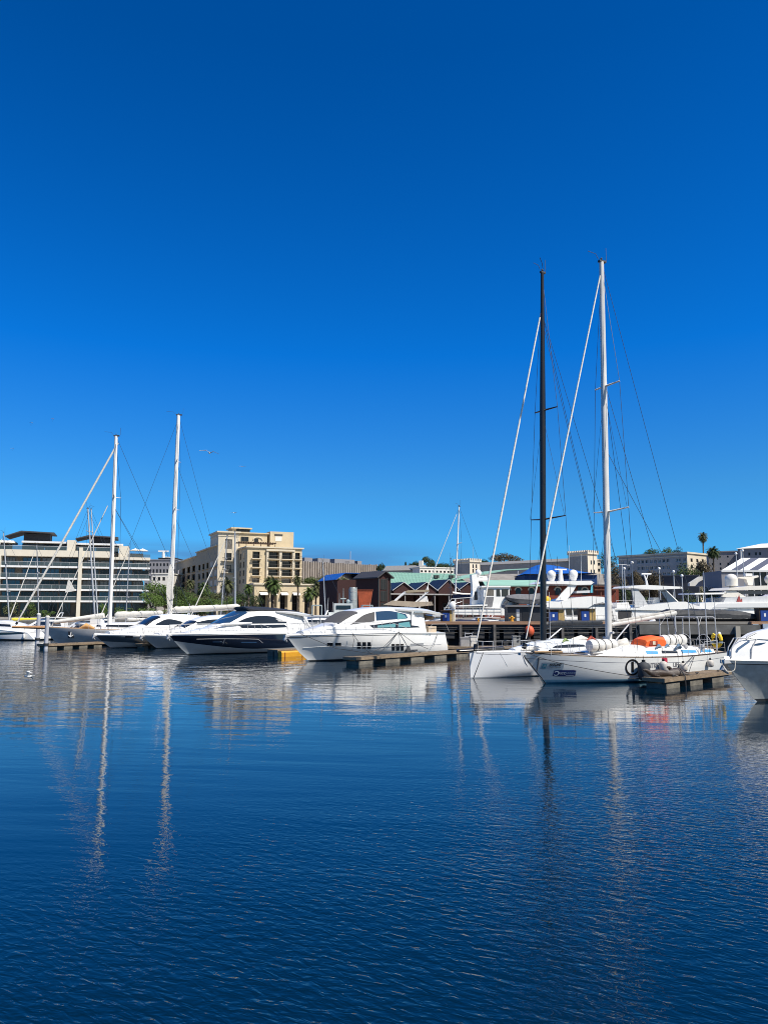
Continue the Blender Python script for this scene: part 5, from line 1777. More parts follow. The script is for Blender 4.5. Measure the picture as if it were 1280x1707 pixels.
q = [hp(897.5, 1096), hp(896.5, 1104), hp(894, 1119)]
M.path([(x, h1.yat(x, z) + 0.02, z) for x, z in q], [0.05, 0.045, 0.03], 6); M.build('bow_fitting', mat('dark_grey_paint', (0.12, 0.13, 0.14), 0.5), b1, sm=50)

# liferafts, orange cover, fenders: each stands on the boat as a thing of its own
def on1(x, y, z):
    return B1F.world((x, y, z))
def canister(label, x, y, z, n, r, L, m):
    t = thing('liferaft_canister', label, 'liferaft', on1(x, y, z), B1F.rz, 'liferaft canisters on the racing yacht')
    for k in range(n):
        M = MB()
        x0 = -L / 2 + L * k / n; x1 = -L / 2 + L * (k + 1) / n
        prof = [(x0, r * 0.55), (x0 + 0.02, r * 0.86), (x0 + L / n * 0.28, r), (x0 + L / n * 0.72, r), (x1 - 0.02, r * 0.86), (x1 - 0.001, r * 0.55)]
        M.grid([[(xx, rr * math.cos(a * math.pi / 8), r + rr * math.sin(a * math.pi / 8)) for a in range(16)] for xx, rr in prof], True, True, True)
        M.build('canister', m, t, sm=40)
    M = MB()
    M.box((-L / 2, -r * 0.9, -0.05), (L / 2, r * 0.9, 0.0)); M.build('cradle', STEEL, t)
    M = MB()
    for k in range(n - 1):
        x0 = -L / 2 + L * (k + 1) / n
        M.path([(x0, (r * 0.92) * math.cos(a * math.pi / 8), r + r * 0.92 * math.sin(a * math.pi / 8)) for a in range(17)], 0.02, 4)
    M.build('strap', GREYCLOTH, t)
x, z = B1F.loc(1003, 1078, 0.55)
canister('roll of four white liferaft drums on the foredeck beside the aluminium mast', x, 0.55, 1.62, 4, 0.36, 1.9, mat('liferaft_white', (0.70, 0.68, 0.63), 0.5, var=0.15))
x, z = B1F.loc(1121, 1076, 0.6)
canister('row of four white ribbed liferaft drums beside the orange cover', x, 0.6, 1.86, 4, 0.33, 1.85, mat('liferaft_white', (0.7, 0.68, 0.63), 0.5))
x, z = B1F.loc(1081, 1077, 0.6)
t = thing('orange_cover', 'bright orange cloth cover with a small window on the racing yacht cabin top', 'cover', on1(x, 0.6, 1.86), B1F.rz)
M = MB()
rows = []
for k, (xx, hh) in enumerate(((-0.75, 0.40), (-0.68, 0.55), (-0.2, 0.62), (0.35, 0.56), (0.72, 0.42), (0.85, 0.16))):
    rows.append([(xx, 0.62, 0), (xx, 0.60, hh * 0.7), (xx, 0.45, hh * 0.97), (xx, 0, hh * 1.05), (xx, -0.45, hh * 0.97), (xx, -0.6, hh * 0.7), (xx, -0.62, 0)])
M.grid(rows, False, True, True); M.build('cloth', ORANGE, t, sm=40)
M = MB(); M.prism([(-0.05, 0.625, 0.10), (0.6, 0.625, 0.10), (0.5, 0.61, 0.34), (-0.05, 0.61, 0.36)], (0, 0.02, 0)); M.build('window', mat('dull_red_vinyl', (0.30, 0.045, 0.02), 0.4, var=0.2), t)
M = MB(); M.box((0.14, 0.64, 0.13), (0.34, 0.66, 0.33)); M.build('window_frame', PLASTER, t)
FB = mat('dark_fender_cloth', (0.035, 0.040, 0.048), 0.75, var=0.2)
FW = mat('worn_white_fender', (0.55, 0.52, 0.47), 0.6, var=0.35, vscale=6)
def fend1(px, py, r, h, m, lab, extra=0.0):
    x, z = hp(px, py)
    zd = z
    y = h1.yat(x, z) + r + 0.03 + extra
    x, zd = B1F.loc(px, py, y)
    p = on1(x, y, zd)
    return fender(lab, p, r, h, m, 'fenders on the racing yacht')
t = fend1(1072, 1103, 0.34, 1.05, FB, 'largest dark cloth covered fender beside the circled 1')
t = fend1(1105, 1102, 0.24, 0.62, FW, 'worn white fender with dark edge under the red tag')
M = MB(); M.box((0.06, 0.30, -0.10), (0.34, 0.33, 0.16)); M.build('red_tag', mat('red_tag', (0.55, 0.02, 0.06), 0.6), t)
t = fend1(1138, 1105, 0.23, 0.5, FW, 'pale fender behind the round dark bundle on the pontoon')
t = fend1(1183, 1100, 0.20, 0.42, FW, 'small pale fender nearest the stern of the racing yacht')
x, z = B1F.loc(1206, 1068, 1.0)
t = thing('life_ring', 'yellow horseshoe life ring on the stern rail of the racing yacht', 'life ring', on1(-12.3, 0.95, 1.75), B1F.rz + R(20))
M = MB()
M.path([(0, 0.26 * math.sin(R(a)), 0.40 - 0.36 * math.cos(R(a)) * (1.15 if abs(a) > 90 else 1)) for a in range(-150, 151, 20)], 0.11, 8); M.build('ring', mat('lemon_yellow', (0.85, 0.55, 0.02), 0.55), t, sm=60)
M = MB()
for a in (-70, 70): M.path([(0, 0.26 * math.sin(R(a)) * 0.95, 0.40 - 0.36 * math.cos(R(a)) - 0.05), (0, 0.26 * math.sin(R(a)) * 1.02, 0.40 - 0.36 * math.cos(R(a)) + 0.05)], 0.12, 8)
M.build('band', GREYD, t, sm=50)

# B2: black masted racer behind it
w0 = level(784, 1131)
B2F = Frame((w0.x, w0.y, 0), R(215))
b2 = thing('black_mast_yacht', 'plain white plumb bowed racing yacht with a tall black carbon mast', 'sailing yacht', B2F.o, B2F.rz)
h2 = Hull(15.5, 4.4, (1.35, 1.38, 1.50), rake=0.06, srake=0.2, draft=0.5, ws=0.92, tm=0.35, q=1.75, ps=8.0, pb=3.4)
h2.build(b2, [(1, 0, 0), (0, 0.06, 1)], [HULLW, mat('grey_boot', (0.30, 0.32, 0.34), 0.5)], N=40)
h2.deckmesh(b2, mat('pale_grey_deck', (0.62, 0.63, 0.64), 0.8, var=0.1), camber=0.1)
h2.rail(b2, GREYW, r=0.025, dz=0.02, out=-0.03, name='toe_rail')
h2.lifeline(b2, STEEL, h=0.62, t0=0.05, t1=0.9, n=12, r=0.012, rr=0.007)
M = MB()
x0 = -1.4; y0 = h2.dh(-1.4) - 0.05
for sd in (1, -1):
    M.path([(x0, sd * y0, 1.48), (x0, sd * y0, 2.1), (-0.35, sd * 0.3, 2.15), (-0.2, 0, 2.15)], 0.018, 6)
    M.tube((-0.4, sd * 0.22, 1.5), (-0.35, sd * 0.3, 2.15), 0.016, n=5)
M.build('pulpit', STEEL, b2, sm=50)
M = MB(); M.path([(-2.6, 0.0, 1.68), (0.9, 0.0, 1.62), (1.0, 0, 1.60)], [0.12, 0.10, 0.05], 8, ell=1.5); M.build('bowsprit', CARBON, b2, sm=50)
st = [(-12.5, 1.38, 1.55, 1.5, 1.35), (-10.0, 1.38, 1.95, 1.45, 1.15), (-7.5, 1.40, 2.05, 1.3, 1.0), (-5.6, 1.42, 1.95, 1.05, 0.7), (-3.4, 1.46, 1.56, 0.6, 0.3)]
cabin(b2, st, mat('white_blue_cloth', (0.62, 0.66, 0.70), 0.7, var=0.12, bump=0.3, bscale=4), 'coachroof')
s2 = Side(st)
pane(b2, [(-5.9, 1.62), (-7.6, 1.62), (-8.7, 1.66)], [(-6.3, 1.76), (-7.6, 1.82), (-8.6, 1.78)], s2.y, GLASS)
mb2 = Vector((-6.0, 0, 1.9))
tx, tz = B2F.loc(903.5, 455, 0); MT2 = Vector((tx, 0, tz))
mb2.x = B2F.loc(905, 1062, 0)[0]
hx, hzz = B2F.loc(897, 526, 0)
sp2 = [((1062 - 869) / (1062 - 455), 1.5), ((1062 - 691) / (1062 - 455), 1.0)]
DW = mat('dark_wire', (0.02, 0.023, 0.03), 0.5)
ms = mast_set(b2, mb2, MT2, 0.215, 0.12, CARBON, sp2, chain=(mb2.x - 0.6, 1.95, 1.42), fore=((-0.35, 0, 1.55), mb2.lerp(MT2, (1062 - 526) / (1062 - 455)) + Vector((0.16, 0, 0))), furl=(0.02, 0.985), furl_r=(0.06, 0.05), wire=0.014, sweep=-0.32, wm=DW,
    back=[((-14.8, 0.9, 1.5), mb2.lerp(MT2, 0.88)), ((-14.8, -0.9, 1.5), mb2.lerp(MT2, 0.88)), ((-11.5, 1.7, 1.45), mb2.lerp(MT2, 0.86))])
M = MB(); M.path([MT2 + Vector((-0.1, 0, 0.1)), MT2 + Vector((0.0, 0, 0.7)), MT2 + Vector((0.2, 0, 1.05))], 0.02, 5); M.build('wind_wand', CARBON, ms)
M = MB()
for k in range(9):
    z = mb2.z + 0.25 + 0.33 * k
    M.path([(mb2.x - 0.42, -0.2, z), (mb2.x - 0.42, 0.2, z)], 0.016, 4)
for y in (-0.2, 0.2):
    M.path([(mb2.x - 0.42, y, mb2.z), (mb2.x - 0.42, y, mb2.z + 3.2)], 0.02, 5)
M.build('mast_ladder', ALU, ms)
M = MB(); p0 = mb2 + Vector((-0.25, 0, 1.0)); p1 = Vector((-12.2, 0, 2.9)); M.path([p0, p1], [0.10, 0.13], 8, ell=0.7); bm2 = M.build('boom', CARBON, b2, sm=50)
sailcover(bm2, p0 + Vector((-0.3, 0, 0.22)), p1 + Vector((0.3, 0, 0.22)), 0.2, 0.15, BLACKCLOTH, 'sail_cover', seed=9)
M = MB(); M.path([mb2 + Vector((-0.25, 0, 0.1)), p0.lerp(p1, 0.28)], 0.045, 6); M.build('boom_vang', ALU, bm2)
MB().path([(-3.6, 0.55, 1.58), (-4.2, 0.75, 1.66), (-5.0, 0.85, 1.7)], [0.05, 0.16, 0.05], 8).build('sail_bag', SAILC, b2, sm=60)
M = MB(); M.path([(-8.2, 0.5, 2.1), (-9.0, 0.6, 2.18), (-9.8, 0.55, 2.05)], [0.06, 0.17, 0.06], 8)
M.build('sail_bag', SAILC, b2, sm=60)
M = MB(); M.path([(-9.2, 0.9, 2.0), (-9.6, 0.9, 2.2), (-10.1, 0.95, 1.98)], [0.04, 0.12, 0.04], 6); M.build('red_bag', mat('faded_red_cloth', (0.40, 0.06, 0.03), 0.8, var=0.3), b2, sm=60)
M = MB(); M.path([(-6.9, 0.9, 1.95), (-7.2, 0.85, 2.12), (-7.6, 0.9, 1.95)], [0.04, 0.11, 0.04], 6); M.build('green_bag', mat('faded_green_cloth', (0.22, 0.30, 0.10), 0.8, var=0.3), b2, sm=60)
for x in (-10.6, -12.0):
    for sd in (1, -1): MB().path([(x, sd * 1.2, 1.55), (x, sd * 1.2, 1.85), (x, sd * 1.2, 1.86), (x, sd * 1.2, 2.02)], [0.14, 0.12, 0.16, 0.15], 10).build('winch', STEEL, b2, sm=40)
M = MB(); x = -2.3; M.path([(x, h2.yat(x, 0.0) + 0.008, 0.0), (x + 0.1, h2.yat(x + 0.1, 0.7) + 0.008, 0.7), (x + 0.55, h2.yat(x + 0.55, 1.45) + 0.006, 1.45)], 0.008, 4); M.build('hull_seam', GREYW, b2)

# mooring lines of both yachts
p = on1(1.25, 0.3, 1.66); q = on1(-7.6, h1.yat(-7.6, 0.25) + 0.8, 0.28)
rope('mooring_line', 'dark mooring line crossing the two sponsor stickers on the racing yacht hull', [p, on1(-0.5, 0.95, 1.1), on1(-4.2, h1.yat(-4.2, 0.42) + 0.35, 0.40), q], ROPE, 0.017, sag=0.04)
p = on1(1.5, 0.1, 1.6); rope('bow_line', 'dark rope running down the raked bow of the racing yacht to the water', [p, on1(0.0, 0.12, -0.02)], ROPE, 0.03, sag=-0.03)
p = B2F.world((0.0, 0.12, 1.5)); rope('bow_line', 'thin line from the bowsprit over to the raked bow of the racing yacht', [B2F.world((0.5, 0, 1.62)), on1(1.55, 0, 1.66)], ROPE, 0.012, sag=0.15)
rope('bow_line', 'dark line hanging down the plumb bow of the black masted yacht', [B2F.world((-0.75, 0.32, 1.5)), B2F.world((-0.15, 0.10, 0.0))], ROPE, 0.018)
# ------------------------------------------------------------ motor yachts moored bow out, left to middle
SLATE = mat('slate_blue_gelcoat', (0.045, 0.065, 0.085), 0.2, var=0.1, coat=0.5)
GREYBOT = mat('pale_grey_bottom', (0.33, 0.36, 0.38), 0.4, var=0.15, vscale=1.5, stretch=(0.5, 1, 2))
BOOT = mat('dark_boot_top', (0.02, 0.025, 0.03), 0.5)
CHAR = mat('charcoal_sun_cover', (0.075, 0.073, 0.075), 0.8, var=0.15, vscale=4)
GELW = mat('white_yacht_hull', (0.74, 0.735, 0.71), 0.25, var=0.05, vscale=0.9, coat=0.4)
SEAT = mat('beige_upholstery', (0.50, 0.40, 0.29), 0.85, var=0.2)

def bow_rail(parent, H, t0, n, h=0.75, r=0.018, t1=0.985, drop=0.0):
    """stainless rail from amidships round the bow"""
    M = MB()
    tops = {1: [], -1: []}
    for sd in (1, -1):
        for i in range(n + 1):
            t = t0 + (t1 - t0) * i / n
            x, y = H.pt(t, H.deck(t)); y = max(0.05, y - 0.08); z = H.deck(t) - drop
            hh = h * min(1.0, 0.25 + i / (n * 0.3))
            M.tube((x, sd * y, z), (x + 0.18, sd * y, z + hh), r, n=5)
            tops[sd].append((x + 0.18, sd * y, z + hh))
    M.path(tops[1] + tops[-1][::-1], r, 5)
    M.path([(x - 0.09, y, z - h * 0.45) for x, y, z in tops[1][2:] + tops[-1][2:][::-1]], r * 0.6, 4)
    return M.build('bow_rail', STEEL, parent, sm=50)

def bow_anchor(parent, H):
    z = H.sheer[2]; xb = H.rake
    M = MB()
    M.box((xb - 0.4, -0.14, z - 0.10), (xb + 0.16, 0.14, z + 0.02))
    M.path([(xb + 0.12, 0, z - 0.04), (xb + 0.10, 0, z - 0.34), (xb - 0.08, 0, z - 0.52)], [0.05, 0.12, 0.05], 8, ell=1.5)
    M.path([(xb + 0.02, 0.22, z - 0.18), (xb + 0.16, 0.1, z - 0.36), (xb + 0.16, -0.1, z - 0.36), (xb + 0.02, -0.22, z - 0.18)], 0.05, 6)
    return M.build('anchor', STEEL, parent, sm=40)

def moor(bow_px, rz, stern_px, yst):
    w_ = level(*bow_px)
    f = Frame((w_.x, w_.y, 0), rz)
    return f, -f.loc(stern_px[0], stern_px[1], yst)[0]

# ---- white motor yacht (middle)
WF_, L = moor((517, 1102.5), R(222), (741, 1078), 2.0)
wy = thing('motor_yacht', 'white motor yacht with grey covered windscreen and three framed hull windows', 'motor yacht', WF_.o, WF_.rz)
zb = WF_.loc(477, 1059)[1]
zs_ = WF_.loc(728, 1055, 2.0)[1]
zm = WF_.loc(600, 1056, 2.2)[1]
hw = Hull(L, 4.6, (zs_, zm, zb), rake=WF_.loc(477, 1060)[0], srake=-0.5, draft=0.6, ws=0.9, tm=0.35, q=2.6, ps=9, pb=1.0, stemcurve=0.75, pe=0.62)
hw.build(wy, [(1, 0, 0), (1, -0.16, 1), (1, -0.21, 0), (0, 0.10, 2)], [GELW, BOOT, BOOT], N=40)
hw.deckmesh(wy, GELW, camber=0.12)
hw.rail(wy, STEEL, r=0.03, dz=-0.03, out=0.01)
bow_rail(wy, hw, 0.25, 13, 0.85)
bow_anchor(wy, hw)
def X(px, py, y=0.0): return WF_.loc(px, py, y)
prof = [X(p, q) for p, q in ((500, 1054), (520, 1049), (535, 1044.5), (548, 1040), (562, 1030), (574, 1023), (590, 1017.5), (610, 1014.5), (640, 1013.5), (672, 1014.5), (687, 1016.5))]
st = []
for x, z in prof:
    w0_ = hw.dh(x) * 0.80
    zd = hw.dz(x) - 0.02
    k = max(0, min(1, (z - zd - 0.5) / 1.6))
    st.append((x, zd, max(z, zd + 0.12), w0_, w0_ * (0.92 - 0.16 * k)))
st.reverse()
cabin(wy, st, GELW, 'cabin', crown=0.10)
sw = Side(st)
gp = surf_px(WF_, sw.y)
def strip_px(parent, sf, lo, up, yf, m, name='window', **kw):
    return pane(parent, [sf(*p) for p in lo], [sf(*p) for p in up], yf, m, name, **kw)
strip_px(wy, gp, [(627, 1034.5), (650, 1033), (680, 1030.5)], [(626, 1019.5), (650, 1018.5), (676, 1023.5)], sw.y, GLASSB)
strip_px(wy, gp, [(662, 1032.3), (678, 1030.7)], [(661.5, 1021), (674, 1025.5)], sw.y, GLASSG, off=0.03)
strip_px(wy, gp, [(622, 1047.5), (660, 1047), (699, 1046)], [(616, 1042.5), (650, 1037.8), (691, 1032.5)], sw.y, GLASS)
strip_px(wy, gp, [(629, 1046.3), (659, 1045.6)], [(629, 1042.8), (659, 1039.3)], sw.y, GLASSG, off=0.03)
strip_px(wy, gp, [(664, 1045.6), (684, 1045.2)], [(664, 1038.8), (682, 1036.4)], sw.y, GLASSG, off=0.03)
strip_px(wy, gp, [(584, 1041), (606, 1038), (624, 1035.5)], [(588, 1038.5), (606, 1025.5), (624, 1019.8)], sw.y, CHAR, 'side_sun_cover', off=0.025)
# windscreen under its cover
a = X(549, 1040); c = X(580, 1021.5)
M = MB(); rows = []
for i in range(9):
    x, z = a[0] + (c[0] - a[0]) * i / 8, None
    z = interp(sorted([(q[0], q[2]) for q in st]), x)
    w_ = interp(sorted([(q[0], q[4]) for q in st]), x)
    rows.append([(x + 0.02, w_ * v, z + 0.13 - 0.10 * abs(v) ** 2.5 - (0.07 if abs(v) > 0.9 else 0)) for v in (-0.97, -0.8, -0.4, 0, 0.4, 0.8, 0.97)])
M.grid(rows); M.build('windscreen_cover', CHAR, wy, sm=40)
# hardtop overhang at the stern
pts = []
for p, q, th, wd in ((640, 1013, 0.25, 1.5), (670, 1013.5, 0.35, 1.75), (690, 1014.5, 0.42, 1.85), (706, 1018, 0.38, 1.8), (719, 1023, 0.12, 1.6)):
    x, z = X(p, q); pts.append((x, z + 0.06, th, wd))
loft_roof(wy, pts, GELW, 'hardtop')
x, z = X(697, 1020, 1.8)
decal(wy, x - 0.5, x + 0.5, z - 0.06, z + 0.05, lambda a_, b_: 1.80, GREYD, 'vent_slot')
# aft bulkhead, cockpit seats, stern canopy and passerelle
x0 = prof[-1][0]
M = MB(); M.box((x0 - 0.06, -1.3, hw.dz(x0)), (x0 - 0.003, 1.3, hw.dz(x0) + 1.7)); M.build('saloon_door', GLASS, wy)
for sd in (1, -1):
    q = [X(*p, 1.6) for p in ((686, 1016), (691, 1030), (706, 1052), (684, 1052))]
    M = MB(); M.prism([(x, sd * 1.62 - 0.06, z) for x, z in q], (0, 0.12, 0)); M.build('wing_pillar', GELW, wy)
M = MB(); M.box((-L + 0.6, -1.6, zs_), (-L + 1.6, 1.6, zs_ + 0.55)); M.build('stern_seat', SEAT, wy)
M = MB(); M.path([(x0 - 0.2, 1.9, zs_ + 0.1), (x0 - 0.5, 1.9, zs_ + 0.75), (x0 - 2.3, 1.85, zs_ + 0.75), (x0 - 2.7, 1.85, zs_ + 0.1)], 0.02, 6); M.build('cockpit_rail', STEEL, wy, sm=50)
M = MB(); M.path([(x0 - 0.2, -1.9, zs_ + 0.1), (x0 - 0.5, -1.9, zs_ + 0.75), (x0 - 2.3, -1.85, zs_ + 0.75), (x0 - 2.7, -1.85, zs_ + 0.1)], 0.02, 6); M.build('cockpit_rail', STEEL, wy, sm=50)
M = MB(); M.path([(-L + 0.3, -0.9, zs_ + 1.25), (-L + 0.2, -0.2, zs_ + 1.3), (-L + 0.1, 0.7, zs_ + 1.25)], [0.14, 0.22, 0.14], 8); M.build('rolled_canopy', mat('beige_canvas', (0.42, 0.31, 0.20), 0.85, var=0.2), wy, sm=50)
M = MB(); M.prism([(-L + 0.2, 1.2, zs_), (-L - 0.9, 1.3, 0.75), (-L - 1.2, 1.3, 0.8), (-L - 0.4, 1.2, zs_)], (0, -0.7, 0)); M.build('gangway_cover', mat('ochre_canvas', (0.50, 0.34, 0.10), 0.85, var=0.25, vscale=4), wy)
# hull windows
hpx = surf_px(WF_, hw.yat, 2.0)
for g in (((545.5, 555), (559, 568.5)), ((595.5, 601.5), (604, 610), (612.5, 618)), ((653, 658), (660, 665.5), (667.5, 672.5))):
    y0, y1 = {545.5: (1071.5, 1077.5), 595.5: (1070.5, 1081.5), 653: (1073.5, 1084.5)}[g[0][0]]
    for a, c in g:
        strip_px(wy, hpx, [(a, y1), (c, y1)], [(a, y0), (c, y0)], hw.yat, GLASS, 'hull_window', n=3)
strip_px(wy, hpx, [(684, 1075.3), (706, 1074)], [(684, 1073), (706, 1071.8)], hw.yat, mat('grey_vent', (0.25, 0.26, 0.27), 0.5), 'hull_vent', n=3)
x, z = hpx(711, 1057.5)
M = MB()
for k in range(6): M.box((x - 0.5 + 0.17 * k, hw.yat(x, z) + 0.01, z - 0.05), (x - 0.5 + 0.17 * k + 0.11, hw.yat(x, z) + 0.03, z + 0.05))
M.build('name_letters', GREYD, wy)
fline(wy, [hpx(p, q) for p, q in ((505, 1080), (560, 1077), (620, 1078), (735, 1074))], hw.yat, 0.015, GREYW, 'hull_knuckle')
x, z = hpx(621, 1065); M = MB(); M.path([(x, hw.yat(x, zz_) + 0.004, zz_) for zz_ in (0.4, 0.8, 1.2, 1.6, zm)], 0.012, 4); M.build('hull_seam', GREYW, wy)

# ---- dark navy motor yacht
DF, L = moor((315, 1091.5), R(223), (505, 1080), 2.1)
dy = thing('motor_yacht', 'navy hulled motor yacht with sweeping white arch roof and black canopy top', 'motor yacht', DF.o, DF.rz)
zb = DF.loc(283, 1058)[1]; zm = DF.loc(390, 1056.5, 2.2)[1]; zs_ = DF.loc(490, 1055.5, 2.1)[1]
hd = Hull(L, 4.7, (zs_, zm, zb), rake=DF.loc(282, 1059)[0], srake=-0.4, draft=0.6, ws=0.9, tm=0.35, q=2.5, ps=8, pb=1.0, stemcurve=0.8, pe=0.8)
chine = lambda t: 0.40 + 0.85 * max(0, (t - 0.45) / 0.55) ** 1.6
hd.build(dy, [(1, 0, 1), (1, -0.10, 0), (chine, 0, 2), (0, 0.08, 3)], [NAVY, WHITE, GREYBOT, BOOT], N=40)
hd.deckmesh(dy, WHITE, camber=0.15)
hd.rail(dy, WHITE, r=0.05, dz=0.02, out=-0.02)
bow_rail(dy, hd, 0.2, 14, 0.85); bow_anchor(dy, hd)
def X(px, py, y=0.0): return DF.loc(px, py, y)
prof = [X(p, q) for p, q in ((305, 1056), (330, 1051), (350, 1047), (363, 1041), (380, 1031), (398, 1021), (420, 1018.5), (445, 1018), (470, 1019.5), (492, 1022))]
st = []
for x, z in prof:
    w0_ = hd.dh(x) * 0.82; zd = hd.dz(x) - 0.02
    k = max(0, min(1, (z - zd - 0.5) / 1.6))
    st.append((x, zd, max(z, zd + 0.10), w0_, w0_ * (0.93 - 0.15 * k)))
st.reverse()
cabin(dy, st, WHITE, 'cabin', crown=0.10)
sdy = Side(st); gp = surf_px(DF, sdy.y)
strip_px(dy, gp, [(391, 1039.5), (430, 1039.5), (478, 1039)], [(394, 1038), (412, 1030), (432, 1026.5), (455, 1028), (478, 1037)], sdy.y, GLASS)
strip_px(dy, gp, [(404, 1047), (440, 1047), (479, 1045.5)], [(398, 1042.5), (440, 1041.5), (474, 1041)], sdy.y, GLASS, off=0.02)
for q in ((471, 1031), (474, 1034)):
    strip_px(dy, gp, [(q[0] - 11, q[1] + 1.6), (q[0] + 5, q[1] + 2.2)], [(q[0] - 11, q[1] + 0.2), (q[0] + 5, q[1] + 0.6)], sdy.y, WHITE, 'window_louvre', off=0.05, n=3)
a = X(362, 1041); c = X(399, 1020.5)
M = MB(); rows = []
for i in range(9):
    x = a[0] + (c[0] - a[0]) * i / 8
    z = interp(sorted([(q[0], q[2]) for q in st]), x); w_ = interp(sorted([(q[0], q[4]) for q in st]), x)
    rows.append([(x + 0.02, w_ * v, z + 0.13 - 0.10 * abs(v) ** 2.5 - (0.07 if abs(v) > 0.9 else 0)) for v in (-0.95, -0.8, -0.4, 0, 0.4, 0.8, 0.95)])
M.grid(rows); M.build('windscreen', GLASSB, dy, sm=40)
pts = []
for p, q, th, wd in ((400, 1011, 0.12, 1.1), (412, 1011, 0.5, 1.3), (440, 1012, 0.45, 1.35), (470, 1015, 0.25, 1.35), (492, 1019, 0.08, 1.2)):
    x, z = X(p, q); pts.append((x, z, th, wd))
loft_roof(dy, pts, BLACKCLOTH, 'canopy_top')
pts = []
for p, q, th, wd in ((445, 1018, 0.2, 1.6), (470, 1018.5, 0.35, 1.8), (490, 1021, 0.38, 1.85), (506, 1025, 0.1, 1.7)):
    x, z = X(p, q); pts.append((x, z + 0.08, th, wd))
loft_roof(dy, pts, WHITE, 'hardtop')
x0 = prof[-1][0]
M = MB(); M.box((x0 - 0.06, -1.4, zs_), (x0 - 0.003, 1.4, zs_ + 1.6)); M.build('saloon_door', GLASS, dy)
for sd in (1, -1):
    M = MB(); M.path([(x0 + 0.3, sd * 1.7, zs_ + 1.75), (x0 - 0.3, sd * 1.8, zs_ + 0.8), (x0 - 0.8, sd * 1.9, zs_ + 0.05)], 0.12, 8, ell=0.5); M.build('wing_pillar', WHITE, dy, sm=40)
    M = MB(); M.path([(x0 + 1.0, sd * 2.0, zs_ + 0.02), (x0 + 0.6, sd * 2.0, zs_ + 0.7), (x0 - 3.0, sd * 2.0, zs_ + 0.7), (x0 - 3.1, sd * 2.0, zs_)], 0.02, 6); M.build('cockpit_rail', STEEL, dy, sm=50)
hpx = surf_px(DF, hd.yat, 2.0)
fline(dy, [hpx(p, q) for p, q in ((328, 1065.5), (370, 1065), (425, 1065.5), (432, 1067), (438, 1072))], hd.yat, 0.018, STEEL, 'trim_line')
for a, c, y0, y1 in ((355, 371, 1069.3, 1071), (402, 428, 1070, 1072)):
    strip_px(dy, hpx, [(a, y1), (c, y1)], [(a, y0), (c, y0)], hd.yat, GLASSB, 'hull_window', n=4)
x, z = hpx(373.5, 1070); M = MB(); M.path([(x, hd.yat(x, q) + 0.005, q) for q in (0.9, 1.1, 1.35)], 0.02, 4); M.build('hull_trim', STEEL, dy)
M = MB(); q = [gp(*p) for p in ((352, 1044), (372, 1041), (400, 1039.5), (419, 1038.5))]; M.path([(x, sdy.y(x, z) + 0.12, z) for x, z in q], [0.03, 0.13, 0.12, 0.05], 8, ell=0.7); M.build('side_coaming', WHITE, dy, sm=50)

# ---- second yacht bow, slate grey with flare
def plain_yacht(label, bow, tip, stern, hullm, bottom, roof, windows, screen, rz=R(222), B=4.4, portlight=None, chin=None, pb=1.1):
    f, L = moor(bow, rz, stern, 2.0)
    t = thing('motor_yacht', label, 'motor yacht', f.o, f.rz)
    zb = f.loc(*tip)[1]
    H = Hull(L, B, (zb * 0.84, zb * 0.88, zb), rake=f.loc(*tip)[0], srake=-0.4, draft=0.6, ws=0.9, tm=0.35, q=2.5, ps=8, pb=pb, stemcurve=0.85, pe=0.8)
    ch = chin or (lambda q: 0.38 + 0.36 * max(0, (q - 0.4) / 0.6) ** 1.5)
    H.build(t, [(1, 0, 1), (1, -0.10, 0), (ch, 0, 2), (0, 0.07, 3)], [hullm, WHITE, bottom, BOOT], N=36)
    H.deckmesh(t, WHITE, camber=0.15); H.rail(t, WHITE, r=0.05, dz=0.02, out=-0.02)
    bow_rail(t, H, 0.3, 11, 0.8); bow_anchor(t, H)
    st = []
    for p, q in roof:
        x, z = f.loc(p, q)
        w0_ = H.dh(x) * 0.82; zd = H.dz(x) - 0.02
        k = max(0, min(1, (z - zd - 0.5) / 1.6))
        st.append((x, zd, max(z, zd + 0.1), w0_, w0_ * (0.93 - 0.15 * k)))
    st.reverse()
    cabin(t, st, WHITE, 'cabin', crown=0.1)
    S = Side(st); g = surf_px(f, S.y)
    for lo, up, m in windows:
        strip_px(t, g, lo, up, S.y, m)
    if screen:
        a = f.loc(*screen[0]); c = f.loc(*screen[1])
        M = MB(); rows = []
        for i in range(7):
            x = a[0] + (c[0] - a[0]) * i / 6
            z = interp(sorted([(q[0], q[2]) for q in st]), x); w_ = interp(sorted([(q[0], q[4]) for q in st]), x)
            rows.append([(x + 0.02, w_ * v, z + 0.13 - 0.10 * abs(v) ** 2.5 - (0.07 if abs(v) > 0.9 else 0)) for v in (-0.95, -0.8, -0.4, 0, 0.4, 0.8, 0.95)])
        M.grid(rows); M.build('windscreen', GLASS, t, sm=40)
    if portlight:
        g2 = surf_px(f, H.yat, 1.8)
        a, c, y0, y1 = portlight
        strip_px(t, g2, [(a, y1), (c, y1)], [(a, y0), (c, y0)], H.yat, GLASS, 'hull_window', n=3)
    x0 = st[0][0]
    M = MB(); M.box((x0 - 0.06, -1.3, st[0][1]), (x0 - 0.003, 1.3, st[0][2] - 0.25)); M.build('saloon_door', GLASS, t)
    return t, f, H
FLAREG = mat('flare_grey_gelcoat', (0.28, 0.31, 0.33), 0.3, var=0.1, coat=0.3)  # one grey for this hull and its bottom
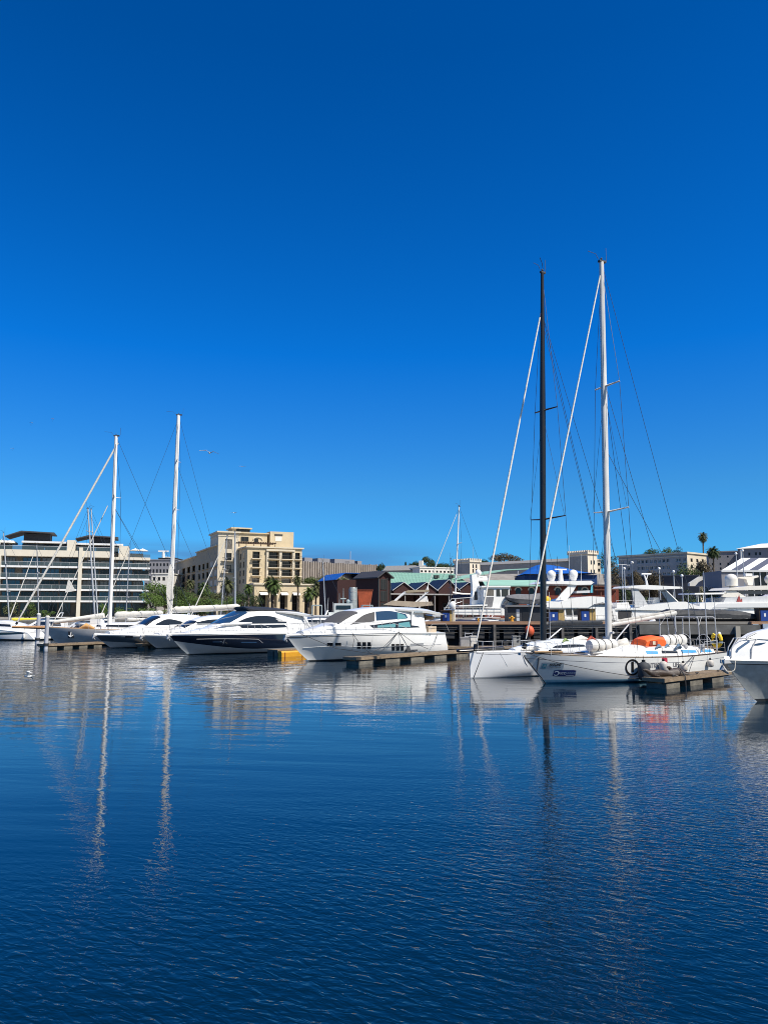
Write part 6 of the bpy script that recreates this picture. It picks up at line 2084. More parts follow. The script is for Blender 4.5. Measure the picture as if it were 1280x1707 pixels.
plain_yacht('grey flared motor yacht bow between the navy yacht and the slate blue yacht', (263, 1081), (237, 1059), (440, 1068), FLAREG, FLAREG,
    [(262, 1056), (285, 1051), (300, 1045.5), (318, 1036.5), (335, 1030), (355, 1027), (380, 1026)],
    [(((330, 1042), (350, 1041), (372, 1041)), ((328, 1037), (350, 1033), (372, 1032)), GLASS)], ((299, 1046), (319, 1036)))
plain_yacht('slate blue motor yacht with arched side windows next to the grey sloop hull', (187, 1080.5), (158, 1058), (345, 1068), SLATE, GREYBOT,
    [(180, 1054), (205, 1051), (228, 1044), (236, 1042), (247, 1034), (262, 1027), (280, 1025), (300, 1025), (325, 1027)],
    [(((259, 1042), (285, 1042), (316, 1041)), ((262, 1039), (282, 1032), (314, 1039)), GLASS)], ((235, 1042.5), (259, 1028.5)), portlight=(209, 222, 1060, 1063.5))
for k, px in enumerate((281, 288, 295)):
    p = at(px, 1037, 88)
    fender('white fender standing on the deck by the arched window, ' + ('nearest the bow', 'middle one', 'nearest the stern')[k], (p.x, p.y, p.z + 0.2), 0.16, 0.9, mat('white_fender', (0.66, 0.65, 0.62), 0.5), 'fenders on the slate blue yacht')

# ---- white sports cruiser at the far left, stern towards the middle
p = level(66, 1067)
LF = Frame((p.x, p.y, 0), R(180 - 14))
lm = thing('motor_boat', 'white sports cruiser with a long black side window and low stern platform', 'motor boat', LF.o, LF.rz)
hl = Hull(11.5, 3.7, (1.0, 1.5, 1.8), rake=1.0, srake=-1.2, draft=0.5, ws=0.92, tm=0.35, q=2.5, ps=8, pb=1.3)
# local origin is the stem: shift so that the stern sits at the anchor point
off = 12.0
LF.o = LF.o + Matrix.Rotation(LF.rz, 3, 'Z') @ Vector((off, 0, 0)); lm.location = LF.o
hl.build(lm, [(1, 0, 0), (0, 0.16, 1)], [GELW, mat('grey_blue_boot', (0.10, 0.15, 0.19), 0.4)], N=30)
hl.deckmesh(lm, GELW); hl.rail(lm, WHITE, r=0.04)
g = surf_px(LF, hl.yat, 1.6)
strip_px(lm, g, [(-14, 1058.5), (10, 1058), (42, 1056.5)], [(-14, 1054.5), (10, 1054.2), (36, 1054)], hl.yat, GLASS, 'hull_window')
M = MB()
pl = [(-12.9, 0.45), (-11.7, 0.45), (-11.0, 1.0), (-11.0, 0.2), (-12.9, 0.2)]
M.prism([(x, -1.5, z) for x, z in pl], (0, 3.0, 0)); M.build('stern_platform', GELW, lm)
st = [(-10.0, 1.05, 1.5, 1.5, 1.3), (-9.0, 1.1, 2.1, 1.5, 1.25), (-7.0, 1.3, 2.5, 1.5, 1.15), (-4.5, 1.5, 2.4, 1.35, 1.0), (-2.6, 1.6, 1.75, 1.0, 0.7)]
cabin(lm, st, GELW, 'cabin'); s_ = Side(st)
pane(lm, [(-5.0, 1.85), (-8.6, 1.75)], [(-5.3, 2.15), (-8.4, 2.05)], s_.y, GLASS)
M = MB(); M.path([(-10.6, 1.2, 1.1), (-10.6, 1.2, 1.75), (-10.6, -1.2, 1.75), (-10.6, -1.2, 1.1)], 0.02, 6); M.build('stern_rail', STEEL, lm, sm=50)
x, z = LF.loc(57.5, 1064, 1.7)
q = LF.world((-11.2, 1.95, 0.95))
fender('white fender hanging at the stern of the sports cruiser', (q.x, q.y, 0.9), 0.16, 0.7, mat('white_fender', (0.66, 0.65, 0.62), 0.5), None)
# ------------------------------------------------------------ pontoons, piles and the dark pier
def slab(parent, f, pts, y0, y1, m, name, sm=None):
    """a solid cut to a side outline read off the photograph on the plane y = y0, given its real depth y0..y1"""
    q = [f.loc(px, py, y0) for px, py in pts]
    M = MB(); M.prism([(x, y0, z) for x, z in q], (0, y1 - y0, 0))
    return M.build(name, m, parent, sm=sm)

def pontoon(label, a, c, width, z=0.55, floats=4, fm=CONC, rot=None, cleats=3, gap=0.45):
    """floating finger whose visible long edge runs from a to c (world points), deck at height z"""
    a, c = Vector(a), Vector(c)
    rz = math.atan2(c.y - a.y, c.x - a.x); L = (Vector((c.x, c.y, 0)) - Vector((a.x, a.y, 0))).length
    t = thing('pontoon', label, 'pontoon', (a.x, a.y, 0), rz)
    M = MB()
    n = int(L / 0.16)
    for k in range(n):
        j = rnd.uniform(-0.006, 0.006)
        M.box((L * k / n, -0.02, z - 0.05 + j), (L * (k + 1) / n - 0.018, width, z + j))
    M.build('deck', WOODG, t)
    M = MB(); M.box((0, -0.06, z - 0.20), (L, -0.021, z - 0.02)); M.box((0, width + 0.001, z - 0.20), (L, width + 0.04, z - 0.02)); M.box((-0.05, -0.06, z - 0.20), (-0.001, width + 0.04, z - 0.01)); M.build('fascia', WOODG, t)
    M = MB(); M.box((0.05, 0.08, z - 0.28), (L - 0.05, 0.16, z - 0.052)); M.box((0.05, width - 0.16, z - 0.28), (L - 0.05, width - 0.08, z - 0.052)); M.build('beam', DARKF, t)
    for k in range(floats):
        x0 = L * k / floats; x1 = L * (k + 1 - gap) / floats
        M = MB(); M.box((x0 + 0.25, 0.02, -0.35), (x1 + 0.25, width - 0.02, z - 0.285)); M.build('float', fm if k % 2 == 0 or fm is not CONC else CONC, t)
    for k in range(cleats):
        x = L * (k + 0.5) / cleats
        M = MB(); M.tube((x - 0.16, 0.12, z + 0.09), (x + 0.16, 0.12, z + 0.09), 0.025, n=6); M.tube((x - 0.06, 0.12, z), (x - 0.06, 0.12, z + 0.09), 0.02, n=5); M.tube((x + 0.06, 0.12, z), (x + 0.06, 0.12, z + 0.09), 0.02, n=5)
        M.build('cleat', FRAMED, t)
    return t

def pile(label, px, pytop, Y, r=0.2, m=None):
    p = at(px, pytop, Y)
    t = thing('mooring_pile', label, 'pile', (p.x, Y, 0))
    M = MB(); M.path([(0, 0, -1), (0, 0, 0.4), (0, 0, p.z - 0.15)], r, 14); M.build('shaft', m or mat('galvanised_grey', (0.42, 0.43, 0.47), 0.5, var=0.25, vscale=2, stretch=(1, 1, 0.3)), t, sm=40)
    M = MB(); M.path([(0, 0, p.z - 0.15), (0, 0, p.z - 0.02), (0, 0, p.z + 0.05)], [r * 1.08, r * 1.08, r * 0.5], 14); M.build('cap', WHITEP, t, sm=40)
    M = MB(); M.path([(0, 0, 0.35), (0, 0, 0.6)], r * 1.3, 14); M.build('collar', DARKF, t, sm=40)
    return t

def D(px, py, z=0.55): return level(px, py, z)
pontoon('weathered finger pontoon alongside the white motor yacht', D(594, 1096), D(792, 1083), 1.3, floats=5)
RPa, RPc = D(1106, 1131), D(1217, 1118)
pontoon('weathered timber pontoon with dark seals lying on it', RPa, RPc, 1.15, floats=3)
pontoon('low grey pontoon under the grey sloop bow at the two piles', D(78, 1074, 0.5), D(178, 1070, 0.5), 1.6, z=0.5, floats=4)
pontoon('walkway pontoon running along the foot of the dark pier', Vector((4.5, 72.5, 0)), Vector((31, 72.5, 0)), 2.2, floats=9)
pontoon('short pontoon end between the grey flared bow and the slate blue yacht', D(238, 1073, 0.5), D(262, 1072, 0.5), 1.2, z=0.5, floats=2)
pile('pale mooring pile with white cap standing at the end of the left pontoon', 80, 1027, 79, 0.2)
pile('grey mooring pile with dark collar behind the capped pile', 65.5, 1023, 93, 0.22)
# finger with a yellow float
p = D(463, 1083, 0.6)
t = thing('float_dock', 'finger dock end with a yellow float block and grey concrete face', 'dock', (p.x, p.y, 0), R(42))
M = MB(); M.box((0.02, 0.02, -0.4), (9, 1.55, 0.5)); M.build('concrete_body', mat('green_grey_concrete', (0.10, 0.105, 0.09), 0.85, var=0.4, vscale=2), t)
M = MB()
for k in range(40): M.box((0.225 * k, 0, 0.502), (0.225 * k + 0.2, 1.6, 0.58))
M.build('deck', WOODG, t)
M = MB()
pr = [(-0.45, -0.30), (-0.55, -0.2), (-0.55, 0.36), (-0.45, 0.48), (-0.06, 0.48), (-0.012, 0.40), (-0.012, -0.30)]
rows = [[(x, y * s_ if k else y, z * (s_ if z > 0 else 1)) for y, z in pr] for k, (x, s_) in enumerate(((0.05, 1), (2.2, 1), (2.55, 0.9), (2.75, 0.7)))]
M.grid(rows, True, True, True); fl_ = M.build('yellow_float', YELLOW, t)
M = MB()
for x in (0.35, 2.15): M.box((x, -0.57, -0.3), (x + 0.07, -0.552, 0.38))
M.build('strap', mat('dark_red_strap', (0.16, 0.02, 0.01), 0.6), fl_)
M = MB(); M.box((-0.02, 0.55, -0.3), (0.018, 0.72, 0.45)); M.build('end_fender', BLACK, t)

# the dark pier
PY0 = 84.0
pz = at(800, 1036, PY0).z
px0, px1 = at(690, 1035, PY0).x, 62.0
pier = thing('dark_pier', 'long dark concrete pier with a brown timber cap and stained face', 'pier', (0, PY0, 0))
STAIN = mat('stained_dark_concrete', (0.040, 0.040, 0.042), 0.85, var=0.6, vscale=0.9, stretch=(1.4, 1, 0.35), bump=0.5, bscale=5)
STAIN2 = mat('grey_pier_concrete', (0.13, 0.128, 0.12), 0.85, var=0.45, vscale=0.7, stretch=(0.8, 1, 1))
M = MB()
xr = at(1062, 1040, PY0).x; xr2 = at(1262, 1040, PY0).x
M.box((px0, 0.9, -1), (px1, 5, pz - 0.32))
n = 15
for k in range(n):
    x0 = px0 + (xr - px0) * k / n; x1 = px0 + (xr - px0) * (k + 0.72) / n
    M.box((x0, 0.0, 0.9), (x1 if k < n - 1 else xr - 0.01, 0.9, pz - 0.9))
    M.box((x0, 0.2, -1), (x0 + 0.5, 0.9, 0.89))
M.box((px0, -0.1, pz - 0.898), (xr - 0.01, 0.9, pz - 0.322))
M.build('face', STAIN, pier)
M = MB(); M.box((px0 - 0.2, -0.25, pz - 0.31), (at(905, 1035, PY0).x, 0.35, pz)); M.box((at(962, 1035, PY0).x, -0.25, pz - 0.31), (at(1012, 1035, PY0).x, 0.35, pz)); M.box((at(1250, 1035, PY0).x, -0.25, pz - 0.31), (px1, 0.35, pz)); M.build('timber_cap', mat('brown_timber_cap', (0.38, 0.22, 0.13), 0.8, var=0.35, vscale=1.5, stretch=(0.3, 4, 4)), pier)
M = MB(); M.box((px0, 0.36, pz - 0.31), (px1, 5, pz - 0.05)); M.build('deck', PAVE, pier)
M = MB(); M.box((xr, -0.6, 1.35), (xr2, 0.9, pz - 0.36)); M.build('concrete_beam', STAIN2, pier)
for k in range(7):
    x = px0 + 1.2 + (xr - px0) * k / 6.6
    M = MB(); M.box((x, -0.32, 0.1), (x + 0.28, -0.101, pz - 0.33)); M.build('fender_post', mat('grey_fender_timber', (0.13, 0.12, 0.11), 0.9, var=0.4), pier)
M = MB()
for zz_ in (pz - 0.62, pz - 1.12):
    M.path([(px0 + (xr - px0) * k / 24, -0.13, zz_ - 0.10 * abs(math.sin(k * 0.9))) for k in range(25)], 0.035, 5)
M.build('pipe', BLACK, pier)
for px_, w_ in ((1010, 9), (1250, 10)):
    x = at(px_, 1040, PY0).x
M = MB(); x = at(1226, 1050, PY0 - 1).x; M.box((x, -0.95, 0.2), (x + 0.5, -0.65, pz - 0.5)); M.build('access_ladder', mat('beige_steel', (0.36, 0.33, 0.27), 0.6), pier)
M = MB(); p = at(1262, 1046, PY0 - 0.5); M.box((p.x - 0.45, -0.45, p.z - 0.3), (p.x + 0.15, -0.255, p.z + 0.35)); M.build('notice_board', GREYD, pier)
M = MB(); p = at(1276, 1043, PY0 - 0.5); M.box((p.x - 0.3, -0.45, p.z - 0.25), (p.x + 0.3, -0.255, p.z + 0.2)); M.build('notice_board', mat('pale_blue_board', (0.35, 0.42, 0.50), 0.5), pier)

def onpier(px, py, Y): return at(px, py, Y)
OCHRE = mat('ochre_timber', (0.46, 0.32, 0.12), 0.8, var=0.3, vscale=4)
def blue_box(label, pa, pb, pc, ptop):
    a = at(pa, 1034, PY0 + 1.4); x1 = at(pb, 1034, PY0 + 1.4).x; x2 = at(pc, 1034, PY0 + 1.4).x
    h = at(pa, ptop, PY0 + 1.4).z - pz + 0.05
    t = thing('bin_enclosure', label, 'bin', (a.x, PY0 + 1.4, pz - 0.045), 0, 'blue bins along the dark pier')
    M = MB(); M.box((0, 0.05, 0.001), (x1 - a.x, 1.2, h)); bx = M.build('box', TIMB, t)
    M = MB(); M.box((0.12, 0.0, 0.08), (x1 - a.x - 0.08, 0.048, h - 0.25)); dr = M.build('door', BLUE, t)
    M = MB(); M.box(((x1 - a.x) * 0.42, -0.02, h * 0.38), ((x1 - a.x) * 0.60, -0.002, h * 0.62)); M.build('white_symbol', WHITE, dr)
    M = MB(); M.box((x1 - a.x + 0.005, 0.1, 0.001), (x2 - a.x, 1.2, h)); M.build('timber_screen', OCHRE, t)
    M = MB(); M.box((-0.05, -0.08, h + 0.002), (x2 - a.x + 0.05, 1.25, h + 0.06)); M.build('lid', TIMB, t)
blue_box('blue bin in a timber box beside the round white dish', 735.5, 750, 757, 1018)
blue_box('blue bin in a timber box just right of the black mast', 913, 931, 941, 1016.5)
blue_box('blue bin in a timber box under the two white domes yacht', 967, 983, 993, 1015.5)
blue_box('blue bin in a dark timber box at the far end of the pier', 1266, 1283, 1290, 1014)
# kiosk
a = at(846, 1034, PY0 + 1.2); x1 = at(906, 1034, PY0 + 1.2).x; h = at(846, 1011, PY0 + 1.2).z - pz
t = thing('pier_kiosk', 'dark flat roofed kiosk with white notices on the pier', 'kiosk', (a.x, PY0 + 1.2, pz - 0.045))
M = MB(); M.box((0, 0, 0.001), (x1 - a.x, 2.2, h)); M.build('wall', mat('charcoal_cladding', (0.03, 0.033, 0.04), 0.6, var=0.2), t)
M = MB(); M.box((-0.3, -0.3, h + 0.002), (x1 - a.x + 0.3, 2.5, h + 0.22)); M.build('roof', mat('grey_roof_slab', (0.16, 0.16, 0.165), 0.8), t)
for k in range(3):
    M = MB(); M.box((0.95, -0.03, 0.1 + 0.45 * k), (1.3, -0.003, 0.45 + 0.45 * k)); M.build('notice', mat('pale_notice', (0.5, 0.53, 0.56), 0.5), t)
M = MB(); M.box((1.6, -0.03, 0.0), (2.4, -0.003, h - 0.2)); M.build('door', BLACK, t)
# white dish on a pole
p = at(754, 1009, PY0 + 0.8)
t = thing('dish_light', 'round white dish on a bracket pole at the pier', 'dish', (p.x, PY0 + 0.8, pz - 0.045))
M = MB(); M.tube((0, 0, 0), (0, 0, p.z - pz + 0.3), 0.05); M.path([(0, 0, p.z - pz), (0.4, 0.4, p.z - pz + 0.25), (1.1, 0.6, p.z - pz + 0.45)], 0.04, 6); M.build('pole', ALU, t, sm=50)
M = MB()
rows = [[(0.36 * k * math.cos(a * math.pi / 10), -0.12 - 0.14 * (1 - k * k), p.z - pz + 0.04 + 0.44 * k * math.sin(a * math.pi / 10)) for a in range(20)] for k in (0.02, 0.35, 0.7, 0.9, 1.0)]
rows += [[(0.36 * k * math.cos(a * math.pi / 10), -0.07, p.z - pz + 0.04 + 0.44 * k * math.sin(a * math.pi / 10)) for a in range(20)] for k in (1.0, 0.02)]
M.grid(rows, True, True, True); M.build('dish', WHITE, t, sm=40)
for px_, py_, lab in ((853, 1033, 'yellow hydrant before the dark kiosk'), (797, 1034, 'small yellow hydrant below the white trawler')):
    p = at(px_, py_, PY0 + 0.6)
    s_ = 1.0 if px_ == 853 else 0.6
    t = thing('hydrant', lab, 'hydrant', (p.x, PY0 + 0.6, pz - 0.045), 0, 'hydrants on the pier')
    M = MB(); M.path([(0, 0, 0.0), (0, 0, 0.15), (0, 0, 0.16), (0, 0, 0.5), (0, 0, 0.51), (0, 0, 0.66)], [0.2 * s_, 0.2 * s_, 0.13 * s_, 0.13 * s_, 0.18 * s_, 0.06 * s_], 10); M.tube((-0.3 * s_, 0, 0.4), (0.3 * s_, 0, 0.4), 0.09 * s_); M.build('body', YELLOW, t, sm=40); t.scale = (1, 1, s_)
# orange buoy hung on the pier
p = at(882, 1052, PY0 - 0.75)
t = thing('orange_buoy', 'big faded orange mooring buoy hanging on the dark pier face', 'buoy', (p.x, PY0 - 0.75, p.z))
M = MB(); M.ball((0, 0, 0), (0.52, 0.42, 0.60), 16, 12); M.build('ball', mat('faded_orange', (0.62, 0.10, 0.035), 0.6, var=0.25, vscale=3), t, sm=60)
M = MB(); M.tube((0, 0, 0.58), (0, 0.25, 1.15), 0.03, n=5); M.build('rope', ROPE, t)
M = MB(); M.tube((0, 0, 0.56), (0, 0, 0.68), 0.12); M.build('eye', BLACK, t)
# things on the walkway pontoon
def dockbox(label, pa, pb, ptop, m, name='dock_box', Y=73.2, base=0.555):
    a = at(pa, 1070, Y); x1 = at(pb, 1070, Y).x; h = at(pa, ptop, Y).z - base
    t = thing(name, label, 'box', (a.x, Y, base))
    M = MB(); M.box((0, 0, 0.001), (x1 - a.x, 0.7, h - 0.08)); M.build('body', m, t)
    M = MB(); M.box((-0.04, -0.04, h - 0.078), (x1 - a.x + 0.04, 0.74, h)); M.build('lid', m, t)
    return t
dockbox('grey dock box on the walkway beside the bow of the black masted yacht', 768, 783, 1063, mat('grey_box_paint', (0.36, 0.35, 0.34), 0.6, var=0.2))
dockbox('narrow beige dock cabinet next to the grey dock box', 784.5, 794, 1060, CREAMW)
t = dockbox('grey power pedestal with dark sockets before the orange buoy', 855, 867, 1060, mat('pedestal_grey', (0.30, 0.30, 0.28), 0.6, var=0.3), 'power_pedestal')
M = MB(); M.box((0.35, -0.03, 0.75), (0.55, -0.002, 1.0)); M.box((0.35, -0.03, 0.4), (0.55, -0.002, 0.6)); M.build('socket', BLACK, t)
t = thing('boarding_steps', 'small grey folding steps leaning by the beige dock cabinet', 'steps', at(778, 1063, 75.5) - Vector((0, 0, 0.2)))
M = MB()
for s_ in (-0.35, 0.35): M.path([(s_, 0, -0.6), (s_ + 0.25, 0.2, 0.75)], 0.03, 5)
for k in range(4): M.path([(-0.35 + 0.06 * k, 0.05 * k, -0.3 + 0.3 * k), (0.35 + 0.06 * k, 0.05 * k, -0.3 + 0.3 * k)], 0.03, 4)
M.build('frame', ALU, t)
# dark fenders standing on the finger pontoon against the white yacht
FG = mat('dark_grey_fender', (0.045, 0.048, 0.056), 0.7, var=0.2)
for px_, py_, r_, h_, lab in ((654, 1084, 0.26, 0.62, 'dark fender against the white yacht below its third window group'), (679, 1084.5, 0.27, 0.52, 'dark fender right of the third window group of the white yacht'), (720, 1081, 0.24, 0.58, 'dark fender nearest the stern of the white yacht')):
    p = D(px_, py_ + 1.2, 0.57)
    t = thing('dock_fender', lab, 'fender', (p.x, p.y + 0.25, 0.56), R(42), 'dark fenders on the finger pontoon')
    M = MB(); M.path([(0, 0, 0.0), (0, 0, 0.1), (0, 0, h_ * 0.75), (0, 0, h_)], [r_, r_ * 1.05, r_ * 0.75, r_ * 0.4], 12); M.build('body', FG, t, sm=50)
    M = MB(); M.box((-r_ * 1.0, -r_ * 0.9, 0.0), (r_ * 3.6, r_ * 0.6, 0.12)); M.build('pad', FG, t)
    M = MB(); M.tube((0, 0, h_ - 0.02), (0.1, 0.5, h_ + 0.6), 0.012, n=4); M.build('lanyard', ROPE, t)
# mooring lines of the white yacht
def W(px, py, y): 
    x, z = WF_.loc(px, py, y); return WF_.world((x, y, z))
for pts, lab in ((((477, 0), (500, 1056, 0.9), (560, 1081, 2.3), (630, 1091, 3.2)), 'long bow line sagging along the white yacht hull to the pontoon'),
                 (((664, 1053, 2.3), (640, 1078, 2.7), (617, 1089, 3.2)), 'mooring line from amidships of the white yacht running forward, lower'),
                 (((664, 1053, 2.3), (648, 1075, 2.7), (633, 1087, 3.2)), 'mooring line from amidships of the white yacht running forward, steeper'),
                 (((664, 1053, 2.3), (673, 1068, 2.6), (682, 1082, 3.1)), 'short mooring line from amidships of the white yacht running aft'),
                 (((664, 1053, 2.3), (690, 1072, 2.7), (714, 1082, 3.1)), 'long mooring line from amidships of the white yacht running aft'),
                 (((587, 1055, 2.2), (604, 1079, 2.6), (618, 1089, 3.2)), 'mooring line by the middle hull windows of the white yacht'),
                 (((588, 1056, 2.3), (590, 1068, 2.35), (587, 1084, 2.3)), 'loose line hanging down the white yacht hull by its middle windows'),
                 (((729, 1056, 2.1), (726, 1066, 2.4), (722, 1078, 3.0)), 'stern line of the white yacht beside the gangway cover')):
    rope('mooring_line', lab, [W(*p) for p in pts if len(p) == 3], ROPE, 0.02)
# ------------------------------------------------------------ sailing boats and cruisers of the back rows
def sloop(label, px, pyd, pxt, pyt, Y, rz, hullm=WHITE, coverm=SAILC, mastm=ALU, scale=None, L=None, spr=(0.36, 0.66), furl=True, name='sailing_boat', boom_up=0.0, jibm=None, wire=0.018, r0=0.10, furl_r=(0.09, 0.05), aftstay=True):
    f0 = at(px, pyd, Y)
    dz_ = 1.15
    H = at(pxt, pyt, Y).z - dz_
    L = L or max(8.0, H * 0.74)
    xm = -0.40 * L
    o = Vector((f0.x, Y, 0)) - Matrix.Rotation(rz, 3, 'Z') @ Vector((xm, 0, 0))
    f = Frame(o, rz)
    t = thing(name, label, 'sailing boat', o, rz)
    h = Hull(L, L * 0.30, (1.0, 0.98, 1.25), rake=L * 0.10, srake=L * 0.04, draft=0.5, ws=0.7, tm=0.42, q=2.1, ps=4, pb=1.7)
    h.build(t, [(1, 0, 0), (1, -0.2, 1), (1, -0.26, 0), (0, 0.1, 1)], [hullm, LBLUE if hullm is WHITE else WHITE], N=18)
    h.deckmesh(t, CREAMW, N=12)
    st = [(-L * 0.72, 1.0, 1.25, L * 0.10, L * 0.085), (-L * 0.5, 1.0, 1.5, L * 0.11, L * 0.085), (-L * 0.3, 1.02, 1.42, L * 0.095, L * 0.07), (-L * 0.17, 1.06, 1.15, L * 0.05, L * 0.04)]
    cabin(t, st, WHITE, 'coachroof'); S = Side(st)
    pane(t, [(-L * 0.28, 1.2), (-L * 0.62, 1.15)], [(-L * 0.30, 1.34), (-L * 0.6, 1.3)], S.y, GLASS, n=5)
    tx, tz = f.loc(pxt, pyt, 0)
    b0 = Vector((xm, 0, 1.4)); t0 = Vector((tx, 0, tz))
    mast_set(t, b0, t0, r0, r0 * 0.7, mastm, [(s_, L * 0.10 * (1.15 - s_ * 0.4)) for s_ in spr], chain=(xm - 0.3, L * 0.135, 1.05), fore=((L * 0.085, 0, 1.25), t0 - Vector((0, 0, 0.15))), furl=(0.04, 0.95) if furl else None, furl_r=furl_r,
             back=[((-L * 0.97, 0, 1.05), t0)] if aftstay else [], wire=wire)
    p0 = b0 + Vector((-0.15, 0, 0.85)); p1 = Vector((xm - L * 0.40, 0, 2.3 + boom_up))
    M = MB(); M.path([p0, p1], 0.07, 8); bo = M.build('boom', mastm, t, sm=50)
    sailcover(bo, p0 + Vector((-0.1, 0, 0.16)), p1 + Vector((0.1, 0, 0.12)), 0.26, 0.13, coverm, seed=int(px), n=12)
    h.lifeline(t, STEEL, h=0.6, t0=0.03, t1=0.96, n=8, r=0.016, rr=0.012)
    return t, f, h

NAVYC = mat('navy_canvas', (0.012, 0.018, 0.06), 0.8, var=0.2)
YELC = mat('yellow_webbing', (0.75, 0.62, 0.05), 0.7)
sloop('sloop with a slim grey mast at the very edge of the view before the apartments', 18, 1020, 6.5, 889, 128, R(200), WHITE, YELC)
sloop('sloop with a short grey mast before the middle of the apartment front', 67, 1016, 62, 909, 122, R(196), WHITE, NAVYC, r0=0.08)
sloop('sloop with the nearer of two paired leaning masts before the apartments', 161, 1018, 147, 848, 118, R(12), WHITE, NAVYC, spr=(0.3, 0.55, 0.8), furl=False, r0=0.13)
sloop('sloop with the farther of two paired leaning masts before the apartments', 165.5, 1020, 152.5, 849, 121, R(10), CREAMW, NAVYC, spr=(0.3, 0.55, 0.8), furl=False, r0=0.10)
sloop('sloop with a thin grey mast by the last balconies of the apartments', 211, 1013, 216.5, 914, 126, R(188), WHITE, SAILC, r0=0.09)
sloop('sloop with a thin grey mast leaning before the hotel tower', 368, 1012, 379, 893, 124, R(190), WHITE, SAILC, spr=(0.3, 0.62, 0.74), r0=0.09, furl_r=(0.10, 0.06))
sloop('sloop with a straight thick grey mast before the hotel tower', 393, 1011, 392, 886, 120, R(8), WHITE, NAVYC, mastm=mat('blue_grey_mast', (0.36, 0.39, 0.43), 0.5), spr=(0.16, 0.5), furl=False, r0=0.12, aftstay=False)
sloop('sloop with a short mast before the ribbed silo', 544, 1014, 538, 936, 116, R(185), WHITE, SAILC, spr=(0.78,), furl=False, r0=0.08)
sloop('sloop with a slim white mast rising before the green hall', 756, 1012, 765, 845, 108, R(190), WHITE, NAVYC, mastm=MASTW, spr=(0.41, 0.69), r0=0.11, furl_r=(0.075, 0.04))
sloop('small sloop with a dark thin mast beside the slim white mast', 751, 1014, 751, 934, 101, R(4), mat('sea_green_hull', (0.08, 0.14, 0.14), 0.4), NAVYC, mastm=mat('dark_brown_mast', (0.05, 0.04, 0.04), 0.5), spr=(0.6,), furl=False, r0=0.06)

# grey classic sloop with the tall white mast
gs, GF, gh = None, None, None
o = at(183, 1044, 88)
rz = R(184); L = 15.5; xm = -5.2
o = Vector((o.x, 88, 0)) - Matrix.Rotation(rz, 3, 'Z') @ Vector((xm, 0, 0))
GF = Frame(o, rz)
gs = thing('classic_sloop', 'grey hulled classic sloop with a tall white mast and long furled forestay', 'sailing yacht', o, rz)
GHULL = mat('dull_grey_hull', (0.45, 0.44, 0.42), 0.45, var=0.25, vscale=1, stretch=(0.6, 1, 2))
gh = Hull(L, 4.6, (1.75, 1.75, 2.05), rake=2.1, srake=1.6, draft=0.6, ws=0.6, tm=0.42, q=1.9, ps=5, pb=1.7, stemcurve=0.7)
gh.build(gs, [(1, 0, 1), (1, -0.14, 0), (0, 0.12, 2)], [GHULL, mat('pale_rail_paint', (0.46, 0.44, 0.40), 0.5), BOOT], N=36)
gh.deckmesh(gs, TEAK); gh.lifeline(gs, STEEL, h=0.65, t0=0.05, t1=0.95, n=14, r=0.016, rr=0.01)
st = [(-12.0, 1.72, 2.1, 1.2, 1.1), (-10, 1.74, 2.5, 1.3, 1.1), (-5, 1.78, 2.45, 1.2, 1.0), (-2.6, 1.84, 2.05, 0.7, 0.5)]
cabin(gs, st, WHITE, 'coachroof'); S = Side(st)
pane(gs, [(-4, 2.05), (-11, 1.98)], [(-4, 2.3), (-11, 2.25)], S.y, GLASS, n=6)
tx, tz = GF.loc(194, 727, 0); b0 = Vector((xm, 0, 2.3)); t0 = Vector((tx, 0, tz))
fx, fz = GF.loc(27, 1033, 0); ix, iz = GF.loc(87, 1030, 0); jx, jz = GF.loc(180, 843, 0)
M = MB(); M.path([(1.6, 0, 1.98), (fx + 0.3, 0, 2.05)], [0.22, 0.12], 8, ell=2.2); M.build('bowsprit', mat('varnished_teak', (0.45, 0.25, 0.12), 0.4, var=0.3), gs, sm=40)
mast_set(gs, b0, t0, 0.24, 0.19, MASTW, [((1043 - 832) / (1043 - 727), 1.5)], chain=(xm - 0.5, 2.1, 1.8), fore=((fx, 0, 2.2), GF_t := t0 - Vector((0.25, 0, 0.8))), furl=(0.02, 1.0), furl_r=(0.13, 0.11), inner=((ix, 0, 2.0), (jx, 0, jz)), wire=0.02,
         back=[((-15.2, 0, 1.8), t0), ((-13.5, 1.5, 1.8), b0.lerp(t0, 0.62)), ((-13.5, -1.5, 1.8), b0.lerp(t0, 0.62)), ((-12.0, 1.6, 1.8), b0.lerp(t0, 0.45))])
x0, z0 = GF.loc(192, 1027, 0); x1, z1 = GF.loc(272, 1023, 0)
M = MB(); M.path([(x0, 0, z0 - 0.2), (x1, 0, z1 - 0.1)], 0.11, 8); bo = M.build('boom', MASTW, gs)
sailcover(bo, (x0, 0, z0 + 0.1), (x1, 0, z1 + 0.1), 0.42, 0.26, SAILC, seed=3, n=18)
x0, z0 = GF.loc(174, 1026, 0); x1, z1 = GF.loc(92, 1037, 0)
M = MB(); M.path([(x0, 0, z0), (x1, 0, z1)], [0.32, 0.22], 10); M.build('staysail_roll', SAILC, gs, sm=50)
M = MB(); q = [(-3.2, 0.3, 2.1), (-3.2, 0.3, 2.9), (-4.4, 0.3, 2.95), (-4.6, 0.3, 2.4)]
M.prism([(a_, -0.5, c_) for a_, _, c_ in q], (0, 1.1, 0)); M.build('deck_cover', WHITE, gs)
M = MB(); M.path([(-2.2, 0.9, 1.9), (-2.9, 0.95, 2.2), (-3.8, 0.9, 1.9)], [0.1, 0.3, 0.1], 8); M.build('orange_bundle', mat('pale_orange_cloth', (0.60, 0.33, 0.12), 0.8, var=0.2), gs, sm=50)
